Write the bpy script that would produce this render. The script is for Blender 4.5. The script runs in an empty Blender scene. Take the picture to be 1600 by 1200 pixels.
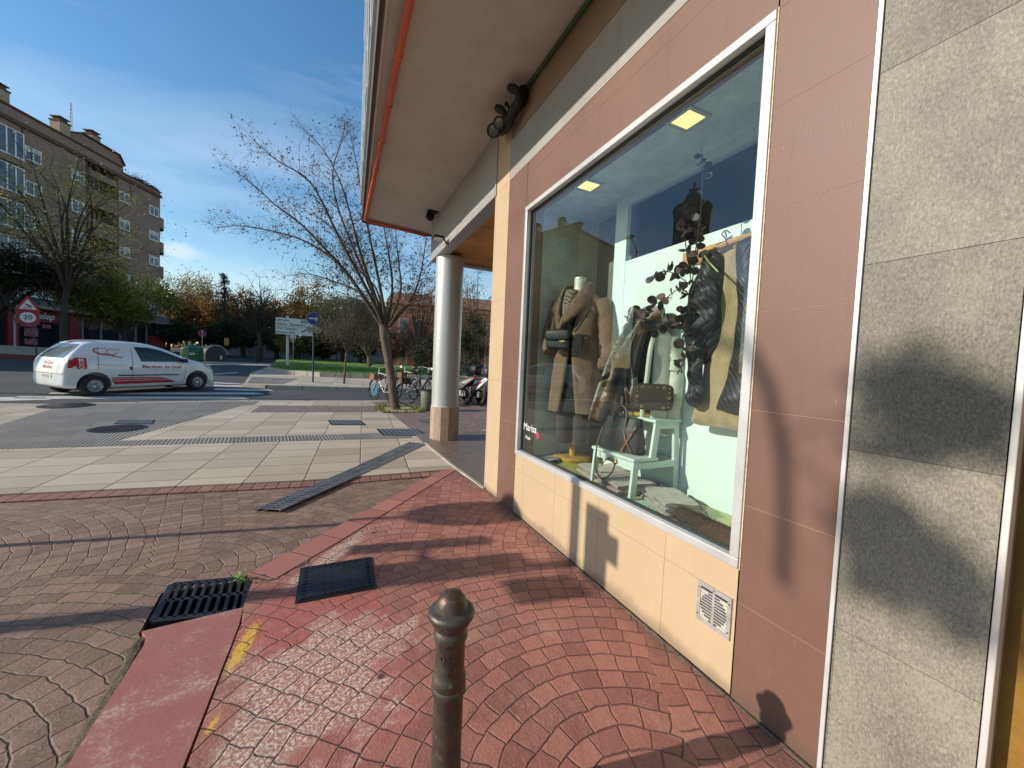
import bpy, bmesh, math, random
from math import sin, cos, pi, radians, sqrt, atan2, floor
from mathutils import Vector, Matrix, noise as mnoise
from mathutils.bvhtree import BVHTree

SC = bpy.context.scene
COL = SC.collection
R = radians
rnd = random.Random(7)

# ---------------------------------------------------------------- camera
H = 1.4
YAW, PITCH, ROLL, F = R(25.0), R(-2.54), R(2.465), 600.0
cy, sy = cos(YAW), sin(YAW)
FWD = Vector((sy*cos(PITCH), cy*cos(PITCH), sin(PITCH)))
_r0 = Vector((cy, -sy, 0)); _u0 = _r0.cross(FWD)
RT = _r0*cos(ROLL) + _u0*sin(ROLL)
UP = _u0*cos(ROLL) - _r0*sin(ROLL)
CAM = Vector((0, 0, H))
cam = bpy.data.cameras.new('camera')
cam.sensor_width = 36; cam.lens = F/1600*36
cam.clip_start = 0.05; cam.clip_end = 3000
camo = bpy.data.objects.new('camera', cam); COL.objects.link(camo)
camo.matrix_world = Matrix(((RT.x, UP.x, -FWD.x, 0), (RT.y, UP.y, -FWD.y, 0), (RT.z, UP.z, -FWD.z, H), (0, 0, 0, 1)))
SC.camera = camo

# ---------------------------------------------------------------- sky, sun, exposure
SUN_EL = R(24.0)
SUN_BEAR = R(279.5)                       # bearing clockwise from +Y
w = bpy.data.worlds.new('World'); SC.world = w; w.use_nodes = True
nt = w.node_tree; nt.nodes.clear()
wo = nt.nodes.new('ShaderNodeOutputWorld'); bg = nt.nodes.new('ShaderNodeBackground')
sky = nt.nodes.new('ShaderNodeTexSky'); sky.sky_type = 'NISHITA'; sky.sun_disc = False
sky.sun_elevation = SUN_EL; sky.sun_rotation = SUN_BEAR
sky.air_density = 1.35; sky.dust_density = 0.25; sky.ozone_density = 1.6; sky.altitude = 800
tc = nt.nodes.new('ShaderNodeTexCoord')
# thin cirrus, stretched, in the sky itself
mp = nt.nodes.new('ShaderNodeMapping'); mp.inputs['Rotation'].default_value = (0.25, 0.3, R(-28)); mp.inputs['Scale'].default_value = (1.1, 3.6, 5.5)
n1 = nt.nodes.new('ShaderNodeTexNoise'); n1.inputs['Scale'].default_value = 1.15; n1.inputs['Detail'].default_value = 7; n1.inputs['Roughness'].default_value = .55; n1.inputs['Distortion'].default_value = .5
rp = nt.nodes.new('ShaderNodeValToRGB'); rp.color_ramp.elements[0].position = .44; rp.color_ramp.elements[1].position = .84
rp.color_ramp.elements[0].color = (0, 0, 0, 1); rp.color_ramp.elements[1].color = (.58, .58, .58, 1)
mx = nt.nodes.new('ShaderNodeMix'); mx.data_type = 'RGBA'
hs = nt.nodes.new('ShaderNodeHueSaturation'); hs.inputs['Saturation'].default_value = 1.30
cl = nt.nodes.new('ShaderNodeRGB'); cl.outputs[0].default_value = (4.6, 5.3, 6.2, 1)
L = nt.links.new
L(tc.outputs['Generated'], mp.inputs['Vector']); L(mp.outputs[0], n1.inputs['Vector']); L(n1.outputs['Fac'], rp.inputs[0])
L(sky.outputs[0], hs.inputs['Color'])
# one small bright cloud low in the sky to the right of the brick block
def wm(op, *a):
    n = nt.nodes.new('ShaderNodeMath'); n.operation = op
    for i, x in enumerate(a):
        if isinstance(x, (int, float)): n.inputs[i].default_value = x
        else: L(x, n.inputs[i])
    return n.outputs[0]
def wdot(v, vec):
    n = nt.nodes.new('ShaderNodeVectorMath'); n.operation = 'DOT_PRODUCT'; L(v, n.inputs[0]); n.inputs[1].default_value = vec; return n.outputs['Value']
cd = (FWD + RT*((281-800)/F) - UP*((393-600)/F)).normalized(); cr = Vector((cd.y, -cd.x, 0)).normalized(); cu = cr.cross(cd)
sv = nt.nodes.new('ShaderNodeVectorMath'); sv.operation = 'SUBTRACT'; L(tc.outputs['Generated'], sv.inputs[0]); sv.inputs[1].default_value = cd
n2 = nt.nodes.new('ShaderNodeTexNoise'); n2.inputs['Scale'].default_value = 26; n2.inputs['Detail'].default_value = 5; L(tc.outputs['Generated'], n2.inputs['Vector'])
ca = wm('DIVIDE', wdot(sv.outputs[0], cr), .046); cb_ = wm('DIVIDE', wdot(sv.outputs[0], cu), .017)
rr_ = wm('ADD', wm('SQRT', wm('ADD', wm('MULTIPLY', ca, ca), wm('MULTIPLY', cb_, cb_))), wm('MULTIPLY', wm('SUBTRACT', n2.outputs['Fac'], .5), 1.5))
m2 = nt.nodes.new('ShaderNodeMapRange'); m2.interpolation_type = 'SMOOTHSTEP'; L(rr_, m2.inputs[0]); m2.inputs[1].default_value = .25; m2.inputs[2].default_value = 1.25; m2.inputs[3].default_value = .78; m2.inputs[4].default_value = 0.
fac = wm('MAXIMUM', rp.outputs[0], m2.outputs[0])
L(fac, mx.inputs[0]); L(hs.outputs[0], mx.inputs[6]); L(cl.outputs[0], mx.inputs[7])
L(mx.outputs[2], bg.inputs[0]); bg.inputs[1].default_value = 0.15; L(bg.outputs[0], wo.inputs[0])
sun = bpy.data.lights.new('sun', 'SUN'); sun.energy = 4.8; sun.angle = R(0.53); sun.color = (1.0, .90, .76)
suno = bpy.data.objects.new('sun', sun); COL.objects.link(suno)
SUND = Vector((sin(SUN_BEAR)*cos(SUN_EL), cos(SUN_BEAR)*cos(SUN_EL), sin(SUN_EL)))
suno.rotation_euler = (-SUND).to_track_quat('-Z', 'Y').to_euler(); suno.location = SUND*40
SC.view_settings.view_transform = 'Standard'; SC.view_settings.look = 'None'
SC.view_settings.exposure = 0.2; SC.view_settings.gamma = 1
SC.cycles.max_bounces = 8; SC.cycles.transparent_max_bounces = 24
SC.cycles.sample_clamp_indirect = 6

# ---------------------------------------------------------------- geometry of the street, measured from the camera
KS, Y0 = .03, 5.2                         # the street climbs 3 % beyond y = 5.2 m
XW = 1.6                                  # plane of the shop front
def gz(y): return KS*(min(y, 95)-Y0) if y > Y0 else 0.0
def ray(x, y): return FWD + RT*((x-800)/F) - UP*((y-600)/F)
def G(x, y, dz=0.0):
    d = ray(x, y)
    p = None
    if d.z < 0:
        p = CAM + d*((dz-H)/d.z)
    if p is None or p.y > Y0:
        p = CAM + d*((dz-KS*Y0-H)/(d.z-KS*d.y))
    return p
def WX(x, y, X=XW): d = ray(x, y); return CAM + d*(X/d.x)
def AT(x, y, dep): return CAM + ray(x, y)*dep
def onz(x, y, z): d = ray(x, y); return CAM + d*((z-H)/d.z)

# ---------------------------------------------------------------- node helpers
class S:
    """a shader value with arithmetic"""
    def __init__(s, nt, v): s.nt = nt; s.v = v
    def op(s, o, *a):
        n = s.nt.nodes.new('ShaderNodeMath'); n.operation = o
        for i, x in enumerate((s,)+a):
            x = x.v if isinstance(x, S) else x
            if isinstance(x, (int, float)): n.inputs[i].default_value = x
            else: s.nt.links.new(x, n.inputs[i])
        return S(s.nt, n.outputs[0])
    def __add__(s, o): return s.op('ADD', o)
    __radd__ = __add__
    def __sub__(s, o): return s.op('SUBTRACT', o)
    def __rsub__(s, o): return (s*-1)+o
    def __mul__(s, o): return s.op('MULTIPLY', o)
    __rmul__ = __mul__
    def __truediv__(s, o): return s.op('DIVIDE', o)
    def fl(s): return s.op('FLOOR')
    def fr(s): return s.op('FRACT')
    def ab(s): return s.op('ABSOLUTE')
    def gt(s, o): return s.op('GREATER_THAN', o)
    def lt(s, o): return s.op('LESS_THAN', o)
    def mn(s, o): return s.op('MINIMUM', o)
    def mxx(s, o): return s.op('MAXIMUM', o)
    def sq(s): return s.op('SQRT')
    def at2(s, o): return s.op('ARCTAN2', o)
    def sn(s): return s.op('SINE')
    def ss(s, a, b, o0=0., o1=1.):
        n = s.nt.nodes.new('ShaderNodeMapRange'); n.interpolation_type = 'SMOOTHSTEP'
        s.nt.links.new(s.v, n.inputs[0]); n.inputs[1].default_value = a; n.inputs[2].default_value = b
        n.inputs[3].default_value = o0; n.inputs[4].default_value = o1
        return S(s.nt, n.outputs[0])

class M:
    """builder for one procedural material"""
    def __init__(s, name, rough=.6, metallic=0., spec=.5):
        s.m = bpy.data.materials.new(name); s.m.use_nodes = True; s.nt = s.m.node_tree; s.nt.nodes.clear()
        s.out = s.nt.nodes.new('ShaderNodeOutputMaterial'); s.b = s.nt.nodes.new('ShaderNodeBsdfPrincipled')
        s.nt.links.new(s.b.outputs[0], s.out.inputs[0])
        s.b.inputs['Roughness'].default_value = rough; s.b.inputs['Metallic'].default_value = metallic
        s.b.inputs['Specular IOR Level'].default_value = spec
        s.co = s.nt.nodes.new('ShaderNodeTexCoord'); s.ge = None
    def xyz(s, world=True):
        if world:
            s.ge = s.ge or s.nt.nodes.new('ShaderNodeNewGeometry'); src = s.ge.outputs['Position']
        else: src = s.co.outputs['Object']
        n = s.nt.nodes.new('ShaderNodeSeparateXYZ'); s.nt.links.new(src, n.inputs[0])
        return [S(s.nt, n.outputs[i]) for i in range(3)]
    def vec(s, x, y, z=0.):
        n = s.nt.nodes.new('ShaderNodeCombineXYZ')
        for i, a in enumerate((x, y, z)):
            if isinstance(a, S): s.nt.links.new(a.v, n.inputs[i])
            else: n.inputs[i].default_value = a
        return n.outputs[0]
    def src(s, world):
        if world:
            s.ge = s.ge or s.nt.nodes.new('ShaderNodeNewGeometry'); return s.ge.outputs['Position']
        return s.co.outputs['Object']
    def noise(s, scale, detail=4, rough=.6, v=None, world=True, dist=0.):
        n = s.nt.nodes.new('ShaderNodeTexNoise'); n.inputs['Scale'].default_value = scale
        n.inputs['Detail'].default_value = detail; n.inputs['Roughness'].default_value = rough; n.inputs['Distortion'].default_value = dist
        s.nt.links.new(v if v is not None else s.src(world), n.inputs['Vector'])
        return S(s.nt, n.outputs['Fac'])
    def white(s, v):
        n = s.nt.nodes.new('ShaderNodeTexWhiteNoise'); n.noise_dimensions = '3D'; s.nt.links.new(v, n.inputs['Vector'])
        return S(s.nt, n.outputs['Value'])
    def voro(s, scale, world=True, feature='F1', v=None):
        n = s.nt.nodes.new('ShaderNodeTexVoronoi'); n.feature = feature; n.inputs['Scale'].default_value = scale
        s.nt.links.new(v if v is not None else s.src(world), n.inputs['Vector'])
        return n
    def mix(s, f, a, b, blend='MIX'):
        n = s.nt.nodes.new('ShaderNodeMix'); n.data_type = 'RGBA'; n.blend_type = blend
        for i, x in ((0, f), (6, a), (7, b)):
            if isinstance(x, S): s.nt.links.new(x.v, n.inputs[i])
            elif isinstance(x, (int, float)): n.inputs[i].default_value = x
            elif isinstance(x, tuple): n.inputs[i].default_value = (*x[:3], 1)
            else: s.nt.links.new(x, n.inputs[i])
        return n.outputs[2]
    def ramp(s, f, stops):
        n = s.nt.nodes.new('ShaderNodeValToRGB'); e = n.color_ramp.elements
        while len(e) < len(stops): e.new(.5)
        for i, (p, c) in enumerate(stops): e[i].position = p; e[i].color = (*c, 1)
        s.nt.links.new(f.v, n.inputs[0]); return n.outputs[0]
    def color(s, c):
        if isinstance(c, tuple): s.b.inputs['Base Color'].default_value = (*c[:3], 1)
        else: s.nt.links.new(c, s.b.inputs['Base Color'])
        return s
    def rough(s, r):
        s.nt.links.new(r.v, s.b.inputs['Roughness']); return s
    def bump(s, h, dist=.01, strength=1.):
        n = s.nt.nodes.new('ShaderNodeBump'); n.inputs['Distance'].default_value = dist; n.inputs['Strength'].default_value = strength
        s.nt.links.new(h.v, n.inputs['Height']); s.nt.links.new(n.outputs[0], s.b.inputs['Normal']); return s

def scl(c, k): return tuple(min(1, x*k) for x in c)
_pm = {}
def pm(name, col, rough=.6, metallic=0., var=.2, ns=6., bump=.0, bs=80., spec=.5, world=False, coat=0., sheen=0.):
    """plain painted / woven / cast surface with uneven tone, fine grain and uneven gloss"""
    if name in _pm: return _pm[name]
    m = M(name, rough, metallic, spec)
    n = m.noise(ns, 5, .65, world=world); g = m.noise(bs, 3, .6, world=world)
    f = (n*.7 + g*.3).ss(.3, .7)
    m.color(m.mix(f, scl(col, 1-var), scl(col, 1+var)))
    m.rough((n-.5)*.25+rough)
    if bump: m.bump(g + n*.4, .004, bump)
    if coat: m.b.inputs['Coat Weight'].default_value = coat; m.b.inputs['Coat Roughness'].default_value = .06
    if sheen: m.b.inputs['Sheen Weight'].default_value = sheen
    _pm[name] = m.m
    return m.m

# ---------------------------------------------------------------- mesh helpers
class MB:
    def __init__(s): s.v = []; s.f = []; s.mi = []
    def add(s, vs, fs, mi=0):
        o = len(s.v); s.v += [Vector(p) for p in vs]; s.f += [tuple(i+o for i in q) for q in fs]; s.mi += [mi]*len(fs); return s
    def box(s, a, b, mi=0, m=None):
        x0, y0, z0 = a; x1, y1, z1 = b
        vs = [Vector(p) for p in ((x0,y0,z0),(x1,y0,z0),(x1,y1,z0),(x0,y1,z0),(x0,y0,z1),(x1,y0,z1),(x1,y1,z1),(x0,y1,z1))]
        if m: vs = [m @ p for p in vs]
        return s.add(vs, [(0,3,2,1),(4,5,6,7),(0,1,5,4),(1,2,6,5),(2,3,7,6),(3,0,4,7)], mi)
    def prism(s, pts, z0, z1, mi=0, zf=None):
        """plan polygon raised from z0 to z1 (numbers, or offsets to the function zf(x, y))"""
        n = len(pts)
        A = sum(pts[i][0]*pts[(i+1)%n][1]-pts[(i+1)%n][0]*pts[i][1] for i in range(n))
        if A < 0: pts = pts[::-1]
        zf = zf or (lambda x, y: 0)
        vs = [(p[0], p[1], zf(p[0], p[1])+z0) for p in pts]+[(p[0], p[1], zf(p[0], p[1])+z1) for p in pts]
        fs = [tuple(range(n-1, -1, -1)), tuple(range(n, 2*n))]+[(i, (i+1)%n, (i+1)%n+n, i+n) for i in range(n)]
        return s.add(vs, fs, mi)
    def tube(s, pts, rad, n=8, mi=0, caps=True):
        pts = [Vector(p) for p in pts]
        if not hasattr(rad, '__len__'): rad = [rad]*len(pts)
        o = len(s.v); t = (pts[1]-pts[0]).normalized()
        a = t.orthogonal().normalized()
        vs = []; fs = []
        for i, p in enumerate(pts):
            if i == 0: tt = t
            elif i == len(pts)-1: tt = (pts[i]-pts[i-1])
            else: tt = (pts[i+1]-pts[i-1])
            if tt.length < 1e-9: tt = t
            tt = tt.normalized()
            a = (a - tt*a.dot(tt))
            a = a.normalized() if a.length > 1e-6 else tt.orthogonal().normalized()
            b = tt.cross(a)
            for k in range(n): vs.append(p + (a*cos(2*pi*k/n)+b*sin(2*pi*k/n))*rad[i])
        for i in range(len(pts)-1):
            for k in range(n): fs.append((i*n+k, i*n+(k+1)%n, (i+1)*n+(k+1)%n, (i+1)*n+k))
        if caps: fs.append(tuple(range(n-1, -1, -1))); fs.append(tuple((len(pts)-1)*n+k for k in range(n)))
        return s.add(vs, fs, mi)
    def lathe(s, prof, c=(0,0,0), n=24, mi=0, m=None, caps=True):
        c = Vector(c); vs = []; fs = []
        for r, z in prof:
            for k in range(n):
                p = Vector((r*cos(2*pi*k/n), r*sin(2*pi*k/n), z))
                vs.append((m @ p if m else p)+c)
        for i in range(len(prof)-1):
            for k in range(n): fs.append((i*n+k, i*n+(k+1)%n, (i+1)*n+(k+1)%n, (i+1)*n+k))
        if caps: fs.append(tuple(range(n-1, -1, -1))); fs.append(tuple((len(prof)-1)*n+k for k in range(n)))
        return s.add(vs, fs, mi)
    def loft(s, rings, closed=True, caps=True, mi=0):
        n = len(rings[0]); vs = [p for r in rings for p in r]; fs = []
        for i in range(len(rings)-1):
            for k in range(n if closed else n-1): fs.append((i*n+k, i*n+(k+1)%n, (i+1)*n+(k+1)%n, (i+1)*n+k))
        if caps and closed: fs.append(tuple(range(n-1, -1, -1))); fs.append(tuple((len(rings)-1)*n+k for k in range(n)))
        return s.add(vs, fs, mi)
    def ball(s, c, r, n=12, k=8, sc=(1,1,1), mi=0):
        c = Vector(c); prof = []
        for i in range(k+1):
            a = -pi/2+pi*i/k; prof.append((max(cos(a)*r, 1e-4), sin(a)*r))
        return s.lathe(prof, c, n, mi, Matrix.Diagonal((*sc, 1)).to_3x3())
    def build(s, name, mat=None, parent=None, smooth=False, local=False, mats=None, solid=0., bevel=0., sub=0):
        me = bpy.data.meshes.new(name)
        off = Vector((0,0,0))
        if parent is not None and not local:
            p = parent
            while p is not None: off += p.location; p = p.parent
        me.from_pydata([tuple(v-off) for v in s.v], [], s.f)
        for x in (mats or [mat]):
            if x: me.materials.append(x)
        if mats:
            for i, q in enumerate(me.polygons): q.material_index = s.mi[i]
        bm = bmesh.new(); bm.from_mesh(me); bmesh.ops.recalc_face_normals(bm, faces=bm.faces); bm.to_mesh(me); bm.free()
        if smooth:
            for q in me.polygons: q.use_smooth = True
            try: me.set_sharp_from_angle(angle=R(42 if smooth is True else smooth))
            except Exception: pass
        o = bpy.data.objects.new(name, me); COL.objects.link(o)
        if parent is not None: o.parent = parent
        if solid: md = o.modifiers.new('thick', 'SOLIDIFY'); md.thickness = solid
        if bevel: md = o.modifiers.new('bevel', 'BEVEL'); md.width = bevel; md.segments = 2; md.limit_method = 'ANGLE'; md.angle_limit = R(40)
        if sub: md = o.modifiers.new('sub', 'SUBSURF'); md.levels = sub; md.render_levels = sub
        return o
def tag(o, label=None, cat=None, group=None, kind=None):
    if label: o['label'] = label
    if cat: o['category'] = cat
    if group: o['group'] = group
    if kind: o['kind'] = kind
    return o
def thing(name, label, cat, loc=(0,0,0), rz=0., group=None):
    o = bpy.data.objects.new(name, None); COL.objects.link(o); o.location = loc; o.rotation_euler = (0, 0, rz); o.empty_display_size = .2
    return tag(o, label, cat, group)
def struct(name, mb, mat, mats=None, smooth=False):
    o = mb.build(name, mat, mats=mats, smooth=smooth); o['kind'] = 'structure'; return o
def text_mesh(txt, size, extr=0., shear=0., bold=False):
    cu = bpy.data.curves.new('t', 'FONT'); cu.body = txt; cu.size = size; cu.extrude = extr; cu.shear = shear; cu.align_x = 'CENTER'; cu.align_y = 'CENTER'
    if bold: cu.offset = size*.018
    cu.resolution_u = 3
    o = bpy.data.objects.new('t', cu); COL.objects.link(o)
    dg = bpy.context.evaluated_depsgraph_get(); me = bpy.data.meshes.new_from_object(o.evaluated_get(dg))
    vs = [v.co.copy() for v in me.vertices]; fs = [tuple(p.vertices) for p in me.polygons]
    bpy.data.objects.remove(o); bpy.data.curves.remove(cu); bpy.data.meshes.remove(me)
    return vs, fs
def put_text(mb, txt, size, org, ex, ey, mi=0, extr=.001, shear=0., bold=False, mapf=None):
    vs, fs = text_mesh(txt, size, extr, shear, bold)
    ex = Vector(ex); ey = Vector(ey); ez = ex.cross(ey); org = Vector(org)
    out = [org+ex*p.x+ey*p.y+ez*p.z for p in vs]
    if mapf: out = [mapf(p) for p in out]
    return mb.add(out, fs, mi)
def lerp(a, b, t): return a+(b-a)*t
def mirror_sum(*a): return sum(a)
def bez(pts, n=12):
    """smooth Catmull-Rom curve through points"""
    P = [Vector(p) for p in pts]; P = [P[0]*2-P[1]]+P+[P[-1]*2-P[-2]]; out = []
    for i in range(1, len(P)-2):
        for k in range(n):
            t = k/n; a, b, c, d = P[i-1:i+3]
            out.append(.5*((2*b)+(c-a)*t+(2*a-5*b+4*c-d)*t*t+(3*b-a-3*c+d)*t**3))
    out.append(P[-2]); return out
# ================================================================ ground
def fan(m, x, y, RR, nr, bl, jw, jit=.02, fs=6.):
    """stamped 'European fan' bed: returns joint height 0..1 and a random value per stone"""
    nx = (m.noise(fs, 2) - .5)*jit; ny = (m.noise(fs*1.13, 2, v=m.vec(y, x, 3.)) - .5)*jit
    u = (x+nx)/RR; v = (y+ny)/RR
    def cell(j):
        off = (j*.5).fr()*2
        q = (u-off)*.5+.5
        dx = q.fr()*2-1; ci = q.fl(); dy = v-j*.5
        return dx, dy, (dx*dx+dy*dy).sq(), ci, j
    j0 = (v*2).fl()-1; a = cell(j0); b = cell(j0+1); c = cell(j0+2)
    ka = a[2].lt(1.0); kb = b[2].lt(1.0)
    def pick(i):
        t = c[i]+(b[i]-c[i])*kb; return t+(a[i]-t)*ka
    dx, dy, d, ci, jj = [pick(i) for i in range(5)]
    ring = (d*nr).fl(); rf = (d*nr).fr()
    th = dx.at2(dy)
    arc = th*(ring+.5)*(1/nr)*(RR/bl)+(ring*.5).fr()
    af = arc.fr(); ai = arc.fl()
    dist = rf.mn(1-rf)*(RR/nr)
    dist = dist.mn(af.mn(1-af)*bl)
    h = dist.ss(.0, jw)
    idv = m.white(m.vec(ring+jj*17.3, ai+.37, ci*3.1))
    return h, idv

def stamped(name, ca, cb, worn=None, rot=0., RR=.95, nr=8, bl=.13, jw=.010, ox=0., oy=0., rough=.62, jit=.02):
    m = M(name, rough)
    X, Y, Z = m.xyz()
    c, s = cos(rot), sin(rot)
    x = X*c+Y*s+ox; y = Y*c-X*s+oy
    h, idv = fan(m, x, y, RR, nr, bl, jw, jit)
    big = m.noise(.9, 4); fine = m.noise(95, 3, .7); mid = m.noise(14, 5, .65)
    tone = (idv*.55+mid*.45+big*.45).ss(.35, 1.05)
    col = m.mix(tone, ca, cb)
    col = m.mix((fine-.5)*.6+.25, col, m.mix(.5, col, (.62, .5, .42)), 'MIX') if False else col
    grit = fine.ss(.56, .70)*.42
    col = m.mix(grit, col, (.55, .42, .34))
    pits = m.noise(190, 2, .6).ss(.58, .66)*.5; col = m.mix(pits, col, scl(ca, .4)); dirt = m.noise(2.3, 6, .7).ss(.54, .72)*.5
    col = m.mix(dirt, col, scl(ca, .45))
    dust = (m.noise(1.7, 7, .75, dist=.6)*.8+fine*.35).ss(.58, .80)*.42; col = m.mix(dust, col, (.46, .335, .265))
    stain = m.noise(5.5, 5, .8, dist=1.).ss(.60, .70)*.45; col = m.mix(stain, col, scl(ca, .38))
    if worn: col = worn(m, X, Y, col, fine, mid, h, idv)
    col = m.mix((1-h)*(mid*.9+.12), col, (.055, .034, .028))
    m.color(col)
    m.bump(h*.8+mid*.8+fine*.35+idv*.25, .008, 1.)
    m.rough(mid*.25+rough)
    return m.m

def blob(X, Y, cx, cy_, rx, ry, rot=0.):
    c, s = cos(rot), sin(rot)
    dx = X-cx; dy = Y-cy_
    a = (dx*c+dy*s)/rx; b = (dy*c-dx*s)/ry
    return (a*a+b*b).sq()

def worn_red(m, X, Y, col, fine, mid, h, idv):
    n = m.noise(3.2, 6, .7); sp = m.noise(70, 4, .75)
    # bright red paint left along the edge of the ramp, worn through to speckled concrete in places
    p = blob(X, Y, .0, 2.05, .40, .80, .25)+(n-.5)*1.5
    col = m.mix(p.ss(.62, 1.02, 1, 0)*.9, col, m.mix(mid, (.40, .11, .088), (.33, .095, .076)))
    w1 = (blob(X, Y, .0, 1.85, .46, .52, .2)+(n-.5)*2.5+(sp-.5)*1.0).ss(.62, .92, 1, 0)
    w2 = (blob(X, Y, .02, 2.95, .10, .55, -.62)+(n-.5)*1.7+(sp-.5)*1.0).ss(.55, .95, 1, 0)
    w3 = (blob(X, Y, -.20, 1.62, .20, .40, .0)+(n-.5)*2.0+(sp-.5)*.9).ss(.6, .9, 1, 0)
    w = w1.mxx(w2).mxx(w3)
    spk = sp.ss(.36, .60)
    col = m.mix(w*(spk*.75+.15), col, m.mix(sp.ss(.45, .6), (.36, .22, .17), (.68, .57, .46)))
    # yellow paint flecks
    y1 = (blob(X, Y, -.362, 2.16, .034, .17, -.2)+(n-.5)*3.2+(sp-.5)*2.6).ss(.55, .95, 1, 0)
    y2 = (blob(X, Y, -.385, 1.72, .025, .09, -.2)+(n-.5)*3+(sp-.5)*2.6).ss(.4, .85, 1, 0)
    col = m.mix(y1.mxx(y2)*.85, col, (.66, .40, .045))
    # chewing gum spots and a grubby line along the wall foot
    v = m.voro(3.4); gm = S(m.nt, v.outputs['Distance']).lt(.062)
    col = m.mix(gm*m.noise(.8, 1).gt(.46)*.85, col, (.03, .025, .025))
    col = m.mix((X+(n-.5)*.3).ss(1.42, 1.62)*.5, col, (.10, .065, .05))
    return col

MAT_RED = stamped('stamped red concrete', (.235, .090, .064), (.365, .148, .106), worn_red, rot=.25, RR=1.9, nr=20, bl=.112, jw=.0055, ox=-(.95*cos(.25)+.75*sin(.25)), oy=-(.75*cos(.25)-.95*sin(.25)), jit=.045)
MAT_LANE = stamped('stamped brown concrete', (.155, .090, .066), (.262, .156, .118), None, rot=-.5, RR=2.1, nr=22, bl=.14, jw=.006, ox=.2, oy=.9, jit=.05)

def bricks(name, ca, cb, sx, sy, rot=0., jw=.012, stag=.5, joint=(.05, .035, .03), grain=90, spread=.5, bumpd=.008, speck=None, jd=.75, rough=.7):
    m = M(name, rough); X, Y, Z = m.xyz()
    c, s = cos(rot), sin(rot)
    nz = (m.noise(5, 2)-.5)*.012
    x = (X*c+Y*s+nz)/sx; y = (Y*c-X*s+nz)/sy
    row = y.fl(); x = x+(row*stag).fr()
    fx = x.fr(); fy = y.fr(); ix = x.fl()
    d = (fx.mn(1-fx)*sx).mn(fy.mn(1-fy)*sy)
    h = d.ss(.0, jw); idv = m.white(m.vec(ix, row, .5)); id2 = m.white(m.vec(ix+7.7, row*1.3, 2.5))
    g = m.noise(grain, 4, .75); b = m.noise(2.2, 5)
    col = m.mix((idv*spread+b*.5+(g-.5)*.5).ss(.15, .9), ca, cb)
    if speck: col = m.mix(id2.gt(.86)*.75, col, speck)
    col = m.mix(m.noise(1.1, 6, .75).ss(.55, .75)*.35, col, scl(ca, .5))
    col = m.mix(g.ss(.6, .7)*.35, col, scl(ca, .45))
    col = m.mix((1-h)*jd, col, joint)
    m.color(col); m.bump(h+g*.15, bumpd, .8); m.rough(g*.3+rough-.2)
    return m.m
TR = -.065
MAT_TILE = bricks('beige granite paving', (.37, .308, .228), (.545, .462, .355), .60, .40, TR, .014, 0., (.17, .13, .095), 150, .45, .006, (.32, .26, .19), .9)
MAT_COB = bricks('purple brown cobble paving', (.15, .105, .095), (.24, .17, .15), .10, .10, TR, .014, .5, (.10, .075, .065), 110, .8, .008)
MAT_EDGE = bricks('brick edging', (.22, .095, .075), (.33, .15, .12), .12, .6, TR, .012, 0.)
MAT_KERBB = bricks('red kerb blocks', (.30, .115, .085), (.40, .17, .125), .30, .5, radians(-133), .010, 0.)

def ribbed(name, ca, cb, ang, pitch=.05):
    m = M(name, .7); X, Y, Z = m.xyz(); c, s = cos(ang), sin(ang)
    u = (X*c+Y*s)/pitch
    r = ((u*2*pi).sn()*.5+.5).ss(.25, .6); g = m.noise(80, 4, .7)
    v = (Y*c-X*s)/.4; uu = (X*c+Y*s)/.4
    jn = (v.fr().mn(1-v.fr())*.4).mn(uu.fr().mn(1-uu.fr())*.4).ss(0, .008)
    col = m.mix(r, scl(ca, .5), m.mix((g+m.white(m.vec(uu.fl(), v.fl(), 0))*.5).ss(.4, 1.), ca, cb))
    m.color(m.mix((1-jn)*.5, col, scl(ca, .3))); m.bump(r+g*.15, .008, .9); return m.m
MAT_TACT = ribbed('ribbed grey tactile paving', (.185, .17, .15), (.285, .265, .235), radians(8))

def asphalt():
    m = M('asphalt', .85); g = m.noise(140, 4, .8); b = m.noise(.45, 5, .6); X, Y, Z = m.xyz()
    col = m.mix((g*.5+b*.6).ss(.3, .8), (.032, .033, .036), (.068, .067, .069))
    col = m.mix(m.noise(1.2, 6, .7).ss(.58, .7)*.4, col, (.035, .034, .033))
    m.color(col); m.bump(g, .006, .7); return m.m
MAT_ASPH = asphalt()
MAT_PORCH = pm('polished brown terrazzo', (.15, .115, .085), .42, var=.25, ns=9, bs=160, bump=.05, world=True)
MAT_STONE = pm('pale stone kerb', (.38, .34, .28), .75, var=.2, ns=4, bs=60, bump=.3, world=True)
MAT_IRON = pm('black cast iron', (.028, .029, .034), .48, .6, .35, 9, .25, 90, world=True)
MAT_PAINT = pm('worn white road paint', (.50, .50, .47), .75, var=.28, ns=5, bs=40, bump=.1, world=True)

def dirt_mat():
    m = M('gutter dirt', .95); n = m.noise(40, 5, .8); g = m.noise(7, 4)
    m.color(m.mix((n*.7+g*.4).ss(.35, .75), (.035, .026, .018), (.22, .17, .12))); m.bump(n+g, .02, 1.); return m.m
MAT_DIRT = dirt_mat()
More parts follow.
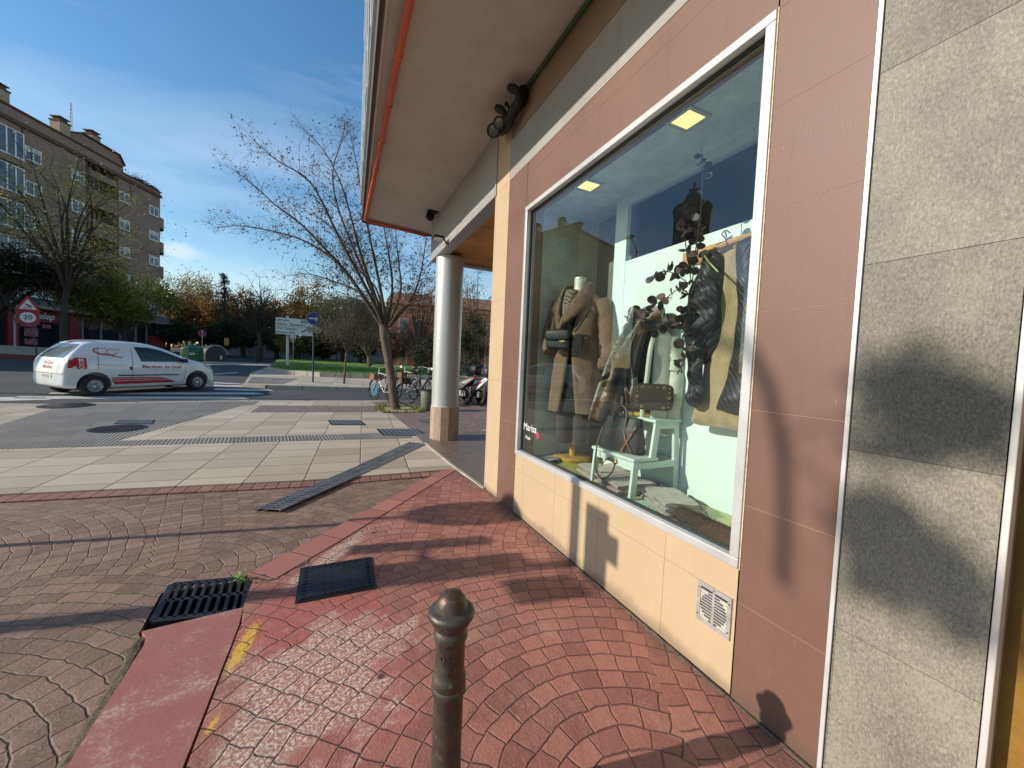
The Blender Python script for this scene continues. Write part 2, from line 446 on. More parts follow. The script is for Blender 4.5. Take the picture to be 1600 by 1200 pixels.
# ---- one sheet to the horizon: level at the shop, then climbing, then level again
b = MB(); g0 = -.12
ys = [-60, Y0, 12, 20, 35, 60, 95, 700]
for i in range(len(ys)-1):
    for x0, x1 in ((-600, -30), (-30, 0), (0, 30), (30, 600)):
        b.add([(x0, ys[i], gz(ys[i])+g0), (x1, ys[i], gz(ys[i])+g0), (x1, ys[i+1], gz(ys[i+1])+g0), (x0, ys[i+1], gz(ys[i+1])+g0)], [(0, 1, 2, 3)])
struct('road', b, MAT_ASPH)
ZF = lambda x, y: gz(y)

def slab(name, pts, mat, z0=-.5, z1=0.):
    # split along y = Y0 so that the top follows the change of slope
    def clip(P, keep):
        out = []
        for i in range(len(P)):
            a, c = P[i], P[(i+1) % len(P)]
            ina, inc = keep(a[1]) , keep(c[1])
            if ina: out.append(a)
            if ina != inc:
                t = (Y0-a[1])/(c[1]-a[1]); out.append((lerp(a[0], c[0], t), Y0))
        return out
    b = MB(); P = [(p[0], p[1]) for p in pts]
    for k in (lambda y: y <= Y0, lambda y: y > Y0):
        Q = clip(P, k)
        if len(Q) >= 3: b.prism(Q, z0, z1, zf=ZF)
    return struct(name, b, mat)

# boundaries on plan
tileedge = [(-14, 6.0), (-2.82, 5.23), (-.25, 4.93), (1.374, 4.93)]
slab('driveway', [(-14, -6), (-.81, -6), (-.803, 1.2), (-.788, 1.724), (-.80, 2.33), (-.818, 2.40), (-.866, 2.475), (-.90, 2.87), (-.47, 2.86), (-.154, 3.226), (1.374, 4.953), (1.33, 4.92), (-.25, 4.93-.19), (-2.82, 5.23-.19), (-14, 6.-.19)], MAT_LANE, z1=-.03)
slab('brick_edging', [(-14, 5.81), (-2.82, 5.04), (-.25, 4.742), (1.20, 4.742), (1.36, 4.93), (-.25, 4.93), (-2.82, 5.23), (-14, 6.0)], MAT_EDGE, z1=-.016)
slab('kerb_strip', [(-.47, 2.86), (-.445, 2.845), (-.306, 2.749), (.054, 3.152), (1.495, 4.853), (1.45, 4.93), (1.374, 4.953), (-.154, 3.226)], MAT_KERBB, z1=.006)
def ramp_mat():
    m = M('smooth red concrete', .6); g = m.noise(75, 4, .75); n = m.noise(4.5, 6, .7); X, Y, Z = m.xyz()
    col = m.mix(n, (.27, .095, .078), (.36, .145, .12))
    w = ((n-.5)*2.4+(g-.5)*1.4+m.noise(1.9, 3)*1.2).ss(.55, 1.15)
    col = m.mix(w*.62, col, m.mix(g.ss(.4, .6), (.36, .21, .17), (.56, .45, .38)))
    m.color(col); m.bump(g*.5+n, .004, .7); return m.m
slab('ramp', [(-.80, -6), (-.47, -6), (-.447, 1.0), (-.437, 1.567), (-.420, 2.338), (-.43, 2.50), (-.845, 2.455), (-.812, 2.40), (-.795, 2.33), (-.785, 1.724), (-.80, 1.2)], ramp_mat(), z1=-.004)
slab('red_pavement', [(-.455, -6), (1.62, -6), (1.62, 4.0), (1.586, 4.021), (1.495, 4.853), (.054, 3.152), (-.306, 2.749), (-.43, 2.86), (-.43, 2.52), (-.410, 2.338), (-.425, 1.567), (-.435, 1.0)], MAT_RED, z1=0.)
slab('porch_floor', [(1.60, 4.021), (9.5, 4.021), (9.5, 7.6), (1.40, 7.2), (1.46, 6.468)], MAT_PORCH, z1=.012)
slab('porch_edging', [(1.566, 4.021), (1.60, 4.021), (1.46, 6.468), (1.425, 6.468)], MAT_STONE, z1=.016)
# paving beyond: one tile slab with sheets of the other pavings 4 mm above it
NK = [(-30, 11.7), (-6.25, 11.65), (-5.2, 11.5), (-2.0, 12.1), (.7, 12.05), (3.2, 12.3), (12, 13.2), (30, 15)]
slab('pavement', [(-30, 7.05), (-14, 6.0), (-2.82, 5.23), (-.25, 4.93), (1.374, 4.93), (1.45, 4.93), (1.495, 4.853), (1.566, 4.021), (1.425, 6.468), (1.40, 7.2), (9.5, 7.6), (9.5, 4), (30, 4)]+NK[::-1], MAT_TILE, z1=0.)
def sheet(name, pts, mat, dz=.004, th=.003):
    b = MB(); b.prism([(p[0], p[1]) for p in pts], dz-th, dz, zf=ZF); return struct(name, b, mat)
sheet('tactile_strip', [(-3.93, 7.20), (1.30, 6.93), (1.37, 7.44), (-2.86, 7.48), (-2.0, 11.2), (-1.78, 11.3), (-1.75, 12.03), (-5.15, 11.44), (-4.84, 8.95)], MAT_TACT)
sheet('tactile_strip', [(-12, 7.25), (-3.95, 7.2), (-4.85, 8.9), (-12, 8.9)], MAT_TACT)
sheet('cobble_band', [(-1.66, 10.1), (1.0, 9.95), (1.3, 11.0), (-1.6, 11.15)], MAT_COB)
sheet('cobble_band', [(1.45, 6.96), (2.4, 6.96), (4.2, 9.0), (9.4, 9.6), (12, 13.1), (3.2, 12.2), (1.02, 11.9), (1.3, 9.95)], MAT_COB)
# kerb stones along the near edge
b = MB()
for i in range(2, 6):
    p, q = Vector(NK[i]), Vector(NK[i+1]); n = int((q-p).length/1.0)
    for k in range(n):
        a, c = p.lerp(q, k/n+.004), p.lerp(q, (k+1)/n-.004); d = (c-a).normalized(); nn = Vector((-d.y, d.x))
        b.prism([a+nn*.004, c+nn*.004, c+nn*.13, a+nn*.13], -.5, .005, zf=ZF)
struct('kerb', b, MAT_STONE)

# crosswalk: bars lie along the traffic
rz_ = lambda x, y: gz(y)+g0
b = MB()
def stripe(px, dz=.004):
    P = [G(x, y, g0) for x, y in px]; b.prism([(p.x, p.y) for p in P], .001, dz, zf=rz_)
for a in ((-60, 621, 70, 620.5, 80, 624.5, -60, 628), (28, 619.2, 378, 620.2, 390, 623.2, 20, 623.2), (80, 613.2, 400, 613.6, 412, 616, 75, 616), (335, 606.5, 420, 608.8, 428, 611, 335, 609.2),
          (334, 601.4, 392, 603, 400, 605, 334, 603.6), (334, 597.2, 372, 599.2, 378, 600.6, 334, 598.8)):
    stripe([(a[0], a[1]), (a[2], a[3]), (a[4], a[5]), (a[6], a[7])])
for a in ((300, 568.2, 420, 570, 420, 571, 300, 569.2), (335, 584, 372, 581.5, 372, 582.6, 335, 585.2)):
    stripe([(a[0], a[1]), (a[2], a[3]), (a[4], a[5]), (a[6], a[7])])
struct('crosswalk', b, MAT_PAINT)

def ragged(name, line, wmin, wmax, z, seed=0):
    P = bez([(x, y, 0) for x, y in line], 14); b = MB(); rr = []
    for i, p in enumerate(P):
        t = (P[min(i+1, len(P)-1)]-P[max(i-1, 0)]).normalized(); n_ = Vector((-t.y, t.x, 0)); w0 = lerp(wmin, wmax, .5+.8*mnoise.noise(Vector((i*.45, seed, 0)))); w1 = lerp(wmin, wmax, .5+.8*mnoise.noise(Vector((i*.45, seed+9, 0))))
        rr.append([p+n_*w0+Vector((0, 0, z-.012)), p+n_*w0*.4+Vector((0, 0, z+.004*mnoise.noise(p*40))), p-n_*w1*.4+Vector((0, 0, z+.004*mnoise.noise(p*33))), p-n_*w1+Vector((0, 0, z-.012))])
    b.loft(rr, closed=False); return struct(name, b, MAT_DIRT)
ragged('gutter_dirt', [(-.835, 2.42), (-.815, 2.2), (-.803, 1.9), (-.80, 1.6), (-.81, 1.2)], .012, .045, -.016, 1)
ragged('gutter_dirt', [(-.50, 2.88), (-.30, 3.06), (-.16, 3.225), (.2, 3.62), (.7, 4.2)], .004, .02, -.016, 2)
ragged('gutter_dirt', [(-.46, 2.82), (-.40, 2.79), (-.34, 2.745), (-.29, 2.755)], .008, .03, .004, 3)
ragged('gutter_dirt', [(-.20, 2.86), (-.15, 2.90), (-.13, 2.96)], .01, .035, .004, 4)
ragged('gutter_dirt', [(-.62, 4.13), (-.35, 4.42), (-.1, 4.73), (.2, 5.05)], .004, .03, -.014, 5)
ragged('gutter_dirt', [(1.585, .45), (1.59, 1.2), (1.592, 2.2), (1.59, 3.2), (1.59, 3.9)], .003, .018, .006, 6)
# far side: pavement, tactile patch, lawn island with stone kerb
fs = [(-3.0, 17.2), (-2.2, 16.75), (1.3, 16.35), (4.0, 16.1), (16, 16.6), (40, 18), (40, 30), (5, 27), (-3.9, 30), (-3.75, 23)]
slab('far_pavement', fs, MAT_TILE, z1=0.)
b = MB()
kk = fs[0:6]
for i in range(len(kk)-1):
    p, q = Vector(kk[i]), Vector(kk[i+1]); n = max(1, int((q-p).length/1.0))
    for k in range(n):
        a, c = p.lerp(q, k/n+.004), p.lerp(q, (k+1)/n-.004); d = (c-a).normalized(); nn = Vector((d.y, -d.x))
        b.prism([a+nn*.004, c+nn*.004, c+nn*.14, a+nn*.14], -.5, .006, zf=ZF)
struct('kerb', b, MAT_STONE)
sheet('tactile_strip', [(-2.95, 17.3), (-1.75, 17.1), (-1.45, 20.0), (-3.3, 20.5)], MAT_TACT)
isl = [(-3.55, 27.5), (-3.3, 24.9), (-2.4, 22.9), (-.6, 21.5), (1.5, 21.2), (4.2, 21.4), (9, 22.2), (18, 25), (18, 40), (2, 44), (-3.5, 42), (-4.3, 36)]
def grass_mat():
    m = M('lawn grass', .8); n = m.noise(1.2, 5); g = m.noise(38, 4, .8)
    m.color(m.mix((n*.6+g*.5).ss(.35, .8), (.065, .15, .018), (.17, .28, .04))); m.bump(g, .03, 1.); return m.m
MAT_GRASS = grass_mat()
b = MB(); P = [Vector(p) for p in isl]; cen = Vector((5, 31))
inner = [p+(cen-p).normalized()*.16 for p in P]
b.prism(inner, -.3, .24, zf=ZF); struct('lawn', b, MAT_GRASS)
b = MB()
for i in range(7):
    p, q = P[i], P[i+1]; n = max(1, int((q-p).length/.7)); pi_, qi = inner[i], inner[i+1]
    for k in range(n):
        a, c, e, f = p.lerp(q, k/n+.008), p.lerp(q, (k+1)/n-.008), pi_.lerp(qi, (k+1)/n-.008), pi_.lerp(qi, k/n+.008)
        b.prism([a, c, e, f], -.3, .22, zf=ZF)
struct('island_kerb', b, MAT_STONE)
# grass blades over the near part of the lawn (nobody could count them)
b = MB(); rg = random.Random(5)
for _ in range(9000):
    x = rg.uniform(-3.2, 9); y = 21.4+abs(rg.gauss(0, 1))*5
    inside = False; j = len(inner)-1
    for i in range(len(inner)):
        a, c = inner[i], inner[j]
        if (a.y > y) != (c.y > y) and x < (c.x-a.x)*(y-a.y)/(c.y-a.y)+a.x: inside = not inside
        j = i
    if not inside: continue
    z = gz(y)+.235; h = rg.uniform(.03, .08); a = rg.uniform(0, pi); wd = .025
    b.add([(x-cos(a)*wd, y-sin(a)*wd, z), (x+cos(a)*wd, y+sin(a)*wd, z), (x+rg.uniform(-.03, .03), y+rg.uniform(-.03, .03), z+h)], [(0, 1, 2)])
o = b.build('grass', MAT_GRASS); o['kind'] = 'stuff'

# ---------------------------------------------------------------- drain grates and covers
def oriented(c, ang): return Matrix.Translation(Vector((c[0], c[1], c[2]))) @ Matrix.Rotation(ang, 4, 'Z')
# big gully grate at the kerb
t = thing('storm_drain', 'black slotted iron drain grate sunk at the foot of the red ramp', 'drain grate', (-.62, 2.72, -.02))
x0, x1, y0, y1 = -.84, -.43, 2.525, 2.90
b = MB(); b.box((x0-.06, y0-.02, -.42), (x1, y1, -.40)); b.build('pit', pm('dark pit', (.01, .01, .01), .9), t)
b = MB()
sk = lambda x, y: Vector((x-(y-y0)*.09, y+(x1-x)*.17-.02, -.022))
def sbar(xa, ya, xb, yb, w, mb):
    p, q = sk(xa, ya), sk(xb, yb); d = (q-p).normalized(); n = Vector((-d.y, d.x, 0))*w
    vs = [p-n, q-n, q+n, p+n]; mb.add([v+Vector((0, 0, -.06)) for v in vs]+vs, [(0,3,2,1),(4,5,6,7),(0,1,5,4),(1,2,6,5),(2,3,7,6),(3,0,4,7)])
for xa, ya, xb, yb in ((x0, y0, x1, y0), (x1, y0, x1, y1), (x1, y1, x0, y1), (x0, y1, x0, y0)): sbar(xa, ya, xb, yb, .018, b)
b.build('frame', MAT_IRON, t, bevel=.003)
b = MB(); sbar(x0, (y0+y1)/2, x1, (y0+y1)/2, .012, b)
for k in range(1, 9): xx = lerp(x0, x1, k/9); sbar(xx, y0, xx, y1, .0095, b)
b.build('bars', MAT_IRON, t, bevel=.002)
b = MB(); rg = random.Random(3)
for k in range(22):
    c = Vector((-.50+rg.gauss(0, .012), 2.80+rg.gauss(0, .025), .0+rg.uniform(0, .05))); a = rg.uniform(0, 6.28); r = rg.uniform(.008, .016)
    b.add([c, c+Vector((cos(a)*r, sin(a)*r, .006)), c+Vector((cos(a)*r*2, sin(a)*r*2, -.002)), c+Vector((cos(a+.9)*r, sin(a+.9)*r, .004))], [(0, 1, 2, 3)])
for k in range(5): b.tube([(-.50+k*.004, 2.80+k*.008, -.2), (-.5+k*.005, 2.80+k*.008, .03)], .0012, 4)
o = b.build('weed', pm('weed leaves', (.16, .30, .02), .6, var=.4)); tag(o, 'tiny green weed growing up through the drain grate', 'weed')
# square manhole
t = thing('manhole_cover', 'square black iron cover with a rim of raised studs between grate and bollard', 'manhole cover', (.05, 2.63, 0))
mc = oriented((.05, 2.627, .0), 0)
b = MB(); b.box((-.222, -.205, .001), (.222, .205, .008), m=mc); b.build('frame', MAT_IRON, t, bevel=.002)
b = MB(); b.box((-.205, -.19, .008), (.205, .19, .013), m=mc)
for i in range(11):
    for j in range(10):
        big = i in (0, 10) or j in (0, 9)
        cx = -.185+.037*i; cyy = -.17+.0378*j; r = .013 if big else .008; hh = .0165 if big else .0145
        b.box((cx-r, cyy-r, .013), (cx+r, cyy+r, hh), m=mc)
        if big: b.box((cx-r*.55, cyy-r*.55, hh), (cx+r*.55, cyy+r*.55, hh+.0015), m=mc)
b.build('cover', MAT_IRON, t, bevel=.0015)
# long channel drain towards the column
A0, A1, B1, B0 = Vector((-.602, 4.106, 0)), Vector((-.42, 4.012, 0)), Vector((1.46, 6.44, 0)), Vector((1.215, 6.62, 0))
t = thing('channel_drain', 'long narrow dark metal channel drain running diagonally towards the column', 'channel drain', (-.5, 4.06, 0))
b = MB(); nb = 62
def gzv(v, dz): return Vector((v.x, v.y, gz(v.y)+dz))
for k in range(nb):
    f0, f1 = k/nb, (k+.40)/nb
    if (f0*1.0 > .47) and False: pass
    q = [A0.lerp(B0, f0), A1.lerp(B1, f0), A1.lerp(B1, f1), A0.lerp(B0, f1)]
    b.add([gzv(v, .002) for v in q]+[gzv(v, .007) for v in q], [(0,3,2,1),(4,5,6,7),(0,1,5,4),(1,2,6,5),(2,3,7,6),(3,0,4,7)])
MAT_GRATE = pm('dull galvanised grating', (.24, .24, .245), .5, .7, .3, 6, .2, 60, world=True)
b.build('bars', MAT_GRATE, t)
b = MB()
for P0, P1 in ((A0, B0), (A1, B1)):
    b.tube([gzv(P0.lerp(P1, k/10), .000) for k in range(11)], .010, 4)
b.tube([gzv(A0.lerp(A1, .5).lerp(B0.lerp(B1, .5), k/10), .004) for k in range(11)], .006, 4)
b.build('frame', MAT_GRATE, t)
b = MB(); q = [A0, A1, B1, B0]
for k in range(10):
    qq = [A0.lerp(B0, k/10), A1.lerp(B1, k/10), A1.lerp(B1, (k+1)/10), A0.lerp(B0, (k+1)/10)]; b.add([gzv(v, .001) for v in qq], [(0, 1, 2, 3)])
b.build('channel', pm('dark channel', (.008, .008, .008), .9), t)

# covers in the tiled pavement
def cover(px, label, kind):
    P = [G(x, y) for x, y in px]; c = sum(P, Vector())/len(P)
    t = thing('pavement_cover', label, 'cover', c)
    b = MB(); b.prism([(p.x, p.y) for p in P], .003, .010, zf=ZF); b.build('frame', MAT_IRON, t)
    b = MB()
    n = 12 if kind == 'slots' else 9
    for i in range(n):
        f0, f1 = (i+.2)/n, (i+.75)/n
        q = [P[0].lerp(P[1], f0), P[0].lerp(P[1], f1), P[3].lerp(P[2], f1), P[3].lerp(P[2], f0)]
        q = [v.lerp(c, .08) for v in q]; b.prism([(p.x, p.y) for p in q], .010, .014, zf=ZF)
    b.build('ribs', MAT_GRATE, t)
cover([(512, 657), (562, 657), (572, 664.5), (518, 664.5)], 'dark rectangular inspection cover alone among the beige tiles in front of the tree', 'plain')
cover([(187, 656.5), (243, 656.5), (238, 663), (177, 663)], 'slotted drain cover beside the diagonal ribbed paving, behind the round cover', 'slots')
cover([(588, 670.5), (652, 671), (668, 681), (598, 681)], 'dark rectangular cover at the end of the ribbed strip beside the column', 'plain')
cover([(653, 655.5), (690, 655.5), (705, 664), (672, 664)], 'dark rectangular cover in the cobbles just behind the column base', 'plain')
c = G(185, 670)
for c, lab, rx in ((G(185, 670), 'round speckled iron cover set in the ribbed paving nearest the camera', .36), (G(105, 634), 'round iron cover at the pavement edge behind the van', .42)):
    t = thing('round_cover', lab, 'cover', c)
    b = MB(); b.lathe([(rx, .002), (rx, .008), (rx-.03, .010)], (0, 0, 0), 28, m=None); 
    for v in b.v: v.z += gz(c.y+v.y)-gz(c.y)
    b.build('frame', MAT_IRON, t, local=True)
    b = MB()
    for i in range(-9, 10):
        for j in range(-9, 10):
            x, y = i*.036, j*.036
            if x*x+y*y < (rx-.05)**2: b.box((x-.012, y-.012, .008+KS*y), (x+.012, y+.012, .015+KS*y))
    b.build('studs', pm('worn iron studs', (.14, .12, .125), .35, .8, .4, 20), t, local=True)
# ================================================================ the shop building
def facade_mat(name, a, b, grain=120, var=.5, rough=.5, bump=.05, streak=0.):
    m = M(name, rough); g = m.noise(grain, 4, .75); n = m.noise(1.3, 6, .68); X, Y, Z = m.xyz()
    f = (g*.35+n*.8-.07).ss(.5-var*.5, .5+var*.5)
    col = m.mix(f, a, b)
    st = m.noise(3, 4, .6, v=m.vec(X*1., Y*9., Z*.6)).ss(.58, .75)*streak
    col = m.mix(st, col, scl(a, .55)); sc_ = m.noise(22, 3, .5, v=m.vec(X, Y*3, Z*.5)).gt(.735)*.6; col = m.mix(sc_, col, scl(b, 1.7)); spl = ((Z+(n-.5)*.22).ss(.02, .10, 1, 0))*.5; col = m.mix(spl, col, (.10, .07, .052))
    m.color(col); m.bump(g, .002, bump*6); m.rough(n*.25+rough-.1); return m.m
MAT_BROWN = facade_mat('red brown cladding', (.130, .067, .048), (.174, .090, .065), streak=.25)
MAT_YEL = facade_mat('sand yellow cladding', (.43, .315, .195), (.50, .375, .24), streak=.12)
MAT_BAND = facade_mat('grey sign band', (.25, .245, .235), (.32, .31, .295), streak=.2)
MAT_TRIM = pm('brushed aluminium trim', (.62, .62, .60), .38, .35, .1, 4, .03, 200, world=True)
MAT_FRAME = pm('pale aluminium window frame', (.50, .51, .51), .42, .3, .12, 3, .03, 150, world=True)
MAT_BACK = pm('dark grout backing', (.30, .20, .15), .9, world=True)
def stone_mat():
    m = M('grey grained stone panel', .55); X, Y, Z = m.xyz()
    v = m.vec(Y*1.0, X, Z*.55)
    g = m.noise(150, 6, .8, v=v, dist=.4); n = m.noise(5, 6, .65, v=v); l = m.noise(1.4, 3)
    g2 = m.noise(70, 5, .75, v=v, dist=1.0)
    sl = m.white(m.vec((Y/.345+.02).fl(), ((Z-.548)/.62).fl(), 1.)); f = (g*.75+g2*.25+n*.28+l*.12+sl*.12-.25).ss(.28, .72)
    col = m.ramp(f, [(0., (.055, .050, .038)), (.35, (.130, .120, .094)), (.65, (.195, .180, .142)), (1., (.31, .285, .22))])
    m.color(col); m.bump(g*.6+g2*.5, .003, .5); return m.m
MAT_GSTONE = stone_mat()
def soffit_mat():
    m = M('dirty render soffit', .85); n = m.noise(1.1, 6, .7); g = m.noise(70, 4, .7); k = m.noise(5, 5, .7)
    col = m.mix((n*.6+g*.25+k*.3).ss(.35, .8), (.40, .36, .32), (.55, .505, .455))
    sp = S(m.nt, m.voro(5.5).outputs['Distance']).lt(.035)*k.gt(.56)
    m.color(m.mix(sp*.8, col, (.04, .03, .03))); m.bump(g+n, .004, .6); return m.m
MAT_SOFF = soffit_mat()
SHOP = thing('shop_building', 'corner building with a clothes shop window in brown and yellow cladding under a deep overhang', 'building', (XW, 2.0, 0))
GP = .0011
GROUT = {'red brown cladding': pm('pale pink grout', (.36, .22, .16), .9, world=True), 'sand yellow cladding': pm('brown grout', (.22, .14, .075), .9, world=True), 'grey sign band': pm('grey grout', (.09, .09, .085), .9, world=True), 'grey grained stone panel': pm('dark stone joint', (.075, .066, .05), .9, world=True)}
def panels(name, y0, y1, z0, z1, ycuts, zcuts, mat, x=XW, parent=None):
    b = MB()
    Yc = [y0]+[c for c in sorted(ycuts) if y0 < c < y1]+[y1]; Zc = [z0]+[c for c in sorted(zcuts) if z0 < c < z1]+[z1]
    for i in range(len(Yc)-1):
        for j in range(len(Zc)-1):
            b.box((x, Yc[i]+GP, Zc[j]+GP), (x+.028, Yc[i+1]-GP, Zc[j+1]-GP))
    o = b.build(name, mat, parent or SHOP); b = MB(); b.box((x+.0012, y0+GP, z0+GP), (x+.027, y1-GP, z1-GP)); b.build('grout', GROUT[mat.name], o); return o
JZ = [.43, .855, 1.262, 1.672, 2.077, 2.49, 2.887]
panels('brown_cladding', .708, 1.036, 0.0, 3.30, [], JZ+[3.18], MAT_BROWN)
panels('brown_cladding', 3.285, 3.69, 0.0, 3.30, [], [.43, .855, 1.262, 2.077, 2.887, 3.18], MAT_BROWN)
panels('brown_cladding', 1.040, 3.281, 2.892, 3.30, [], [3.182], MAT_BROWN)
panels('yellow_plinth', 1.040, 3.281, 0.01, .572, [1.44, 2.0, 2.55, 3.1], [.43], MAT_YEL)
panels('yellow_pilaster', 3.693, 4.04, 0.0, 3.99, [], [.43, 1.25, 2.1, 2.92, 3.30], MAT_YEL)
panels('sign_band', .708, 3.69, 3.303, 3.70, [2.05, 1.2], [], MAT_BAND)
MAT_UPB = facade_mat('brown beige upper cladding', (.21, .145, .088), (.27, .19, .12)); GROUT['brown beige upper cladding'] = GROUT['sand yellow cladding']
panels('upper_cladding', -6, 3.69, 3.703, 3.99, [2.6, 1.4, .2], [], MAT_UPB)
panels('grey_stone_panel', .353, .690, 0.0, 3.70, [], [.548, 1.169, 1.789, 2.407, 3.02], MAT_GSTONE)
panels('grey_stone_panel', -6, -.75, 0.0, 3.70, [-1.4, -2.4, -3.4], [.548, 1.169, 1.789, 2.407, 3.02], MAT_GSTONE)
for ya, yb in ((.692, .7065), (.336, .3505)):
    b = MB(); b.box((XW-.006, ya, 0), (XW+.03, yb, 3.70)); b.build('metal_trim', MAT_TRIM, SHOP, bevel=.002)
# masonry behind, leaving the window and the door open
b = MB()
xa, xb = XW+.028, XW+.19
for a in (((-6, -.75), (0, 4.0)), ((.345, 1.04), (0, 4.0)), ((3.28, 4.036), (0, 4.0)), ((1.04, 3.28), (0, .52)), ((1.04, 3.28), (2.90, 4.0)), ((-.75, .345), (2.7, 4.0))):
    b.box((xa, a[0][0], a[1][0]), (xb, a[0][1], a[1][1]))
b.build('wall', MAT_BACK, SHOP)
b = MB(); b.box((XW+.0, 4.041, 0), (6.2, 4.075, 4.0)); b.build('side_wall', MAT_YEL, SHOP)
# ochre door at the right edge
D = MB(); D.box((XW+.09, -.75, .02), (XW+.13, .345, 2.7)); dr = D.build('door', pm('ochre wood door', (.20, .105, .016), .45, 0, .3, 3, .1, 60, world=True), SHOP)
b = MB(); b.box((XW+.075, .12, .3), (XW+.09, .20, 2.4)); b.box((XW+.075, -.6, .3), (XW+.09, -.5, 2.4)); b.build('rail', pm('ochre wood door', (.20, .105, .016)), dr)
b = MB(); b.tube([(XW+.03, .26, .95), (XW+.03, .26, 1.25)], .012, 8); b.box((XW+.03, .25, .96), (XW+.09, .27, .98)); b.box((XW+.03, .25, 1.22), (XW+.09, .27, 1.24)); b.build('handle', MAT_IRON, dr)
# window frame and glass
b = MB(); y0, y1, z0, z1 = 1.040, 3.281, .575, 2.889; q = .042
for s_ in (((XW-.012, y0, z0), (XW+.07, y1, z0+q)), ((XW-.012, y0, z1-q), (XW+.07, y1, z1)), ((XW-.011, y0, z0+q), (XW+.069, y0+q, z1-q)), ((XW-.011, y1-q, z0+q), (XW+.069, y1, z1-q))): b.box(*s_)
fr = b.build('window_frame', MAT_FRAME, SHOP, bevel=.004)
b = MB()
for s_ in (((XW+.028, y0+q, z0+q), (XW+.050, y1-q, z0+q+.012)), ((XW+.028, y0+q, z1-q-.012), (XW+.05, y1-q, z1-q)), ((XW+.028, y0+q, z0+q+.012), (XW+.05, y0+q+.012, z1-q-.012)), ((XW+.028, y1-q-.012, z0+q+.012), (XW+.05, y1-q, z1-q-.012))): b.box(*s_)
b.build('gasket', pm('black rubber gasket', (.02, .02, .02), .6), fr)
for ya, yb, za, zb in ((y0-.006, y0-.0015, z0-.004, z1+.004), (y1+.0015, y1+.004, z0, z1)):
    b = MB(); b.box((XW-.004, ya, za), (XW+.02, yb, zb)); b.build('sealant', pm('cream sealant', (.55, .45, .30), .7, var=.35, ns=30), fr)
def glass_mat(name, tint=(.86, .95, .92), boost=2.0, rough=0.0):
    m = bpy.data.materials.new(name); m.use_nodes = True; nt = m.node_tree; nt.nodes.clear()
    o = nt.nodes.new('ShaderNodeOutputMaterial'); t = nt.nodes.new('ShaderNodeBsdfTransparent'); g = nt.nodes.new('ShaderNodeBsdfGlossy')
    t.inputs[0].default_value = (*tint, 1); g.inputs['Roughness'].default_value = rough; g.inputs[0].default_value = (.95, .97, 1, 1)
    f = nt.nodes.new('ShaderNodeLayerWeight'); p5 = nt.nodes.new('ShaderNodeMath'); p5.operation = 'POWER'; p5.inputs[1].default_value = 5.0
    nt.links.new(f.outputs['Facing'], p5.inputs[0])      # Schlick; the same from both sides
    k = nt.nodes.new('ShaderNodeMath'); k.operation = 'MULTIPLY_ADD'; k.inputs[1].default_value = .96*boost; k.inputs[2].default_value = .04*boost; k.use_clamp = True
    x = nt.nodes.new('ShaderNodeMixShader'); nt.links.new(p5.outputs[0], k.inputs[0]); nt.links.new(k.outputs[0], x.inputs[0])
    nt.links.new(t.outputs[0], x.inputs[1]); nt.links.new(g.outputs[0], x.inputs[2]); nt.links.new(x.outputs[0], o.inputs[0]); return m
GLASS = glass_mat('shop window glass')
b = MB(); b.add([(XW+.038, y0+q, z0+q), (XW+.038, y1-q, z0+q), (XW+.038, y1-q, z1-q), (XW+.038, y0+q, z1-q)], [(0, 1, 2, 3)])
pane = b.build('window_pane', GLASS, SHOP)
p = WX(827, 672, XW+.035)
b = MB(); put_text(b, 'Marisa', .095, (XW+.035, p.y-.01, p.z+.02), (0, -1, 0), (0, 0, 1)); b.build('shop_name', pm('white vinyl lettering', (.75, .75, .75), .5), pane)
b = MB(); put_text(b, 'Moda', .042, (XW+.035, p.y+.02, p.z-.075), (0, -1, 0), (0, 0, 1))
b.build('shop_subtitle', pm('white vinyl lettering', (.75, .75, .75), .5), pane)
b = MB()
for k in range(5):
    a = k*2*pi/5; c = Vector((XW+.034, p.y-.165+cos(a)*.018, p.z-.02+sin(a)*.018))
    b.add([c+Vector((0, cos(i*pi/4)*.014, sin(i*pi/4)*.014)) for i in range(8)], [tuple(range(8))])
b.tube([(XW+.034, p.y-.165, p.z-.03), (XW+.034, p.y-.16, p.z-.075)], .003, 5)
b.build('flower_logo', pm('pink vinyl', (.70, .04, .16), .5), pane)
# ventilation grille in the plinth
vt = MB(); vy0, vy1, vz0, vz1 = 1.056, 1.226, .245, .432; vc = ((vy0+vy1)/2, (vz0+vz1)/2)
vt.box((XW-.002, vy0+.012, vz0+.012), (XW+.004, vy1-.012, vz1-.012), 1)
for s_ in (((XW-.010, vy0, vz0), (XW+.004, vy1, vz0+.02)), ((XW-.010, vy0, vz1-.02), (XW+.004, vy1, vz1)), ((XW-.0095, vy0, vz0+.02), (XW+.004, vy0+.018, vz1-.02)), ((XW-.0095, vy1-.018, vz0+.02), (XW+.004, vy1, vz1-.02)), ((XW-.009, vc[0]-.006, vz0+.02), (XW+.004, vc[0]+.006, vz1-.02))): vt.box(*s_)
for k in range(10):
    z = vz0+.028+k*.0135
    for sgn in (-1, 1):
        vt.box((XW-.008, vc[0]+(.006 if sgn > 0 else -.066), z), (XW-.0035, vc[0]+(.066 if sgn > 0 else -.006), z+.0065))
        hw = sqrt(max(0, .066**2-(z+.003-vc[1])**2))
        if hw < .064: vt.box((XW-.0078, vc[0]+sgn*hw if sgn > 0 else vc[0]-.066, z-.007), (XW-.0036, vc[0]+.066 if sgn > 0 else vc[0]-hw, z+.0005), 2)
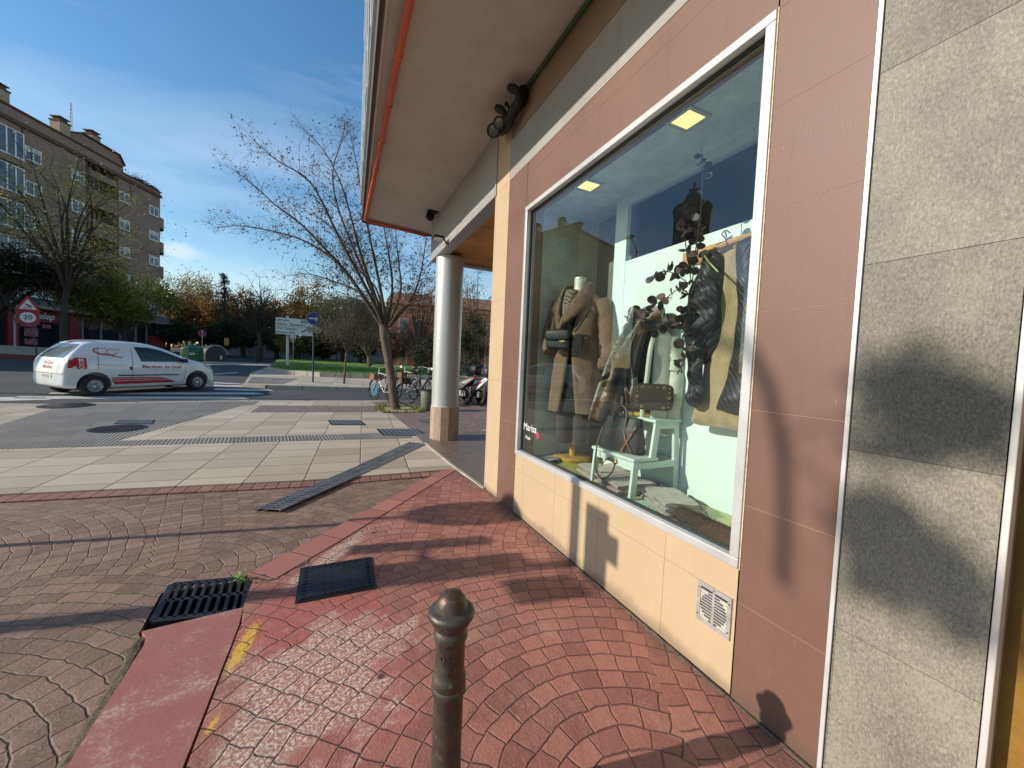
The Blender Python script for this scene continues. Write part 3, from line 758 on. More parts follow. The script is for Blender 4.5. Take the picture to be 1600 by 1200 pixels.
for yy, zz in ((vy0+.009, vz0+.03), (vy0+.009, vz1-.03), (vy1-.009, vz0+.03), (vy1-.009, vz1-.03), (vc[0], vz1-.012)):
    vt.lathe([(.003, 0), (.003, .002)], (XW-.0125, yy, zz), 8, 1, Matrix.Rotation(R(90), 3, 'Y'))
vt.build('vent_grille', None, SHOP, mats=[pm('grey cast aluminium', (.42, .41, .40), .5, .4, .15, 20, world=True), pm('black void', (.01, .01, .01), .9), pm('yellowed vent fins', (.55, .50, .34), .6, world=True)])

# ---------------------------------------------------------------- inside the window
MINT = pm('pale mint painted panel', (.64, .73, .69), .6, 0, .05, 2.5, .06, 30, world=True)
FZ = .535; XB = 2.27
def disp_floor():
    m = M('yellow green display floor', .25); n = m.noise(3, 5); m.color(m.mix(n, (.34, .36, .10), (.44, .44, .16))); return m.m
b = MB(); b.box((XW+.05, 1.045, FZ-.04), (2.46, 3.275, FZ)); b.build('display_floor', disp_floor(), SHOP)
b = MB(); b.box((XB, 1.05, FZ), (XB+.03, 2.655, 2.338)); b.box((XB-.004, 2.655, FZ), (XB+.034, 2.805, 2.95)); b.box((XB-.001, 1.05, 2.338), (XB+.15, 2.655, 2.352)); b.box((XB, 1.05, 2.84), (XB+.03, 2.655, 2.95)); b.build('back_panel', MINT, SHOP)
b = MB(); b.box((2.44, 2.75, FZ), (2.47, 3.282, 2.95)); b.build('back_panel', pm('dark reflection olive panel', (.15, .155, .125), .55, world=True), SHOP)  # olive tone takes in the block's reflection in the glass
b = MB(); b.box((XW+.06, 3.283, FZ), (2.47, 3.31, 2.95)); b.build('side_panel', pm('reflection olive side panel', (.50, .51, .43), .55, world=True), SHOP)  # colour lightened to stand in for the block mirrored in the glass
b = MB(); b.box((XW+.06, 1.015, FZ), (2.30, 1.043, 2.95)); b.build('side_panel', MINT, SHOP)
b = MB(); b.box((XW+.06, .9, 2.905), (2.44, 3.3, 2.95)); b.build('display_ceiling', pm('pale grey ceiling', (.62, .69, .67), .7, world=True), SHOP)
b = MB(); dk = pm('dim shop interior', (.12, .135, .15), .8, world=True)
b.box((5.2, -1, .1), (5.3, 4.04, 3.0)); b.box((2.48, 4.0, .1), (5.3, 4.035, 3.0)); b.box((2.31, -1, .1), (5.3, -.95, 3.0)); b.box((2.31, -1, 2.96), (5.3, 4.04, 3.0)); b.box((2.31, -1, .05), (5.3, 4.04, .1)); b.build('shop_interior', dk, SHOP)
def emit(name, c, s):
    m = bpy.data.materials.new(name); m.use_nodes = True; nt = m.node_tree; nt.nodes.clear(); o = nt.nodes.new('ShaderNodeOutputMaterial'); e = nt.nodes.new('ShaderNodeEmission')
    e.inputs[0].default_value = (*c, 1); e.inputs[1].default_value = s; nt.links.new(e.outputs[0], o.inputs[0]); return m
LAMP = emit('warm ceiling lamp', (1, .70, .22), 1.6)
for c in ((1.86, 1.70), (1.85, 2.66)):
    b = MB()
    for s_ in (((-.09, -.09), (.09, -.068)), ((-.09, .068), (.09, .09)), ((-.09, -.068), (-.068, .068)), ((.068, -.068), (.09, .068))): b.box((c[0]+s_[0][0], c[1]+s_[0][1], 2.892), (c[0]+s_[1][0], c[1]+s_[1][1], 2.904))
    f_ = b.build('ceiling_light', pm('white lamp frame', (.5, .52, .5), .5), SHOP)
    b = MB(); b.box((c[0]-.068, c[1]-.068, 2.897), (c[0]+.068, c[1]+.068, 2.903)); b.build('lamp_glass', LAMP, f_)

# ---------------------------------------------------------------- overhang, porch and column
SZ = 4.02
e0, e1, e2 = onz(600, 0, SZ), onz(568, 345, SZ), onz(678, 368, SZ)
dirn = (e0-e1).normalized(); e00 = e0+dirn*8.5
e2 = e1+(e2-e1)*6
b = MB(); b.prism([(p.x, p.y) for p in (e00, e1, e2)]+[(9, -6)], SZ, SZ+.25); b.build('overhang', MAT_SOFF, SHOP)
b = MB(); nrm = Vector((-1, 0, 0))
b.prism([(e00.x-.03, e00.y), (e00.x, e00.y), (e1.x, e1.y), (e1.x-.03, e1.y+.03)], SZ-.02, SZ+.28); b.prism([(e1.x-.03, e1.y+.03), (e1.x, e1.y+.001), (e2.x, e2.y+.001), (e2.x, e2.y+.03)], SZ-.03, SZ+.28)
b.build('drip_edge', pm('dark weathered flashing', (.045, .04, .038), .6, world=True), SHOP)
b = MB(); b.prism([(e00.x+.012, e00.y), (e00.x+.03, e00.y), (e1.x+.03, e1.y), (e1.x+.012, e1.y)], SZ-.02, SZ-.002); b.build('edge_bead', pm('white edge bead', (.5, .46, .4), .6, world=True), SHOP)
# upper storeys above the overhang
b = MB(); o_ = Vector((-.07, 0, 0))
q0, q1, q2 = e00+o_, e1+o_+Vector((0, .05, 0)), e2+Vector((0, .05, 0))
b.prism([(q0.x+.05, q0.y), (q1.x+.05, q1.y-.05), (q2.x, q2.y-.05), (9, -6)], SZ+.28, 13.0); b.build('upper_wall', pm('white upper wall', (.52, .54, .55), .6, world=True), SHOP)
gl = pm('blue grey balcony glass', (.10, .15, .20), .08, 0, .3, 1, 0, 10, .8, world=True)
b = MB(); n = 16
for st in range(3):
    za = SZ+.34+st*2.95
    for k in range(n):
        a, c = q0.lerp(q1, (k+.04)/n), q0.lerp(q1, (k+.96)/n)
        b.prism([(a.x+.03, a.y), (c.x+.03, c.y), (c.x+.06, c.y), (a.x+.06, a.y)], za, za+2.5)
b.build('balcony_glazing', gl, SHOP)
b = MB()
for st in range(3):
    za = SZ+.34+st*2.95
    for k in range(n+1):
        a = q0.lerp(q1, k/n); b.box((a.x-.0, a.y-.03, za-.02), (a.x+.055, a.y+.03, za+2.52))
    for zz in (za-.05, za+.95, za+2.5): b.prism([(q0.x+.01, q0.y), (q1.x+.01, q1.y), (q1.x+.052, q1.y), (q0.x+.052, q0.y)], zz, zz+.05)
b.build('balcony_frame', pm('white balcony frame', (.6, .6, .58), .5, world=True), SHOP)
# red pipe under the edge and green cable along the wall head
pA, pB = onz(647, -30, SZ-.045), onz(571, 343, SZ-.045); dd = (pA-pB).normalized()
pts = [pA+dd*6]+[pB.lerp(pA, 1-k/14)+Vector((0, 0, rnd.uniform(-.006, .006))) for k in range(14)]+[pB, pB+Vector((.05, .05, 0)), e1+(e2-e1).normalized()*1.2+Vector((0, -.04, -.045))]
b = MB(); b.tube(pts, .030, 10); 
for k in range(1, 13, 2): b.tube([pts[k]+Vector((0, -.02, 0)), pts[k]+Vector((0, .02, 0))], .036, 10)
b.build('red_pipe', pm('orange red painted pipe', (.50, .085, .030), .45, 0, .25, 8, .05, 60, world=True), SHOP, smooth=True)
b = MB(); b.tube([(1.575, -6, SZ-.025), (1.575, 3.15, SZ-.025), (1.57, 3.4, SZ-.03)], .016, 8); b.build('green_cable', pm('dark green cable duct', (.028, .075, .022), .6, world=True), SHOP)
# porch beam, ceiling, column
b = MB(); BZ = 3.285
for ya, yb in ((4.08, 5.33), (5.335, 6.35), (6.355, 7.26)): b.box((XW, ya, BZ+.075), (XW+.03, yb, SZ-.004))
b.build('porch_beam', MAT_BAND, SHOP)
b = MB(); b.box((XW-.012, 4.078, BZ), (XW+.17, 7.275, BZ+.072)); b.box((XW-.012, 4.043, BZ), (XW+.03, 4.076, SZ-.006)); b.box((XW+.17, 7.10, BZ), (6.2, 7.275, BZ+.072)); b.build('beam_trim', pm('pale grey beam trim', (.36, .36, .36), .45, .3, .1, 5, world=True), SHOP)
b = MB(); b.box((XW+.03, 4.08, BZ+.08), (XW+.17, 7.26, SZ-.005)); b.box((XW+.17, 7.11, BZ+.075), (6.2, 7.26, SZ-.005)); b.build('beam_core', MAT_BACK, SHOP)
b = MB()
for k in range(26):
    ya = 4.085+k*.116; b.box((XW+.175, ya, BZ+.055), (6.2, ya+.104, BZ+.075))
b.build('porch_ceiling', pm('orange pine boards', (.52, .24, .065), .5, 0, .3, 2.5, .1, 30, world=True), SHOP)
b = MB(); b.box((XW+.17, 4.08, BZ+.08), (6.2, 7.11, BZ+.10)); b.build('ceiling_board', MAT_BACK, SHOP)
b = MB(); b.box((6.0, 4.08, 0), (6.2, 7.2, BZ)); b.build('porch_wall', MAT_BROWN, SHOP)
cx, cyy = 1.85, 6.80; cz = .64
b = MB(); b.lathe([(.243, cz+.012), (.243, 1.855), (.243, 1.859), (.2415, 1.861), (.2415, 1.866), (.243, 1.868), (.243, 1.872), (.243, BZ)], (cx, cyy, 0), 48)
def col_mat():
    m = M('silver painted column sheet', .38, .35); n = m.noise(2.0, 4); g = m.noise(60, 3)
    m.color(m.mix(n, (.40, .415, .415), (.49, .50, .50))); m.rough(n*.2+.30); m.bump(n*1.0+g*.03, .006, .25); return m.m
co = b.build('column', col_mat(), SHOP, smooth=True)
b = MB(); b.lathe([(.262, 0.02), (.262, cz)], (cx, cyy, 0), 12)
for k in range(12): pass
def trav():
    m = M('pink beige travertine', .6); X, Y, Z = m.xyz(); n = m.noise(6, 6, .7, v=m.vec(X*3, Y*3, Z*.7)); g = m.noise(45, 5, .75)
    col = m.mix((n*.6+g*.5).ss(.3, .8), (.27, .18, .125), (.46, .34, .25)); m.color(m.mix(m.noise(9, 5).ss(.62, .7)*.5, col, (.16, .085, .05))); m.bump(g, .004, .4); return m.m
b.build('column_base', trav(), co, bevel=.004)
b = MB(); b.lathe([(.25, cz+.001), (.25, cz+.014)], (cx, cyy, 0), 48); b.build('column_ring', MAT_TRIM, co)

# ---------------------------------------------------------------- fittings on the wall head
BLK = pm('black wrought iron', (.012, .011, .012), .5, .3, .3, 12)
LENS = pm('grey lamp lens', (.12, .12, .12), .1, 0, .1)
def wp(x, y, X=1.50): return WX(x, y, X)
t = thing('floodlight_cluster', 'black cluster of two round floodlights and curled brackets high on the wall under the overhang', 'floodlight', wp(800, 170))
b = MB()
b.tube(bez([wp(818, 138, 1.58), wp(816, 152, 1.55), wp(808, 166, 1.52), wp(800, 178, 1.5), wp(793, 196, 1.52), wp(784, 208, 1.56)], 5), [.05, .055, .06, .062, .06, .06, .06, .058, .055, .05, .05, .05, .05, .05, .05, .05, .05, .05, .05, .048, .045, .04, .04, .04, .03, .03], 8)
b.tube(bez([wp(797, 137, 1.42), wp(806, 141, 1.44), wp(811, 152, 1.48), wp(808, 165, 1.5)], 6), [.035, .036, .038, .04, .04, .038, .036, .034, .032, .032, .032, .032, .032, .032, .034, .036, .038, .04, .04], 8)
b.tube(bez([wp(776, 168, 1.38), wp(785, 173, 1.42), wp(790, 182, 1.46), wp(793, 194, 1.5)], 6), [.032, .034, .036, .038, .038, .036, .034, .032, .03, .03, .03, .03, .03, .03, .032, .034, .036, .038, .04], 8)
b.tube([wp(791, 160, 1.47), wp(795, 168, 1.49)], .014, 6); b.ball(wp(791, 163, 1.47), .02, 8, 6)
b.build('bracket', BLK, t, smooth=True)
for x, y, r in ((779.5, 192, .052), (771, 204, .062)):
    c = wp(x, y, 1.42); d = (CAM-c); d = Vector((d.x-1.6, d.y, d.z*.7)).normalized(); mt = d.to_track_quat('Z', 'Y').to_matrix()
    b = MB(); b.lathe([(r*.6, -.09), (r*.95, -.05), (r*1.05, 0), (r*1.12, .01), (r*.9, .012), (r*.85, .0)], c, 20, 0, mt)
    lm = b.build('lamp_head', BLK, t, smooth=True); b = MB(); b.lathe([(.001, .004), (r*.85, .002)], c, 20, 0, mt, caps=False); b.build('lens', LENS, lm)
t = thing('floodlight', 'small black floodlight on a bent arm at the corner of the porch beam', 'floodlight', wp(677, 336, 1.55))
b = MB(); c = wp(676, 334, 1.5)
b.box(c+Vector((-.09, -.07, .01)), c+Vector((.08, .07, .10))); b.tube([c+Vector((.1, 0, .1)), c+Vector((-.02, 0, .02)), c+Vector((-.03, -.02, -.14))], .02, 6); b.build('bracket', BLK, t, bevel=.01)
b = MB(); b.lathe([(.03, -.05), (.07, -.03), (.075, .03), (.06, .035)], c+Vector((-.05, -.04, -.07)), 16, 0, Matrix.Rotation(R(70), 3, 'X')); b.build('lamp_head', BLK, t, smooth=True)
t = thing('led_floodlight', 'flat rectangular lamp on a short arm low on the porch beam above the column', 'floodlight', wp(686, 373, 1.5))
b = MB(); c = wp(685, 372, 1.45); b.box(c+Vector((-.09, -.10, -.012)), c+Vector((.07, .10, .018))); b.build('housing', BLK, t, bevel=.004)
b = MB(); b.box(c+Vector((-.075, -.085, -.016)), c+Vector((.055, .085, -.0125))); b.build('lens', pm('white lamp panel', (.6, .6, .6), .3), t)
b = MB(); b.tube([c+Vector((.05, -.09, 0)), c+Vector((.10, -.09, -.08)), (XW, c.y-.09, c.z-.09)], .012, 6); b.build('arm', BLK, t)
# ================================================================ goods in the shop window
class Fr:
    """a figure's own frame: a to the viewer's right, b to the front, z up"""
    def __init__(s, x, y, bear):
        s.o = Vector((x, y, 0)); f = R(bear); s.f = Vector((sin(f), cos(f), 0)); h = -s.f; s.s = Vector((h.y, -h.x, 0))
    def __call__(s, a, b, z): return s.o+s.s*a+s.f*b+Vector((0, 0, z))
def nz(p, sc, amp): return mnoise.noise(Vector(p)*sc)*amp
def fabric(name, col, var=.25, ns=9, bs=160, bump=.25, rough=.85, sheen=.3): return pm(name, col, rough, 0, var, ns, bump, bs, .25, True, 0, sheen)
def knit_mat(name, a, b, sc=1.):
    m = M(name, .9, spec=.2); X, Y, Z = m.xyz(); n = m.noise(25, 4, .7)
    r = ((Y*900*sc).sn()*.5+.5)*.5+m.noise(170, 3, .8)*.6
    m.color(m.mix((r*.6+n*.5).ss(.2, .9), a, b)); m.bump(r+n, .004, .8); m.b.inputs['Sheen Weight'].default_value = .3; return m.m
def puffer_mat():
    m = M('black quilted nylon', .48, spec=.4); X, Y, Z = m.xyz(); n = m.noise(8, 4)
    k = m.voro(7.5); kk = S(m.nt, k.outputs['Distance'])
    u = (Y*1.0+Z*.8+n*.05)*170; v = (Y*1.0-Z*.75+n*.05)*170
    sel = m.white(m.vec((Y*7).fl(), (Z*7).fl(), 0)).gt(.5)
    q = u+(v-u)*sel
    h = (q*1.0).sn()*.5+.5
    m.color(m.mix(h.ss(.05, .55), (.024, .021, .025), m.mix(n, (.028, .025, .029), (.044, .038, .043)))); m.bump(h.ss(0, .6)+n*.6+kk*.5, .004, .9); return m.m
MAT_PUFF = puffer_mat()
MAT_KNIT = knit_mat('beige rib knit', (.30, .20, .105), (.48, .35, .20))
MAT_SUEDE = fabric('brown suede', (.17, .105, .062), .3, 6, 90)
MAT_SHEAR = fabric('brown shearling fur', (.15, .09, .052), .5, 40, 220, 1.0)
MAT_BLKF = fabric('black jersey', (.013, .012, .012), .3)
MAT_CREAM = fabric('cream wool', (.56, .56, .47), .1, 12, 120, .4)
MAT_TROU = fabric('charcoal trouser cloth', (.040, .030, .027), .3)
MAT_BLKL = pm('black leather', (.010, .011, .012), .5, 0, .3, 12, .25, 120, .35, True)
MAT_TANL = pm('tan leather strap', (.20, .062, .026), .4, 0, .3, 20, .1, 120, world=True)
MAT_BRASS = pm('brass', (.55, .40, .16), .3, 1, .2)
MAT_WOODY = pm('varnished yellow wood', (.50, .27, .055), .35, 0, .25, 7, .05, 50, world=True)

def sleeve(mb, pts, rad, n=14, flat=.85, fold=.012, seed=0.):
    """tapering cloth tube with creases"""
    P = bez(pts, 6); L_ = len(P); rings = []
    for i, p in enumerate(P):
        t = (P[min(i+1, L_-1)]-P[max(i-1, 0)]).normalized(); a = t.orthogonal().normalized(); a = Vector((0, 0, 1)).cross(t); a = a.normalized() if a.length > .1 else Vector((1, 0, 0)); b_ = t.cross(a)
        f = i/(L_-1)*(len(rad)-1); k = min(int(f), len(rad)-2); r = lerp(rad[k], rad[k+1], f-k); ring = []
        for j in range(n):
            q = 2*pi*j/n; d = a*cos(q)*r+b_*sin(q)*r*flat; pp = p+d
            ring.append(p+d*(1+nz(pp+Vector((seed, 0, 0)), 16, fold/r)+.10*sin(i*1.9+q*2+seed)*(fold/.012)*.5))
        rings.append(ring)
    return mb.loft(rings)

# ---- mannequin in a shearling coat
fr_ = Fr(2.07, 3.03, 238)
MQ = thing('mannequin', 'headless shop mannequin in a long brown shearling coat on a round yellow wood stand', 'mannequin', fr_(0, 0, FZ))
b = MB(); b.lathe([(.185, FZ), (.19, FZ+.008), (.19, FZ+.026), (.18, FZ+.034), (.04, FZ+.036)], fr_.o+Vector((.05, .06, 0)), 36); b.lathe([(.028, FZ+.034), (.032, FZ+.05), (.030, FZ+.13), (.024, FZ+.135)], fr_.o+Vector((.05, .06, 0)), 18)
b.build('stand', MAT_WOODY, MQ, smooth=True)
b = MB(); b.tube([fr_.o+Vector((.05, .06, FZ+.13)), fr_(0, -.02, 1.3)], .012, 8); b.build('pole', MAT_TRIM, MQ)
b = MB(); b.lathe([(.075, 2.06), (.058, 2.12), (.052, 2.20), (.054, 2.235), (.05, 2.24)], fr_(0, 0, 0), 20); b.build('neck', pm('ivory mannequin skin', (.62, .58, .46), .45), MQ, smooth=True)
b = MB(); b.lathe([(.056, 2.238), (.056, 2.252), (.05, 2.256)], fr_(0, 0, 0), 20); b.build('neck_cap', MAT_TRIM, MQ)
b = MB()
for sg in (-1, 1): sleeve(b, [fr_(sg*.085, 0, 1.10), fr_(sg*.09, .01, .92), fr_(sg*.085, .0, .70)], [.085, .08, .078], 14, .8, .006, sg)
b.build('trousers', MAT_TROU, MQ, smooth=True)
prof = [(1.005, .265, .185), (1.03, .262, .18), (1.18, .25, .172), (1.35, .238, .165), (1.52, .224, .158), (1.66, .216, .152), (1.80, .222, .152), (1.93, .232, .148), (2.02, .226, .135), (2.075, .19, .118), (2.11, .135, .10), (2.14, .095, .085)]
b = MB(); rings = []; n = 40
for i in range(len(prof)*3-2):
    f = i/3; k = min(int(f), len(prof)-2); z, a, d = [lerp(prof[k][q_], prof[k+1][q_], f-k) for q_ in range(3)]
    gap = .05+.30*max(0, (1.60-z)/.6)+.42*max(0, (z-1.72)/.4)
    ring = []
    for j in range(n):
        ph = pi/2+gap+(2*pi-2*gap)*j/(n-1)
        fold = 1+.03*sin(ph*7+z*3)*max(0, min(1, (1.8-z)/.5))+nz((ph*2, z*6, 1.), 1.3, .035)
        ring.append(fr_(cos(ph)*a*fold, sin(ph)*d*fold, z))
    rings.append(ring)
b.loft(rings, closed=False, caps=False); coat = b.build('coat', MAT_SUEDE, MQ, smooth=60, solid=.022)
b = MB(); rr = []
for z, a, d in prof[:9]: rr.append([fr_(cos(2*pi*j/24)*(a-.05), sin(2*pi*j/24)*(d-.045), z+.01) for j in range(24)])
b.loft(rr); b.build('lining', MAT_BLKF, coat, smooth=True)
# sleeves with turned cuffs
b = MB(); sl = [fr_(.205, -.01, 2.03), fr_(.275, .0, 1.86), fr_(.315, .04, 1.64), fr_(.335, .09, 1.45)]
sleeve(b, sl, [.085, .088, .078, .075], 16, .9, .012, 1); b.build('sleeve', MAT_SUEDE, coat, smooth=60)
b = MB(); sleeve(b, [fr_(.330, .078, 1.50), fr_(.334, .088, 1.465), fr_(.338, .098, 1.42)], [.084, .086, .083], 16, .9, .008, 2); b.build('cuff', MAT_SHEAR, coat, smooth=60)
b = MB(); sleeve(b, [fr_(-.205, -.01, 2.03), fr_(-.258, .0, 1.86), fr_(-.262, .06, 1.68), fr_(-.20, .15, 1.56)], [.085, .086, .075, .06], 16, .9, .012, 3); b.build('sleeve', MAT_SUEDE, coat, smooth=60)
def fur_ribbon(mb, pts, wid, th, n=10):
    P = bez(pts, 8); rings = []
    for i, p in enumerate(P):
        t = (P[min(i+1, len(P)-1)]-P[max(i-1, 0)]).normalized(); out = (p-fr_(0, 0, p.z)); out.z = .25*out.length; out = out.normalized(); s_ = t.cross(out).normalized()
        f = i/(len(P)-1)*(len(wid)-1); k = min(int(f), len(wid)-2); w_ = lerp(wid[k], wid[k+1], f-k); ring = []
        for j in range(n):
            q = 2*pi*j/n; c_ = p+s_*cos(q)*w_+out*(sin(q)*th+.012); ring.append(c_+Vector((nz(c_, 45, .010), nz(c_+Vector((5, 0, 0)), 45, .010), nz(c_+Vector((9, 0, 0)), 45, .010))))
        rings.append(ring)
    mb.loft(rings)
b = MB(); fur_ribbon(b, [fr_(-.02, -.10, 2.14), fr_(.085, -.05, 2.16), (fr_(.115, .05, 2.13)), fr_(.06, .15, 1.99), fr_(-.03, .185, 1.86), fr_(-.09, .19, 1.76)], [.05, .055, .060, .064, .055, .02], .022)
fur_ribbon(b, [fr_(.02, -.10, 2.14), fr_(-.085, -.05, 2.16), fr_(-.13, .05, 2.12), fr_(-.135, .12, 1.99), fr_(-.12, .165, 1.85), fr_(-.09, .18, 1.76)], [.045, .045, .042, .036, .03, .015], .02)
b.build('collar', MAT_SHEAR, coat, smooth=60)
def scarf_check():
    m = M('small check scarf', .8); X, Y, Z = m.xyz(); u = (X*.5+Y*.86)*42; v = Z*42
    c = (u.fr().gt(.5)+v.fr().gt(.5)); c = (c-1).ab(); n = m.noise(20, 3)
    m.color(m.mix(c, (.03, .022, .022), m.mix(n, (.36, .29, .23), (.22, .16, .13)))); return m.m
b = MB(); rr = []
for i, (z, a, d) in enumerate(((1.82, .05, .168), (1.90, .075, .165), (2.0, .095, .148), (2.08, .085, .115), (2.135, .075, .09))):
    rr.append([fr_(-.055+cos(pi*j/14)*a, .01+sin(pi*j/14)*d*(1+.06*sin(j*2.2+i)), z) for j in range(15)])
b.loft(rr, closed=False, caps=False); b.build('scarf', scarf_check(), MQ, smooth=True, solid=.01)
b = MB(); b.add([fr_(.335, .125, 1.43), fr_(.353, .125, 1.43), fr_(.353, .128, 1.355), fr_(.335, .128, 1.355)], [(0, 1, 2, 3)]); b.build('price_tag', pm('white card', (.7, .7, .7), .6), MQ, solid=.001)

def soft_box(mb, org, ax, ay, az, w_, h_, d_, r=.25, n=10, pinch=0., mi=0):
    """rounded pillow-like box: superellipsoid along three axes"""
    rings = []
    for i in range(n+1):
        v = -pi/2+pi*i/n; ring = []
        sv = math.copysign(abs(sin(v))**r, sin(v)); cv = abs(cos(v))**r
        for j in range(2*n):
            u = 2*pi*j/(2*n); cu = math.copysign(abs(cos(u))**r, cos(u)); su = math.copysign(abs(sin(u))**r, sin(u))
            k = 1-pinch*(sv*.5+.5); ring.append(org+ax*(cu*cv*w_/2)+az*(su*cv*d_/2*k)+ay*(sv*h_/2))
        rings.append(ring)
    return mb.loft(rings, mi=mi)
Zv = Vector((0, 0, 1))
# black crossbody bag on the coat
hb = thing('crossbody_bag', 'small black leather crossbody bag with flap hanging on the brown coat', 'handbag', fr_(-.06, .21, 1.62))
b = MB(); c = fr_(-.07, .235, 1.655); soft_box(b, c, fr_.s, Zv, fr_.f, .245, .16, .09, .35, 10, .15); b.build('body', MAT_BLKL, hb, smooth=True)
b = MB(); soft_box(b, c+fr_.f*.028+Zv*.045, fr_.s, Zv, fr_.f, .25, .095, .07, .35, 10); b.build('flap', MAT_BLKL, hb, smooth=True)
b = MB(); soft_box(b, fr_(.115, .235, 1.62), fr_.s, Zv, fr_.f, .10, .19, .05, .5, 10); b.build('pouch', MAT_BLKF, hb, smooth=True)
b = MB(); b.tube(bez([fr_(.06, .215, 1.73), fr_(.11, .20, 1.80), fr_(.155, .15, 1.93), fr_(.15, .06, 2.06), fr_(.10, -.05, 2.12)], 6), .009, 6); b.tube(bez([fr_(-.20, .22, 1.72), fr_(-.22, .19, 1.78), fr_(-.235, .12, 1.82)], 5), .009, 6)
b.tube(bez([fr_(-.04, .27, 1.77), fr_(-.01, .29, 1.81), fr_(.03, .27, 1.79), fr_(.07, .25, 1.74)], 5), .006, 6); b.build('strap', MAT_BLKL, hb, smooth=True)
b = MB(); b.box((-.025, -.002, -.004), (.025, .002, .004), m=Matrix.Translation(c+fr_.f*.0675+Zv*-.01+fr_.s*.06) @ Matrix.Rotation(atan2(fr_.s.y, fr_.s.x), 4, 'Z')); b.build('badge', MAT_BRASS, hb)

# ---- white step stool
st = thing('step_stool', 'white painted wooden two step stool standing among the clothes in the window', 'step stool', (2.04, 2.18, FZ))
MAT_STOOL = pm('white stool paint', (.56, .64, .585), .45, 0, .06, 4, .03, 60, world=True)
SX0, SX1, SY0, SY1 = 1.83, 2.25, 1.965, 2.385
def beam(mb, p, q, w_, d_, up=Vector((0, 1, 0))):
    p = Vector(p); q = Vector(q); t = (q-p).normalized(); s_ = t.cross(up).normalized(); u = s_.cross(t)
    vs = [e+s_*a*w_/2+u*c_*d_/2 for e in (p, q) for a, c_ in ((-1, -1), (1, -1), (1, 1), (-1, 1))]
    mb.add(vs, [(0,3,2,1),(4,5,6,7),(0,1,5,4),(1,2,6,5),(2,3,7,6),(3,0,4,7)])
for y in (SY0, SY1):
    for p, q in (((1.842, y, FZ), (1.862, y, FZ+.262)), ((2.246, y, FZ), (2.212, y, FZ+.522)), ((2.005, y, FZ+.262), (2.038, y, FZ+.522))):
        b = MB(); beam(b, p, q, .050, .022); b.build('leg', MAT_STOOL, st, bevel=.003)
    b = MB(); beam(b, (1.865, y+.0, FZ+.230), (2.232, y, FZ+.230), .045, .019); b.build('side_rail', MAT_STOOL, st, bevel=.003)
    b = MB(); beam(b, (2.033, y, FZ+.502), (2.212, y, FZ+.502), .045, .019); b.build('side_rail', MAT_STOOL, st, bevel=.003)
    for xx, zz in ((1.862, .23), (2.23, .23), (2.036, .502), (2.211, .502)): b = MB(); b.lathe([(.007, 0), (.006, .004)], (xx, y-.0115, FZ+zz), 10, 0, Matrix.Rotation(R(90), 3, 'X')); b.build('screw_cap', MAT_TRIM, st)
b = MB(); b.box((1.825, SY0-.02, FZ+.262), (2.045, SY1+.02, FZ+.284)); b.build('lower_step', MAT_STOOL, st, bevel=.004)
b = MB(); b.box((2.0, SY0-.02, FZ+.524), (2.252, SY1+.02, FZ+.546)); b.build('upper_step', MAT_STOOL, st, bevel=.004)
b = MB(); b.box((2.235, SY0+.02, FZ+.20), (2.247, SY1-.02, FZ+.25)); b.build('cross_rail', MAT_STOOL, st); b = MB(); b.box((1.853, SY0+.012, FZ+.205), (1.867, SY1-.012, FZ+.258)); b.build('cross_rail', MAT_STOOL, st)

# ---- bust on the stool: black top, cream cardigan, scarf
f2 = Fr(2.11, 2.20, 226); TZ = FZ+.547
bu = thing('dress_form', 'dress form on the stool in black top, cream cardigan and striped brown scarf', 'mannequin', f2(0, 0, TZ))
b = MB(); b.lathe([(.115, TZ), (.12, TZ+.01), (.11, TZ+.03), (.03, TZ+.034), (.02, TZ+.1)], f2(-.005, .03, 0), 28); b.build('stand', pm('yellow base paint', (.55, .38, .06), .4), bu, smooth=True)
rr = []
for z, a, d in ((1.10, .17, .12), (1.2, .158, .11), (1.36, .145, .105), (1.5, .165, .12), (1.6, .175, .115), (1.68, .16, .095), (1.73, .10, .07), (1.80, .055, .055)):
    rr.append([f2(cos(2*pi*j/28)*a*(1+.03*sin(j*3+z*9)), sin(2*pi*j/28)*d, z) for j in range(28)])
b = MB(); b.loft(rr); b.build('top', MAT_BLKF, bu, smooth=60)
# cardigan hangs open over the viewer's right half
rr = []; n = 22
cp = [(1.03, .21, .155), (1.1, .205, .15), (1.25, .195, .14), (1.42, .188, .135), (1.56, .192, .14), (1.66, .185, .12), (1.72, .13, .09), (1.765, .075, .07)]
for i in range(len(cp)*3-2):
    f = i/3; k = min(int(f), len(cp)-2); z, a, d = [lerp(cp[k][q_], cp[k+1][q_], f-k) for q_ in range(3)]; ring = []
    for j in range(n):
        ph = R(72)-R(170)*j/(n-1); fo = 1+.06*sin(ph*8+z*2.2)*(1.2-min(1, (z-1)/.7))
        ring.append(f2(cos(ph)*a*fo+.012, sin(ph)*d*fo, z))
    rr.append(ring)
b = MB(); b.loft(rr, closed=False, caps=False); cg = b.build('cardigan', MAT_CREAM, bu, smooth=60, solid=.014)
b = MB(); sleeve(b, [f2(.175, .0, 1.66), f2(.215, .03, 1.50), f2(.225, .05, 1.30), f2(.225, .07, 1.06)], [.06, .062, .055, .05], 14, .8, .014, 5); b.build('sleeve', MAT_CREAM, cg, smooth=60)
b = MB(); b.tube(bez([f2(.01, .135, 1.08), f2(.03, .145, 1.35), f2(.045, .14, 1.58), f2(.075, .06, 1.75), f2(.03, -.06, 1.79)], 7), .017, 8); b.build('placket', MAT_CREAM, cg, smooth=True)
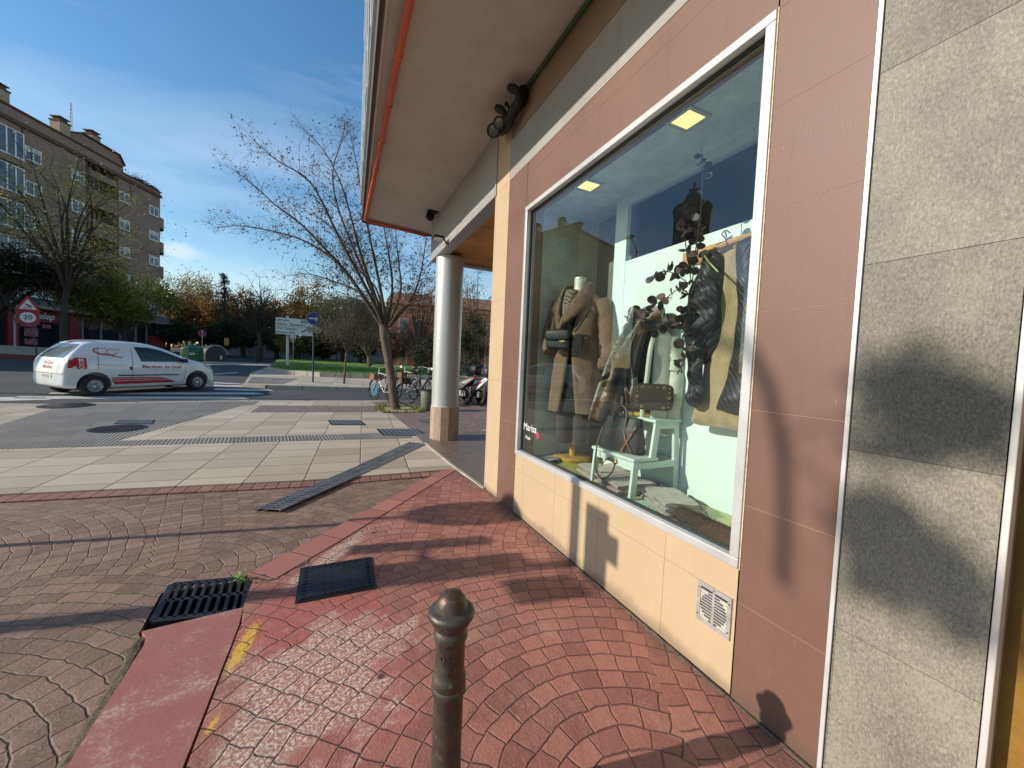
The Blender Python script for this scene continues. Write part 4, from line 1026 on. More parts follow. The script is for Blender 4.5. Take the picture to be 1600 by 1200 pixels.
def stripe_mat():
    m = M('brown striped scarf wool', .85); X, Y, Z = m.xyz(); n = m.noise(6, 4, dist=.8)
    v = (X*1.2+Y*3.4+Z*.9+n*.7)*2.3; t_ = v.fr(); g = m.noise(120, 3)
    c = m.ramp(t_, [(0., (.012, .010, .010)), (.30, (.02, .013, .010)), (.36, (.14, .055, .02)), (.52, (.20, .095, .04)), (.56, (.48, .40, .31)), (.66, (.55, .48, .40)), (.70, (.02, .015, .013)), (1., (.015, .012, .012))])
    m.color(m.mix(g*.4, c, (.05, .03, .02))); m.bump(g+n, .004, .5); m.b.inputs['Sheen Weight'].default_value = .3; return m.m
b = MB(); MAT_STR = stripe_mat()
for off, rr_, zz in ((0, .115, 1.735), (.7, .10, 1.79), (1.4, .085, 1.835)):
    P = []
    for k in range(25): a = 2*pi*k/24+off; P.append(f2(cos(a)*rr_*1.15, sin(a)*rr_+.01, zz+.018*sin(a*2+off)))
    rings = []
    for i, p in enumerate(P):
        t = (P[min(i+1, 24)]-P[max(i-1, 0)]).normalized(); o_ = (p-f2(0, 0, p.z)).normalized(); s_ = t.cross(o_); rings.append([p+s_*cos(2*pi*j/10)*.042+o_*sin(2*pi*j/10)*(.03+.012*sin(i*1.3)) for j in range(10)])
    b.loft(rings)
fall = bez([f2(-.06, .12, 1.76), f2(-.13, .145, 1.60), f2(-.19, .14, 1.38), f2(-.235, .11, 1.16), f2(-.25, .09, 1.02)], 6); rings = []
for i, p in enumerate(fall):
    w_ = .055+.075*(i/len(fall)); rings.append([p+f2.s*(lerp(-w_, w_, j/12)+0)+f2.f*.012*sin(j*1.1+i*.1) for j in range(13)])
b.loft(rings, closed=False, caps=False)
fall2 = bez([f2(-.02, .14, 1.72), f2(-.06, .16, 1.55), f2(-.075, .15, 1.33), f2(-.05, .14, 1.14)], 6); rings = []
for i, p in enumerate(fall2): rings.append([p+f2.s*lerp(-.045, .045, j/8)+f2.f*.010*sin(j*1.3+i*.1) for j in range(9)])
b.loft(rings, closed=False, caps=False)
tag(b.build('scarf', MAT_STR, bu, smooth=60, solid=.008))
# studded bag hanging on the form
c = f2(.080, .215, 1.235)
sb = thing('studded_bag', 'brown suede bag with brass eyelet studs hanging on the cream cardigan', 'handbag', c)
b = MB(); soft_box(b, c, f2.s, Zv, f2.f, .265, .185, .075, .38, 10, .1); b.build('body', pm('dark brown suede bag', (.030, .018, .012), .8, 0, .35, 14, .2, 120, world=True), sb, smooth=True)
b = MB()
for k in range(18):
    a = 2*pi*k/18; px_, pz_ = cos(a)*.112, sin(a)*.072; px_ = max(-.103, min(.103, px_*1.25)); pz_ = max(-.068, min(.068, pz_*1.35))
    o_ = c+f2.s*px_+Zv*pz_+f2.f*.030; mt = (f2.f).to_track_quat('Z', 'Y').to_matrix()
    if k % 3 == 0: b.lathe([(.006, 0), (.0105, .001), (.0105, .006), (.006, .006)], o_+f2.f*.001, 12, 0, mt, caps=False)
    else: b.ball(o_, .005, 8, 5)
b.build('studs', MAT_BRASS, sb, smooth=True)
b = MB(); b.tube(bez([c+f2.s*-.125+Zv*.075, f2(-.075, .175, 1.42), f2(-.10, .12, 1.62), f2(-.08, .03, 1.73)], 6), .006, 6); b.build('strap', MAT_BLKL, sb, smooth=True)

# black handbag with tan straps on the lower step
c = Vector((1.935, 2.195, FZ+.284+.122)); hx = Vector((.30, -.954, 0)); hz = Vector((-.954, -.30, 0))
hg = thing('tote_bag', 'black leather handbag with crossed tan straps on the lower step of the stool', 'handbag', c-Zv*.12)
rr = []
for z, a, d in ((-.12, .165, .055), (-.115, .172, .067), (-.03, .168, .064), (.06, .156, .047), (.128, .148, .022), (.13, .143, .016)):
    rr.append([c+hx*(math.copysign(abs(cos(q))**.4, cos(q))*a)+hz*(math.copysign(abs(sin(q))**.5, sin(q))*d+nz((q, z*8, 2), 1.4, .008))+Zv*z for q in [2*pi*j/32 for j in range(32)]])
b = MB(); b.loft(rr); b.build('body', MAT_BLKL, hg, smooth=True)
b = MB(); b.tube(bez([c+hx*-.06+Zv*.09+hz*.04, c+hx*-.055+Zv*.17+hz*.03, c+hx*-.005+Zv*.215+hz*.02, c+hx*.045+Zv*.17+hz*.03, c+hx*.05+Zv*.06+hz*.05], 7), .009, 8); b.build('handle', pm('dark brown handle', (.07, .028, .016), .4), hg, smooth=True)
b = MB()
def ribbon(mb, pts, wdir, w_): 
    P = bez(pts, 6); mb.loft([[p-wdir*w_, p+wdir*w_] for p in P], closed=False, caps=False)
ribbon(b, [c+hx*.135+Zv*.085+hz*.045, c+hx*.10+Zv*.0+hz*.072, c+hx*.05+Zv*-.10+hz*.082, c+hx*.02+Zv*-.20+hz*.10], (hx+Zv*.3).normalized(), .009)
ribbon(b, [c+hx*.04+Zv*.05+hz*.058, c+hx*.075+Zv*-.03+hz*.076, c+hx*.125+Zv*-.11+hz*.075], (hx-Zv*.3).normalized(), .008)
ribbon(b, [c+hx*.02+Zv*-.20+hz*.10, c+hx*-.04+Zv*-.175+hz*.11, c+hx*-.09+Zv*-.235+hz*.115], (Zv+hx*.3).normalized(), .010)
b.build('strap', MAT_TANL, hg, smooth=True, solid=.004)
b = MB(); b.tube(bez([c+hx*-.15+Zv*.04+hz*.03, c+hx*-.175+Zv*-.12+hz*.06, c+hx*-.15+Zv*-.27+hz*.10, c+hx*-.07+Zv*-.33+hz*.12, c+hx*.0+Zv*-.27+hz*.115, c+hx*.02+Zv*-.20+hz*.105], 7), .006, 6); b.build('shoulder_strap', pm('dark brown handle', (.07, .028, .016)), hg, smooth=True)
b = MB()
for p, r in ((c+hx*.115+Zv*.045+hz*.07, .012), (c+hx*.02+Zv*-.195+hz*.108, .014), (c+hx*.135+Zv*.085+hz*.05, .008)): b.lathe([(r*.6, -.003), (r, 0), (r*.6, .003)], p, 12, 0, hz.to_track_quat('Z', 'Y').to_matrix(), caps=False)
b.build('buckle', MAT_BRASS, hg, smooth=True)

# ---- folded cloths on the floor of the window
def folded(name, label, cat, mat, c, ang, L_, W_, h_, layers=3, amp=.012, seed=0., fringe=0):
    c = Vector(c); ux = Vector((cos(ang), sin(ang), 0)); uy = Vector((-sin(ang), cos(ang), 0))
    t = thing(name, label, cat, c)
    b = MB()
    for l in range(layers):
        za, zb = h_*l/layers, h_*(l+1)/layers-.002; rings = []; k = 1-.03*l
        for i in range(17):
            x = lerp(-L_/2, L_/2, i/16)*k; ring = []
            for j in range(20):
                q = 2*pi*j/20; yy = math.copysign(abs(cos(q))**.45, cos(q))*W_/2*k; zz = lerp(za, zb, .5+.5*math.copysign(abs(sin(q))**.5, sin(q)))
                p = c+ux*x+uy*yy; ring.append(p+Zv*(zz+(nz((x*9+seed, yy*9, l), 1, amp) if zz > .004 else 0))+uy*nz((x*7, l+seed, 3), 1, .012)+ux*nz((yy*12, l*2+seed, 4), 1, .012))
            rings.append(ring)
        b.loft(rings)
    b.build('cloth', mat, t, smooth=60)
    if fringe:
        b = MB(); rg = random.Random(int(seed*10)+1)
        for k in range(fringe):
            x = lerp(-L_/2, L_/2, (k+.5)/fringe); s0 = c+ux*x-uy*W_/2*.97+Zv*rg.uniform(h_*.45, h_*.85); 
            b.tube([s0, s0-uy*rg.uniform(.015, .03)-Zv*.01+ux*rg.uniform(-.01, .01), s0-uy*rg.uniform(.025, .05)-Zv*(s0.z-FZ-.004)+ux*rg.uniform(-.02, .02)], [.006, .005, .0035], 5)
        b.build('fringe', mat, t, smooth=True)
    return t
MAT_GREYW = fabric('grey brown wool', (.33, .285, .235), .3, 22, 110, .9)
folded('blanket', 'beige folded blanket on the window floor under the white stool', 'blanket', fabric('beige pink wool', (.36, .27, .215), .2, 14, 110, .6), (2.0, 2.33, FZ+.008), R(82), .62, .34, .07, 2, .02, 1.)
folded('scarf', 'black folded scarf lying behind the stool leg', 'scarf', MAT_BLKF, (2.10, 2.0, FZ+.004), R(80), .36, .26, .035, 2, .012, 2.)
folded('fringed_scarf', 'grey folded scarf with fringes in front of the white panel', 'scarf', MAT_GREYW, (1.985, 1.765, FZ+.004), R(68), .36, .24, .085, 3, .012, 3., 46)
ft = thing('fur_stole', 'dark brown fur roll at the right end of the window floor', 'fur', onz(1100, 820, FZ))
pa, pb = onz(1058, 802, FZ+.045), onz(1165, 852, FZ+.045); P = [pa.lerp(pb, i/18) for i in range(19)]; b = MB(); MAT_FURB = fabric('dark brown fur', (.080, .040, .017), .55, 55, 240, 1.)
b.tube([p+Vector((nz(p, 9, .008), 0, 0)) for p in P], [.030]+[.043+nz(p, 14, .006) for p in P[1:-1]]+[.03], 14); b.build('roll', MAT_FURB, ft, smooth=True)
b = MB(); rg = random.Random(8); t_ = (pb-pa).normalized(); n1_ = t_.cross(Zv)
for _ in range(6500):
    c_ = pa.lerp(pb, rg.random()); q = rg.uniform(-.4, pi+.4); d_ = n1_*cos(q)+Zv*sin(q); p0 = c_+d_*.040; w_ = t_*.0022
    d_ = d_+Vector((rg.gauss(0, .45), rg.gauss(0, .45), rg.gauss(0, .3))); b.add([p0-w_, p0+w_, p0+d_*rg.uniform(.008, .016)], [(0, 1, 2)])
b.build('hairs', MAT_FURB, ft)
folded('folded_cloth', 'striped dark folded cloth lying left of the round wood stand', 'cloth', MAT_STR, (1.84, 3.06, FZ+.002), R(20), .22, .16, .03, 2, .008, 5.)
for k, (x, y, a, l_, w_, lab) in enumerate(((1.80, 2.22, 12, .45, .30, 'white paper sheet under the left front leg of the stool'), (1.80, 1.72, -8, .55, .26, 'pale green paper sheet in front of the fringed scarf'))):
    mt = Matrix.Translation((x, y, FZ+.0015+.001*k)) @ Matrix.Rotation(R(90+a), 4, 'Z')
    b = MB(); b.box((-l_/2, -w_/2, 0), (l_/2, w_/2, .0012), m=mt); m = M('printed pale paper', .5); n = m.noise(45, 3, .7); q = m.noise(5, 3)
    m.color(m.mix((n.ss(.55, .62)*q.ss(.4, .6)), (.50, .60, .50), (.16, .22, .18))); o = b.build('paper_sheet', m.m); tag(o, lab, 'paper')

# ---- clothes hanging on the right
def pillow(mb, px, X, th, res=.014, folds=None, back=.35):
    """a garment: outline laid on the vertical plane x = X, then filled out to its own thickness"""
    Q = [WX(x, y, X) for x, y in px]; Q = bez(Q+[Q[0]], 3)[:-1] if len(Q) > 2 else Q
    P = [(p.y, p.z) for p in Q]; n = len(P)
    def inside(u, v):
        c_ = False; j = n-1
        for i in range(n):
            if (P[i][1] > v) != (P[j][1] > v) and u < (P[j][0]-P[i][0])*(v-P[i][1])/(P[j][1]-P[i][1])+P[i][0]: c_ = not c_
            j = i
        return c_
    def near(u, v):
        best = (9, 0, 0)
        for i in range(n):
            ax, ay = P[i]; bx, by = P[(i+1) % n]; dx, dy = bx-ax, by-ay; l = dx*dx+dy*dy
            t = max(0, min(1, ((u-ax)*dx+(v-ay)*dy)/l)) if l > 1e-12 else 0; qx, qy = ax+dx*t, ay+dy*t; d = math.hypot(u-qx, v-qy)
            if d < best[0]: best = (d, qx, qy)
        return best
    u0, u1 = min(p[0] for p in P), max(p[0] for p in P); v0, v1 = min(p[1] for p in P), max(p[1] for p in P)
    nu, nv = int((u1-u0)/res)+2, int((v1-v0)/res)+2
    cells = {(i, j) for i in range(nu) for j in range(nv) if inside(u0+(i+.5)*res, v0+(j+.5)*res)}
    vid = {}; vs = []; fs = []
    def vert(i, j, side):
        full = all((i+a, j+c_) in cells for a in (-1, 0) for c_ in (-1, 0))
        key = (i, j, side if full else 0)
        if key in vid: return vid[key]
        u, v = u0+i*res, v0+j*res
        d, qx, qy = near(u, v)
        if not full: u, v, d = qx, qy, 0
        bulge = th*(1-math.exp(-d/(.035)))
        f_ = folds(u, v)*min(1, d/.03) if folds else 0
        x = X-bulge-f_ if side == 1 else X+bulge*back
        if not full: x = X
        vid[key] = len(vs); vs.append((x, u, v)); return vid[key]
    for i, j in cells:
        for side in (1, -1):
            q = [vert(i, j, side), vert(i+1, j, side), vert(i+1, j+1, side), vert(i, j+1, side)]
            if len(set(q)) == 4: fs.append(tuple(q))
            elif len(set(q)) == 3: fs.append(tuple(dict.fromkeys(q)))
    return mb.add(vs, fs)
XH = 2.10
b = MB(); pillow(b, [(1128, 398), (1148, 388), (1152, 400), (1154, 500), (1158, 600), (1166, 668), (1158, 674), (1125, 668), (1082, 661), (1086, 640), (1096, 600), (1102, 560), (1112, 520), (1124, 470)], XH+.03, .05, .013, lambda u, v: .006*sin(u*60+v*4)+.012*sin(u*26-v*5))
kd = b.build('knit_dress', MAT_KNIT, smooth=75); tag(kd, 'beige ribbed knit dress hanging inside the open black puffer coat', 'dress')
pc = thing('puffer_coat', 'black quilted puffer coat hanging open at the right end of the window', 'coat', WX(1130, 400, XH))
pf = lambda u, v: .008*sin(v*30+u*14)+mnoise.noise(Vector((u*9, v*6, 3)))*.02
b = MB(); pillow(b, [(1102, 391), (1124, 394), (1129, 425), (1126, 470), (1128, 500), (1124, 540), (1112, 560), (1098, 570), (1088, 545), (1076, 545), (1070, 515), (1078, 462), (1092, 425)], XH-.02, .075, .012, pf); b.build('front_panel', MAT_PUFF, pc, smooth=75)
b = MB(); pillow(b, [(1092, 425), (1110, 430), (1120, 455), (1118, 500), (1104, 540), (1098, 575), (1096, 632), (1073, 630), (1076, 590), (1072, 530), (1080, 462)], XH-.07, .06, .012, lambda u, v: .014*sin(v*44+u*9)+mnoise.noise(Vector((u*14, v*14, 8)))*.016); b.build('sleeve', MAT_PUFF, pc, smooth=75)
b = MB(); pillow(b, [(1151, 380), (1174, 368), (1190, 372), (1192, 500), (1180, 640), (1160, 648), (1122, 642), (1122, 630), (1138, 585), (1148, 530), (1153, 470), (1150, 420)], XH-.02, .07, .012, pf); b.build('front_panel', MAT_PUFF, pc, smooth=75)
b = MB(); b.tube(bez([wp(1101, 400, XH-.10), wp(1110, 412, XH-.115), wp(1122, 425, XH-.11)], 4), .006, 6); b.build('zip', pm('brassy zip', (.30, .30, .12), .4, .6), pc)
hw = thing('clothes_hanger', 'pale wooden clothes hanger holding the black puffer coat', 'hanger', wp(1135, 380, XH))
b = MB(); b.tube(bez([wp(1092, 412, XH+.02), wp(1105, 398, XH+.02), wp(1132, 382, XH+.02), wp(1160, 372, XH+.02), wp(1186, 366, XH+.02)], 6), .019, 8); b.build('arm', pm('orange beech wood', (.50, .26, .10), .4, 0, .2, 9, world=True), hw, smooth=True)
b = MB(); b.tube(bez([wp(1136, 382, XH), wp(1133, 372, XH), wp(1128, 366, XH), wp(1134, 360, XH), wp(1141, 364, XH)], 5), .0035, 6); b.build('hook', MAT_IRON, hw, smooth=True)
b = MB(); b.box((XB-.03, 1.3, 2.17), (XB-.001, 2.02, 2.26)); o = b.build('wall_rail', pm('orange beech wood', (.50, .26, .10)), SHOP)

# ---- dried eucalyptus spray
ex = thing('dried_branches', 'spray of dried dark red eucalyptus branches rising between the clothes', 'dried plant', wp(1074, 470, 1.98))
bs = MB(); bl_ = MB(); rg = random.Random(11)
def leaf(c, d, up, r):
    d = d.normalized(); s_ = d.cross(up); s_ = s_.normalized() if s_.length > .05 else d.orthogonal(); n_ = s_.cross(d)
    pts = [c]+[c+d*(r*(1-cos(a))*1.0)+s_*r*.95*sin(a)+n_*r*.18*sin(a)**2 for a in [2*pi*k/10 for k in range(1, 10)]]
    bl_.add(pts, [tuple(range(10))], 0 if rg.random() < .88 else 1)
stems = [([(1074, 520), (1079, 470), (1086, 400), (1095, 330), (1098, 262), (1097, 242)], 1.97, .026),
         ([(1078, 460), (1060, 452), (1035, 470), (1005, 482), (984, 500)], 1.93, .028),
         ([(1080, 440), (1073, 395), (1068, 350), (1070, 322)], 1.95, .030),
         ([(1078, 445), (1055, 428), (1036, 424), (1018, 432)], 1.92, .028),
         ([(1078, 430), (1090, 395), (1084, 360), (1074, 345)], 1.99, .030),
         ([(1076, 470), (1070, 515), (1072, 555), (1058, 585)], 1.93, .028),
         ([(1077, 470), (1062, 500), (1040, 505), (1022, 515)], 1.92, .027),
         ]
for px, X, r in stems:
    P = bez([wp(x, y, X+rg.uniform(-.02, .02)) for x, y in px], 7); bs.tube(P, .0035, 5)
    for i in range(2, len(P), 2):
        t = (P[i]-P[i-1]).normalized()
        for sg in (0, 1):
            a = rg.uniform(0, 2*pi); sd = t.orthogonal(); sd.rotate(Matrix.Rotation(a, 3, t))
            leaf(P[i]+sd*.004, sd+t*.4, Vector((rg.uniform(-1, 1), rg.uniform(-1, 1), rg.uniform(-1, 1))), r*rg.uniform(.75, 1.2))
bs.build('stems', pm('dark twig', (.03, .018, .014), .7), ex, smooth=True)
bl_.build('leaves', None, ex, mats=[pm('dark red brown dried leaf', (.030, .014, .011), .5, 0, .5, 25, .1, 90, .5, True), pm('pale dried leaf', (.17, .10, .08), .55, 0, .3, 20, world=True)])

# ================================================================ iron bollard
bo = thing('bollard', 'weathered cast iron bollard with domed head standing in the red pavement', 'bollard', (.334, 1.074, 0))
def boll_mat():
    m = M('weathered grey cast iron', .42, .55); n = m.noise(16, 6, .7, world=False); g = m.noise(120, 4, .75, world=False); X, Y, Z = m.xyz(False)
    col = m.mix((n*.7+g*.35).ss(.35, .75), (.060, .052, .046), (.135, .118, .10))
    col = m.mix(((Z-.70)*40+n*2).ss(.4, 1.4)*.5, col, (.12, .05, .03))
    col = m.mix(m.noise(38, 6, .8, world=False).ss(.60, .66)*.75, col, (.27, .21, .16)); col = m.mix(m.noise(11, 5, .75, world=False).ss(.56, .68)*.55, col, (.10, .045, .022)); m.color(col); m.bump(n*.6+g*.5, .003, .8); m.rough(n*.35+.22); return m.m
BM = boll_mat()
b = MB(); b.lathe([(.062, 0), (.062, .05), (.054, .07), (.046, .10), (.0445, .25), (.0445, .415), (.049, .42), (.0515, .427), (.0515, .437), (.048, .444), (.0505, .450), (.0505, .468), (.047, .476), (.0445, .485), (.0435, .575), (.0475, .583), (.0505, .590), (.051, .603), (.0485, .612), (.0455, .618)], (0, 0, 0), 40); b.build('shaft', BM, bo, smooth=True, local=True)
b = MB(); b.lathe([(.0455, .618), (.0465, .628), (.056, .634), (.059, .640), (.058, .646), (.060, .650), (.0675, .655), (.0695, .663), (.0665, .671), (.060, .675), (.052, .677), (.048, .679), (.046, .690), (.041, .705), (.032, .717), (.018, .725), (.001, .728)], (0, 0, 0), 40, caps=False); b.build('head', BM, bo, smooth=True, local=True)
b = MB(); fdir = Vector((-.334, -1.074, 0)).normalized(); ang0 = atan2(fdir.y, fdir.x)-.22
def wrap(p):
    a = ang0+p.x/.0445; r_ = .0443+p.z; return Vector((cos(a)*r_, sin(a)*r_, p.y))
put_text(b, 'D.H', .024, (0, .548, 0), (1, 0, 0), (0, 1, 0), 0, .0016, 0, True, wrap)
put_text(b, '822', .014, (.010, .505, 0), (0, -1, 0), (1, 0, 0), 0, .0014, 0, True, wrap)
b.build('raised_letters', BM, bo, local=True)
# ================================================================ apartment block across the street
UB = R(21.0); U = Vector((sin(UB), cos(UB), 0)); NB = Vector((cos(UB), -sin(UB), 0))
P0 = AT(0, 556, 29.0); P0.z = 0
def BP(u, out, z): return P0+U*u+NB*out+Vector((0, 0, z))
def bbox(mb, u0, u1, o0, o1, z0, z1, mi=0):
    vs = [BP(u, o, z) for z in (z0, z1) for u, o in ((u0, o0), (u1, o0), (u1, o1), (u0, o1))]
    mb.add(vs, [(0,3,2,1),(4,5,6,7),(0,1,5,4),(1,2,6,5),(2,3,7,6),(3,0,4,7)], mi)
def brick_wall_mat(name, ca, cb, sx=.25, sy=.07, joint=(.14, .12, .10)):
    m = M(name, .85); X, Y, Z = m.xyz(); u = (X*U.x+Y*U.y+X*.5)
    row = (Z/sy).fl(); x = u/sx+(row*.5).fr(); fx = x.fr(); fy = (Z/sy).fr()
    h = ((fx.mn(1-fx)*sx).mn(fy.mn(1-fy)*sy)).ss(0, .012); idv = m.white(m.vec(x.fl(), row, 0)); n = m.noise(.5, 4); g = m.noise(3, 4)
    col = m.mix((idv*.4+n*.5+g*.3).ss(.3, .9), ca, cb); m.color(m.mix((1-h)*.5, col, joint)); m.bump(h, .006, .5); return m.m
MAT_BRICK = brick_wall_mat('brown facing brick', (.210, .138, .112), (.300, .205, .168))
MAT_BRICKD = pm('dark brick trim', (.10, .055, .04), .85, 0, .2, 3, .1, 20, world=True)
MAT_WHT = pm('white window frame', (.74, .75, .76), .5, 0, .1, 3, world=True)
MAT_PANE = pm('dark blue window glass', (.05, .065, .085), .06, 0, .6, .5, 0, 3, .8, True)
MAT_SHUT = pm('cream roller shutter', (.45, .44, .41), .6, 0, .1, 3, world=True)
AP = thing('apartment_block', 'brown brick apartment block with white windows and dark red shop at street level', 'building', (P0.x, P0.y, 1.1))
b = MB()
UE = 14.25
# wall with recessed balcony bay between u = 6.5 and 9.15
bbox(b, -2.6, 6.5, -9, 0, .6, 18.45); bbox(b, 9.15, UE, -9, 0, .6, 18.45); bbox(b, 6.5, 9.15, -9, -1.4, .6, 18.45)
vs = [BP(UE, 0, .6), BP(15.25, -.9, .6), BP(15.6, -2.2, .6), BP(15.6, -9, .6), BP(UE, -9, .6)]
b.prism([(p.x, p.y) for p in vs], .6, 18.3)
b.build('wall', MAT_BRICK, AP)
b = MB(); bbox(b, -2.7, UE+.05, -9, .10, 18.452, 18.62); bbox(b, -2.62, 9.6, -.5, .03, 18.622, 19.36); bbox(b, 9.6, UE, -.4, .02, 18.622, 18.9)
b.build('parapet', MAT_BRICK, AP)
b = MB(); bbox(b, -2.75, 9.7, -.6, .16, 19.362, 19.5); bbox(b, 9.7, UE+.1, -.5, .13, 18.902, 18.98); bbox(b, -2.72, UE+.1, .101, .17, 18.30, 18.62); b.build('coping', MAT_BRICKD, AP)
b = MB(); vs = [(5.7, 18.62), (11.3, 18.62), (11.3, 20.2), (10.8, 21.0), (7.2, 21.05), (5.7, 20.3)]
n = len(vs); q = [BP(u, -1.2, z) for u, z in vs]+[BP(u, -7, z) for u, z in vs]
b.add(q, [tuple(range(n)), tuple(range(2*n-1, n-1, -1))]+[(i, i+n, (i+1) % n+n, (i+1) % n) for i in range(n)]); pe = b.build('penthouse', MAT_BRICK, AP)
b = MB(); 
for (u0, z0_), (u1, z1_) in (((5.6, 20.3), (7.2, 21.06)), ((7.2, 21.06), (10.8, 21.01)), ((10.8, 21.01), (11.36, 20.2))):
    q = [BP(u0, -1.0, z0_+.01), BP(u1, -1.0, z1_+.01), BP(u1, -7, z1_+.01), BP(u0, -7, z0_+.01)]; b.add([v for v in q]+[v+Vector((0, 0, .1)) for v in q], [(0,3,2,1),(4,5,6,7),(0,1,5,4),(1,2,6,5),(2,3,7,6),(3,0,4,7)])
b.build('roof', MAT_BRICKD, pe)
for u, o, z0_, z1_, w_ in ((.85, -.9, 19.3, 20.6, .42), (5.15, -.9, 19.3, 20.75, .42), (9.2, -2.2, 20.9, 21.9, .40)):
    b = MB(); bbox(b, u-w_, u+w_, o-.4, o+.4, z0_, z1_); ch = b.build('chimney', pm('sandy chimney render', (.34, .26, .19), .9, 0, .25, 3, .2, 20, world=True), AP)
    b = MB(); bbox(b, u-w_-.06, u+w_+.06, o-.46, o+.46, z1_+.002, z1_+.12); bbox(b, u-.3, u+.3, o-.3, o+.3, z1_+.122, z1_+.35); bbox(b, u-.42, u+.42, o-.42, o+.42, z1_+.352, z1_+.43); b.build('chimney_cap', MAT_BRICKD, ch)
b = MB(); c = BP(8.15, -3, 21.0)
for k in range(3):
    a = 2*pi*k/3; b.tube([c+Vector((cos(a)*.16, sin(a)*.16, 0)), c+Vector((cos(a)*.03, sin(a)*.03, 3.3))], .014, 5)
for k in range(9):
    z = k*.35
    for j in range(3):
        a, a2 = 2*pi*j/3, 2*pi*(j+1)/3; r0 = lerp(.16, .03, k/9.4); r1 = lerp(.16, .03, (k+1)/9.4)
        b.tube([c+Vector((cos(a)*r0, sin(a)*r0, z)), c+Vector((cos(a2)*r1, sin(a2)*r1, z+.35))], .008, 4)
b.tube([c+Vector((0, 0, .4)), c+U*.5+Vector((0, 0, .4))], .02, 4); b.ball(c+U*.5+Vector((0, 0, .4)), .14, 8, 6, (1, .4, 1))
b.build('antenna', pm('red and grey lattice', (.28, .22, .22), .6), AP)
FLO = [17.10-2.67*k for k in range(5)]
wcount = 0
def window(u0, u1, zt, h=1.02, out=.0, mull=1, shut=0.):
    b = MB(); f = .07
    for s_ in ((u0, u1, zt-h, zt-h+f), (u0, u1, zt-f, zt), (u0, u0+f, zt-h+f, zt-f), (u1-f, u1, zt-h+f, zt-f)): bbox(b, s_[0], s_[1], out-.02, out+.05, s_[2], s_[3])
    for k in range(1, mull+1):
        um = lerp(u0, u1, k/(mull+1)); bbox(b, um-.04, um+.04, out-.02, out+.048, zt-h+f, zt-f)
    w_ = b.build('window', MAT_WHT, AP)
    b = MB(); bbox(b, u0+f, u1-f, out-.01, out+.012, zt-h+f, zt-f); b.build('pane', MAT_PANE, w_)
    if shut: b = MB(); bbox(b, u0+f, u1-f, out+.013, out+.035, zt-f-(h-2*f)*shut, zt-f); b.build('shutter', MAT_SHUT, w_)
    b = MB(); bbox(b, u0-.06, u1+.06, out, out+.12, zt-h-.07, zt-h-.002); b.build('sill', pm('white sill', (.5, .5, .48), .6), w_)
rg = random.Random(4)
for k, zt in enumerate(FLO):
    window(1.72, 2.84, zt, 1.04, shut=rg.choice((0, .3, .6, 0))); window(5.1, 6.16, zt, 1.02, shut=rg.choice((.2, .5, 0))); window(9.47, 10.6, zt, 1.0, shut=(.15, .35, .55, .9, .2)[k]); window(12.87, 14.0, zt, .98, shut=(.1, .45, .2, .95, .5)[k])
    # glazed white balcony at the left
    window(-1.3, 1.45, zt+.62, 2.0, .25, 4)
    b = MB(); bbox(b, -1.35, 1.5, .0, .32, zt-1.9, zt-1.42); b.build('balcony_parapet', MAT_BRICK, AP)
    # recessed balcony
    b = MB(); bbox(b, 6.45, 9.2, -.2, .10, zt-2.0, zt-1.12); b.build('balcony_parapet', MAT_BRICK, AP)
    b = MB(); bbox(b, 6.5, 9.15, -1.4, .05, zt-2.1, zt-2.002); b.build('balcony_slab', MAT_BRICK, AP); b = MB(); bbox(b, 6.45, 9.2, .0, .09, zt+.05, zt+.60); b.build('balcony_lintel', MAT_BRICK, AP)
    b = MB()
    for i in range(2): b.tube([BP(6.5, .05, zt-1.0+i*.12), BP(9.15, .05, zt-1.0+i*.12)], .018, 5)
    for i in range(8): b.tube([BP(6.55+i*.36, .05, zt-1.12), BP(6.55+i*.36, .05, zt-.86)], .014, 4)
    b.build('railing', MAT_BRICKD, AP)
    window(6.75, 7.7, zt+.25, 1.6, -1.38, 1, .4); window(8.0, 9.0, zt+.25, 1.9, -1.38, 1)
    # bowed balconies round the corner
    b = MB()
    arc = [BP(UE+.02+1.25*sin(a), -1.2+1.25*cos(a), 0) for a in [R(90)*j/8 for j in range(9)]]; inn = [BP(UE+.02+1.1*sin(a), -1.2+1.1*cos(a), 0) for a in [R(90)*j/8 for j in range(9)]]
    b.prism([(p.x, p.y) for p in arc+inn[::-1]], zt-1.9, zt-.85); b.build('balcony_parapet', MAT_BRICK, AP)
    b = MB(); b.prism([(p.x, p.y) for p in arc+[BP(UE+.02, -1.2, 0)]], zt-2.05, zt-1.902); b.build('balcony_slab', MAT_BRICKD, AP)
    b = MB(); bbox(b, 14.4, 15.0, -1.05, -.62, zt-1.9, zt+.4); b.build('balcony_door', MAT_PANE, AP)
b = MB(); bbox(b, 1.54, 1.60, 0.0, .08, 5.5, 18.3); bbox(b, 6.36, 6.42, 0.0, .08, 5.5, 18.3); bbox(b, 9.25, 9.31, 0, .08, 5.5, 18.3); b.build('rainwater_pipe', MAT_BRICKD, AP)
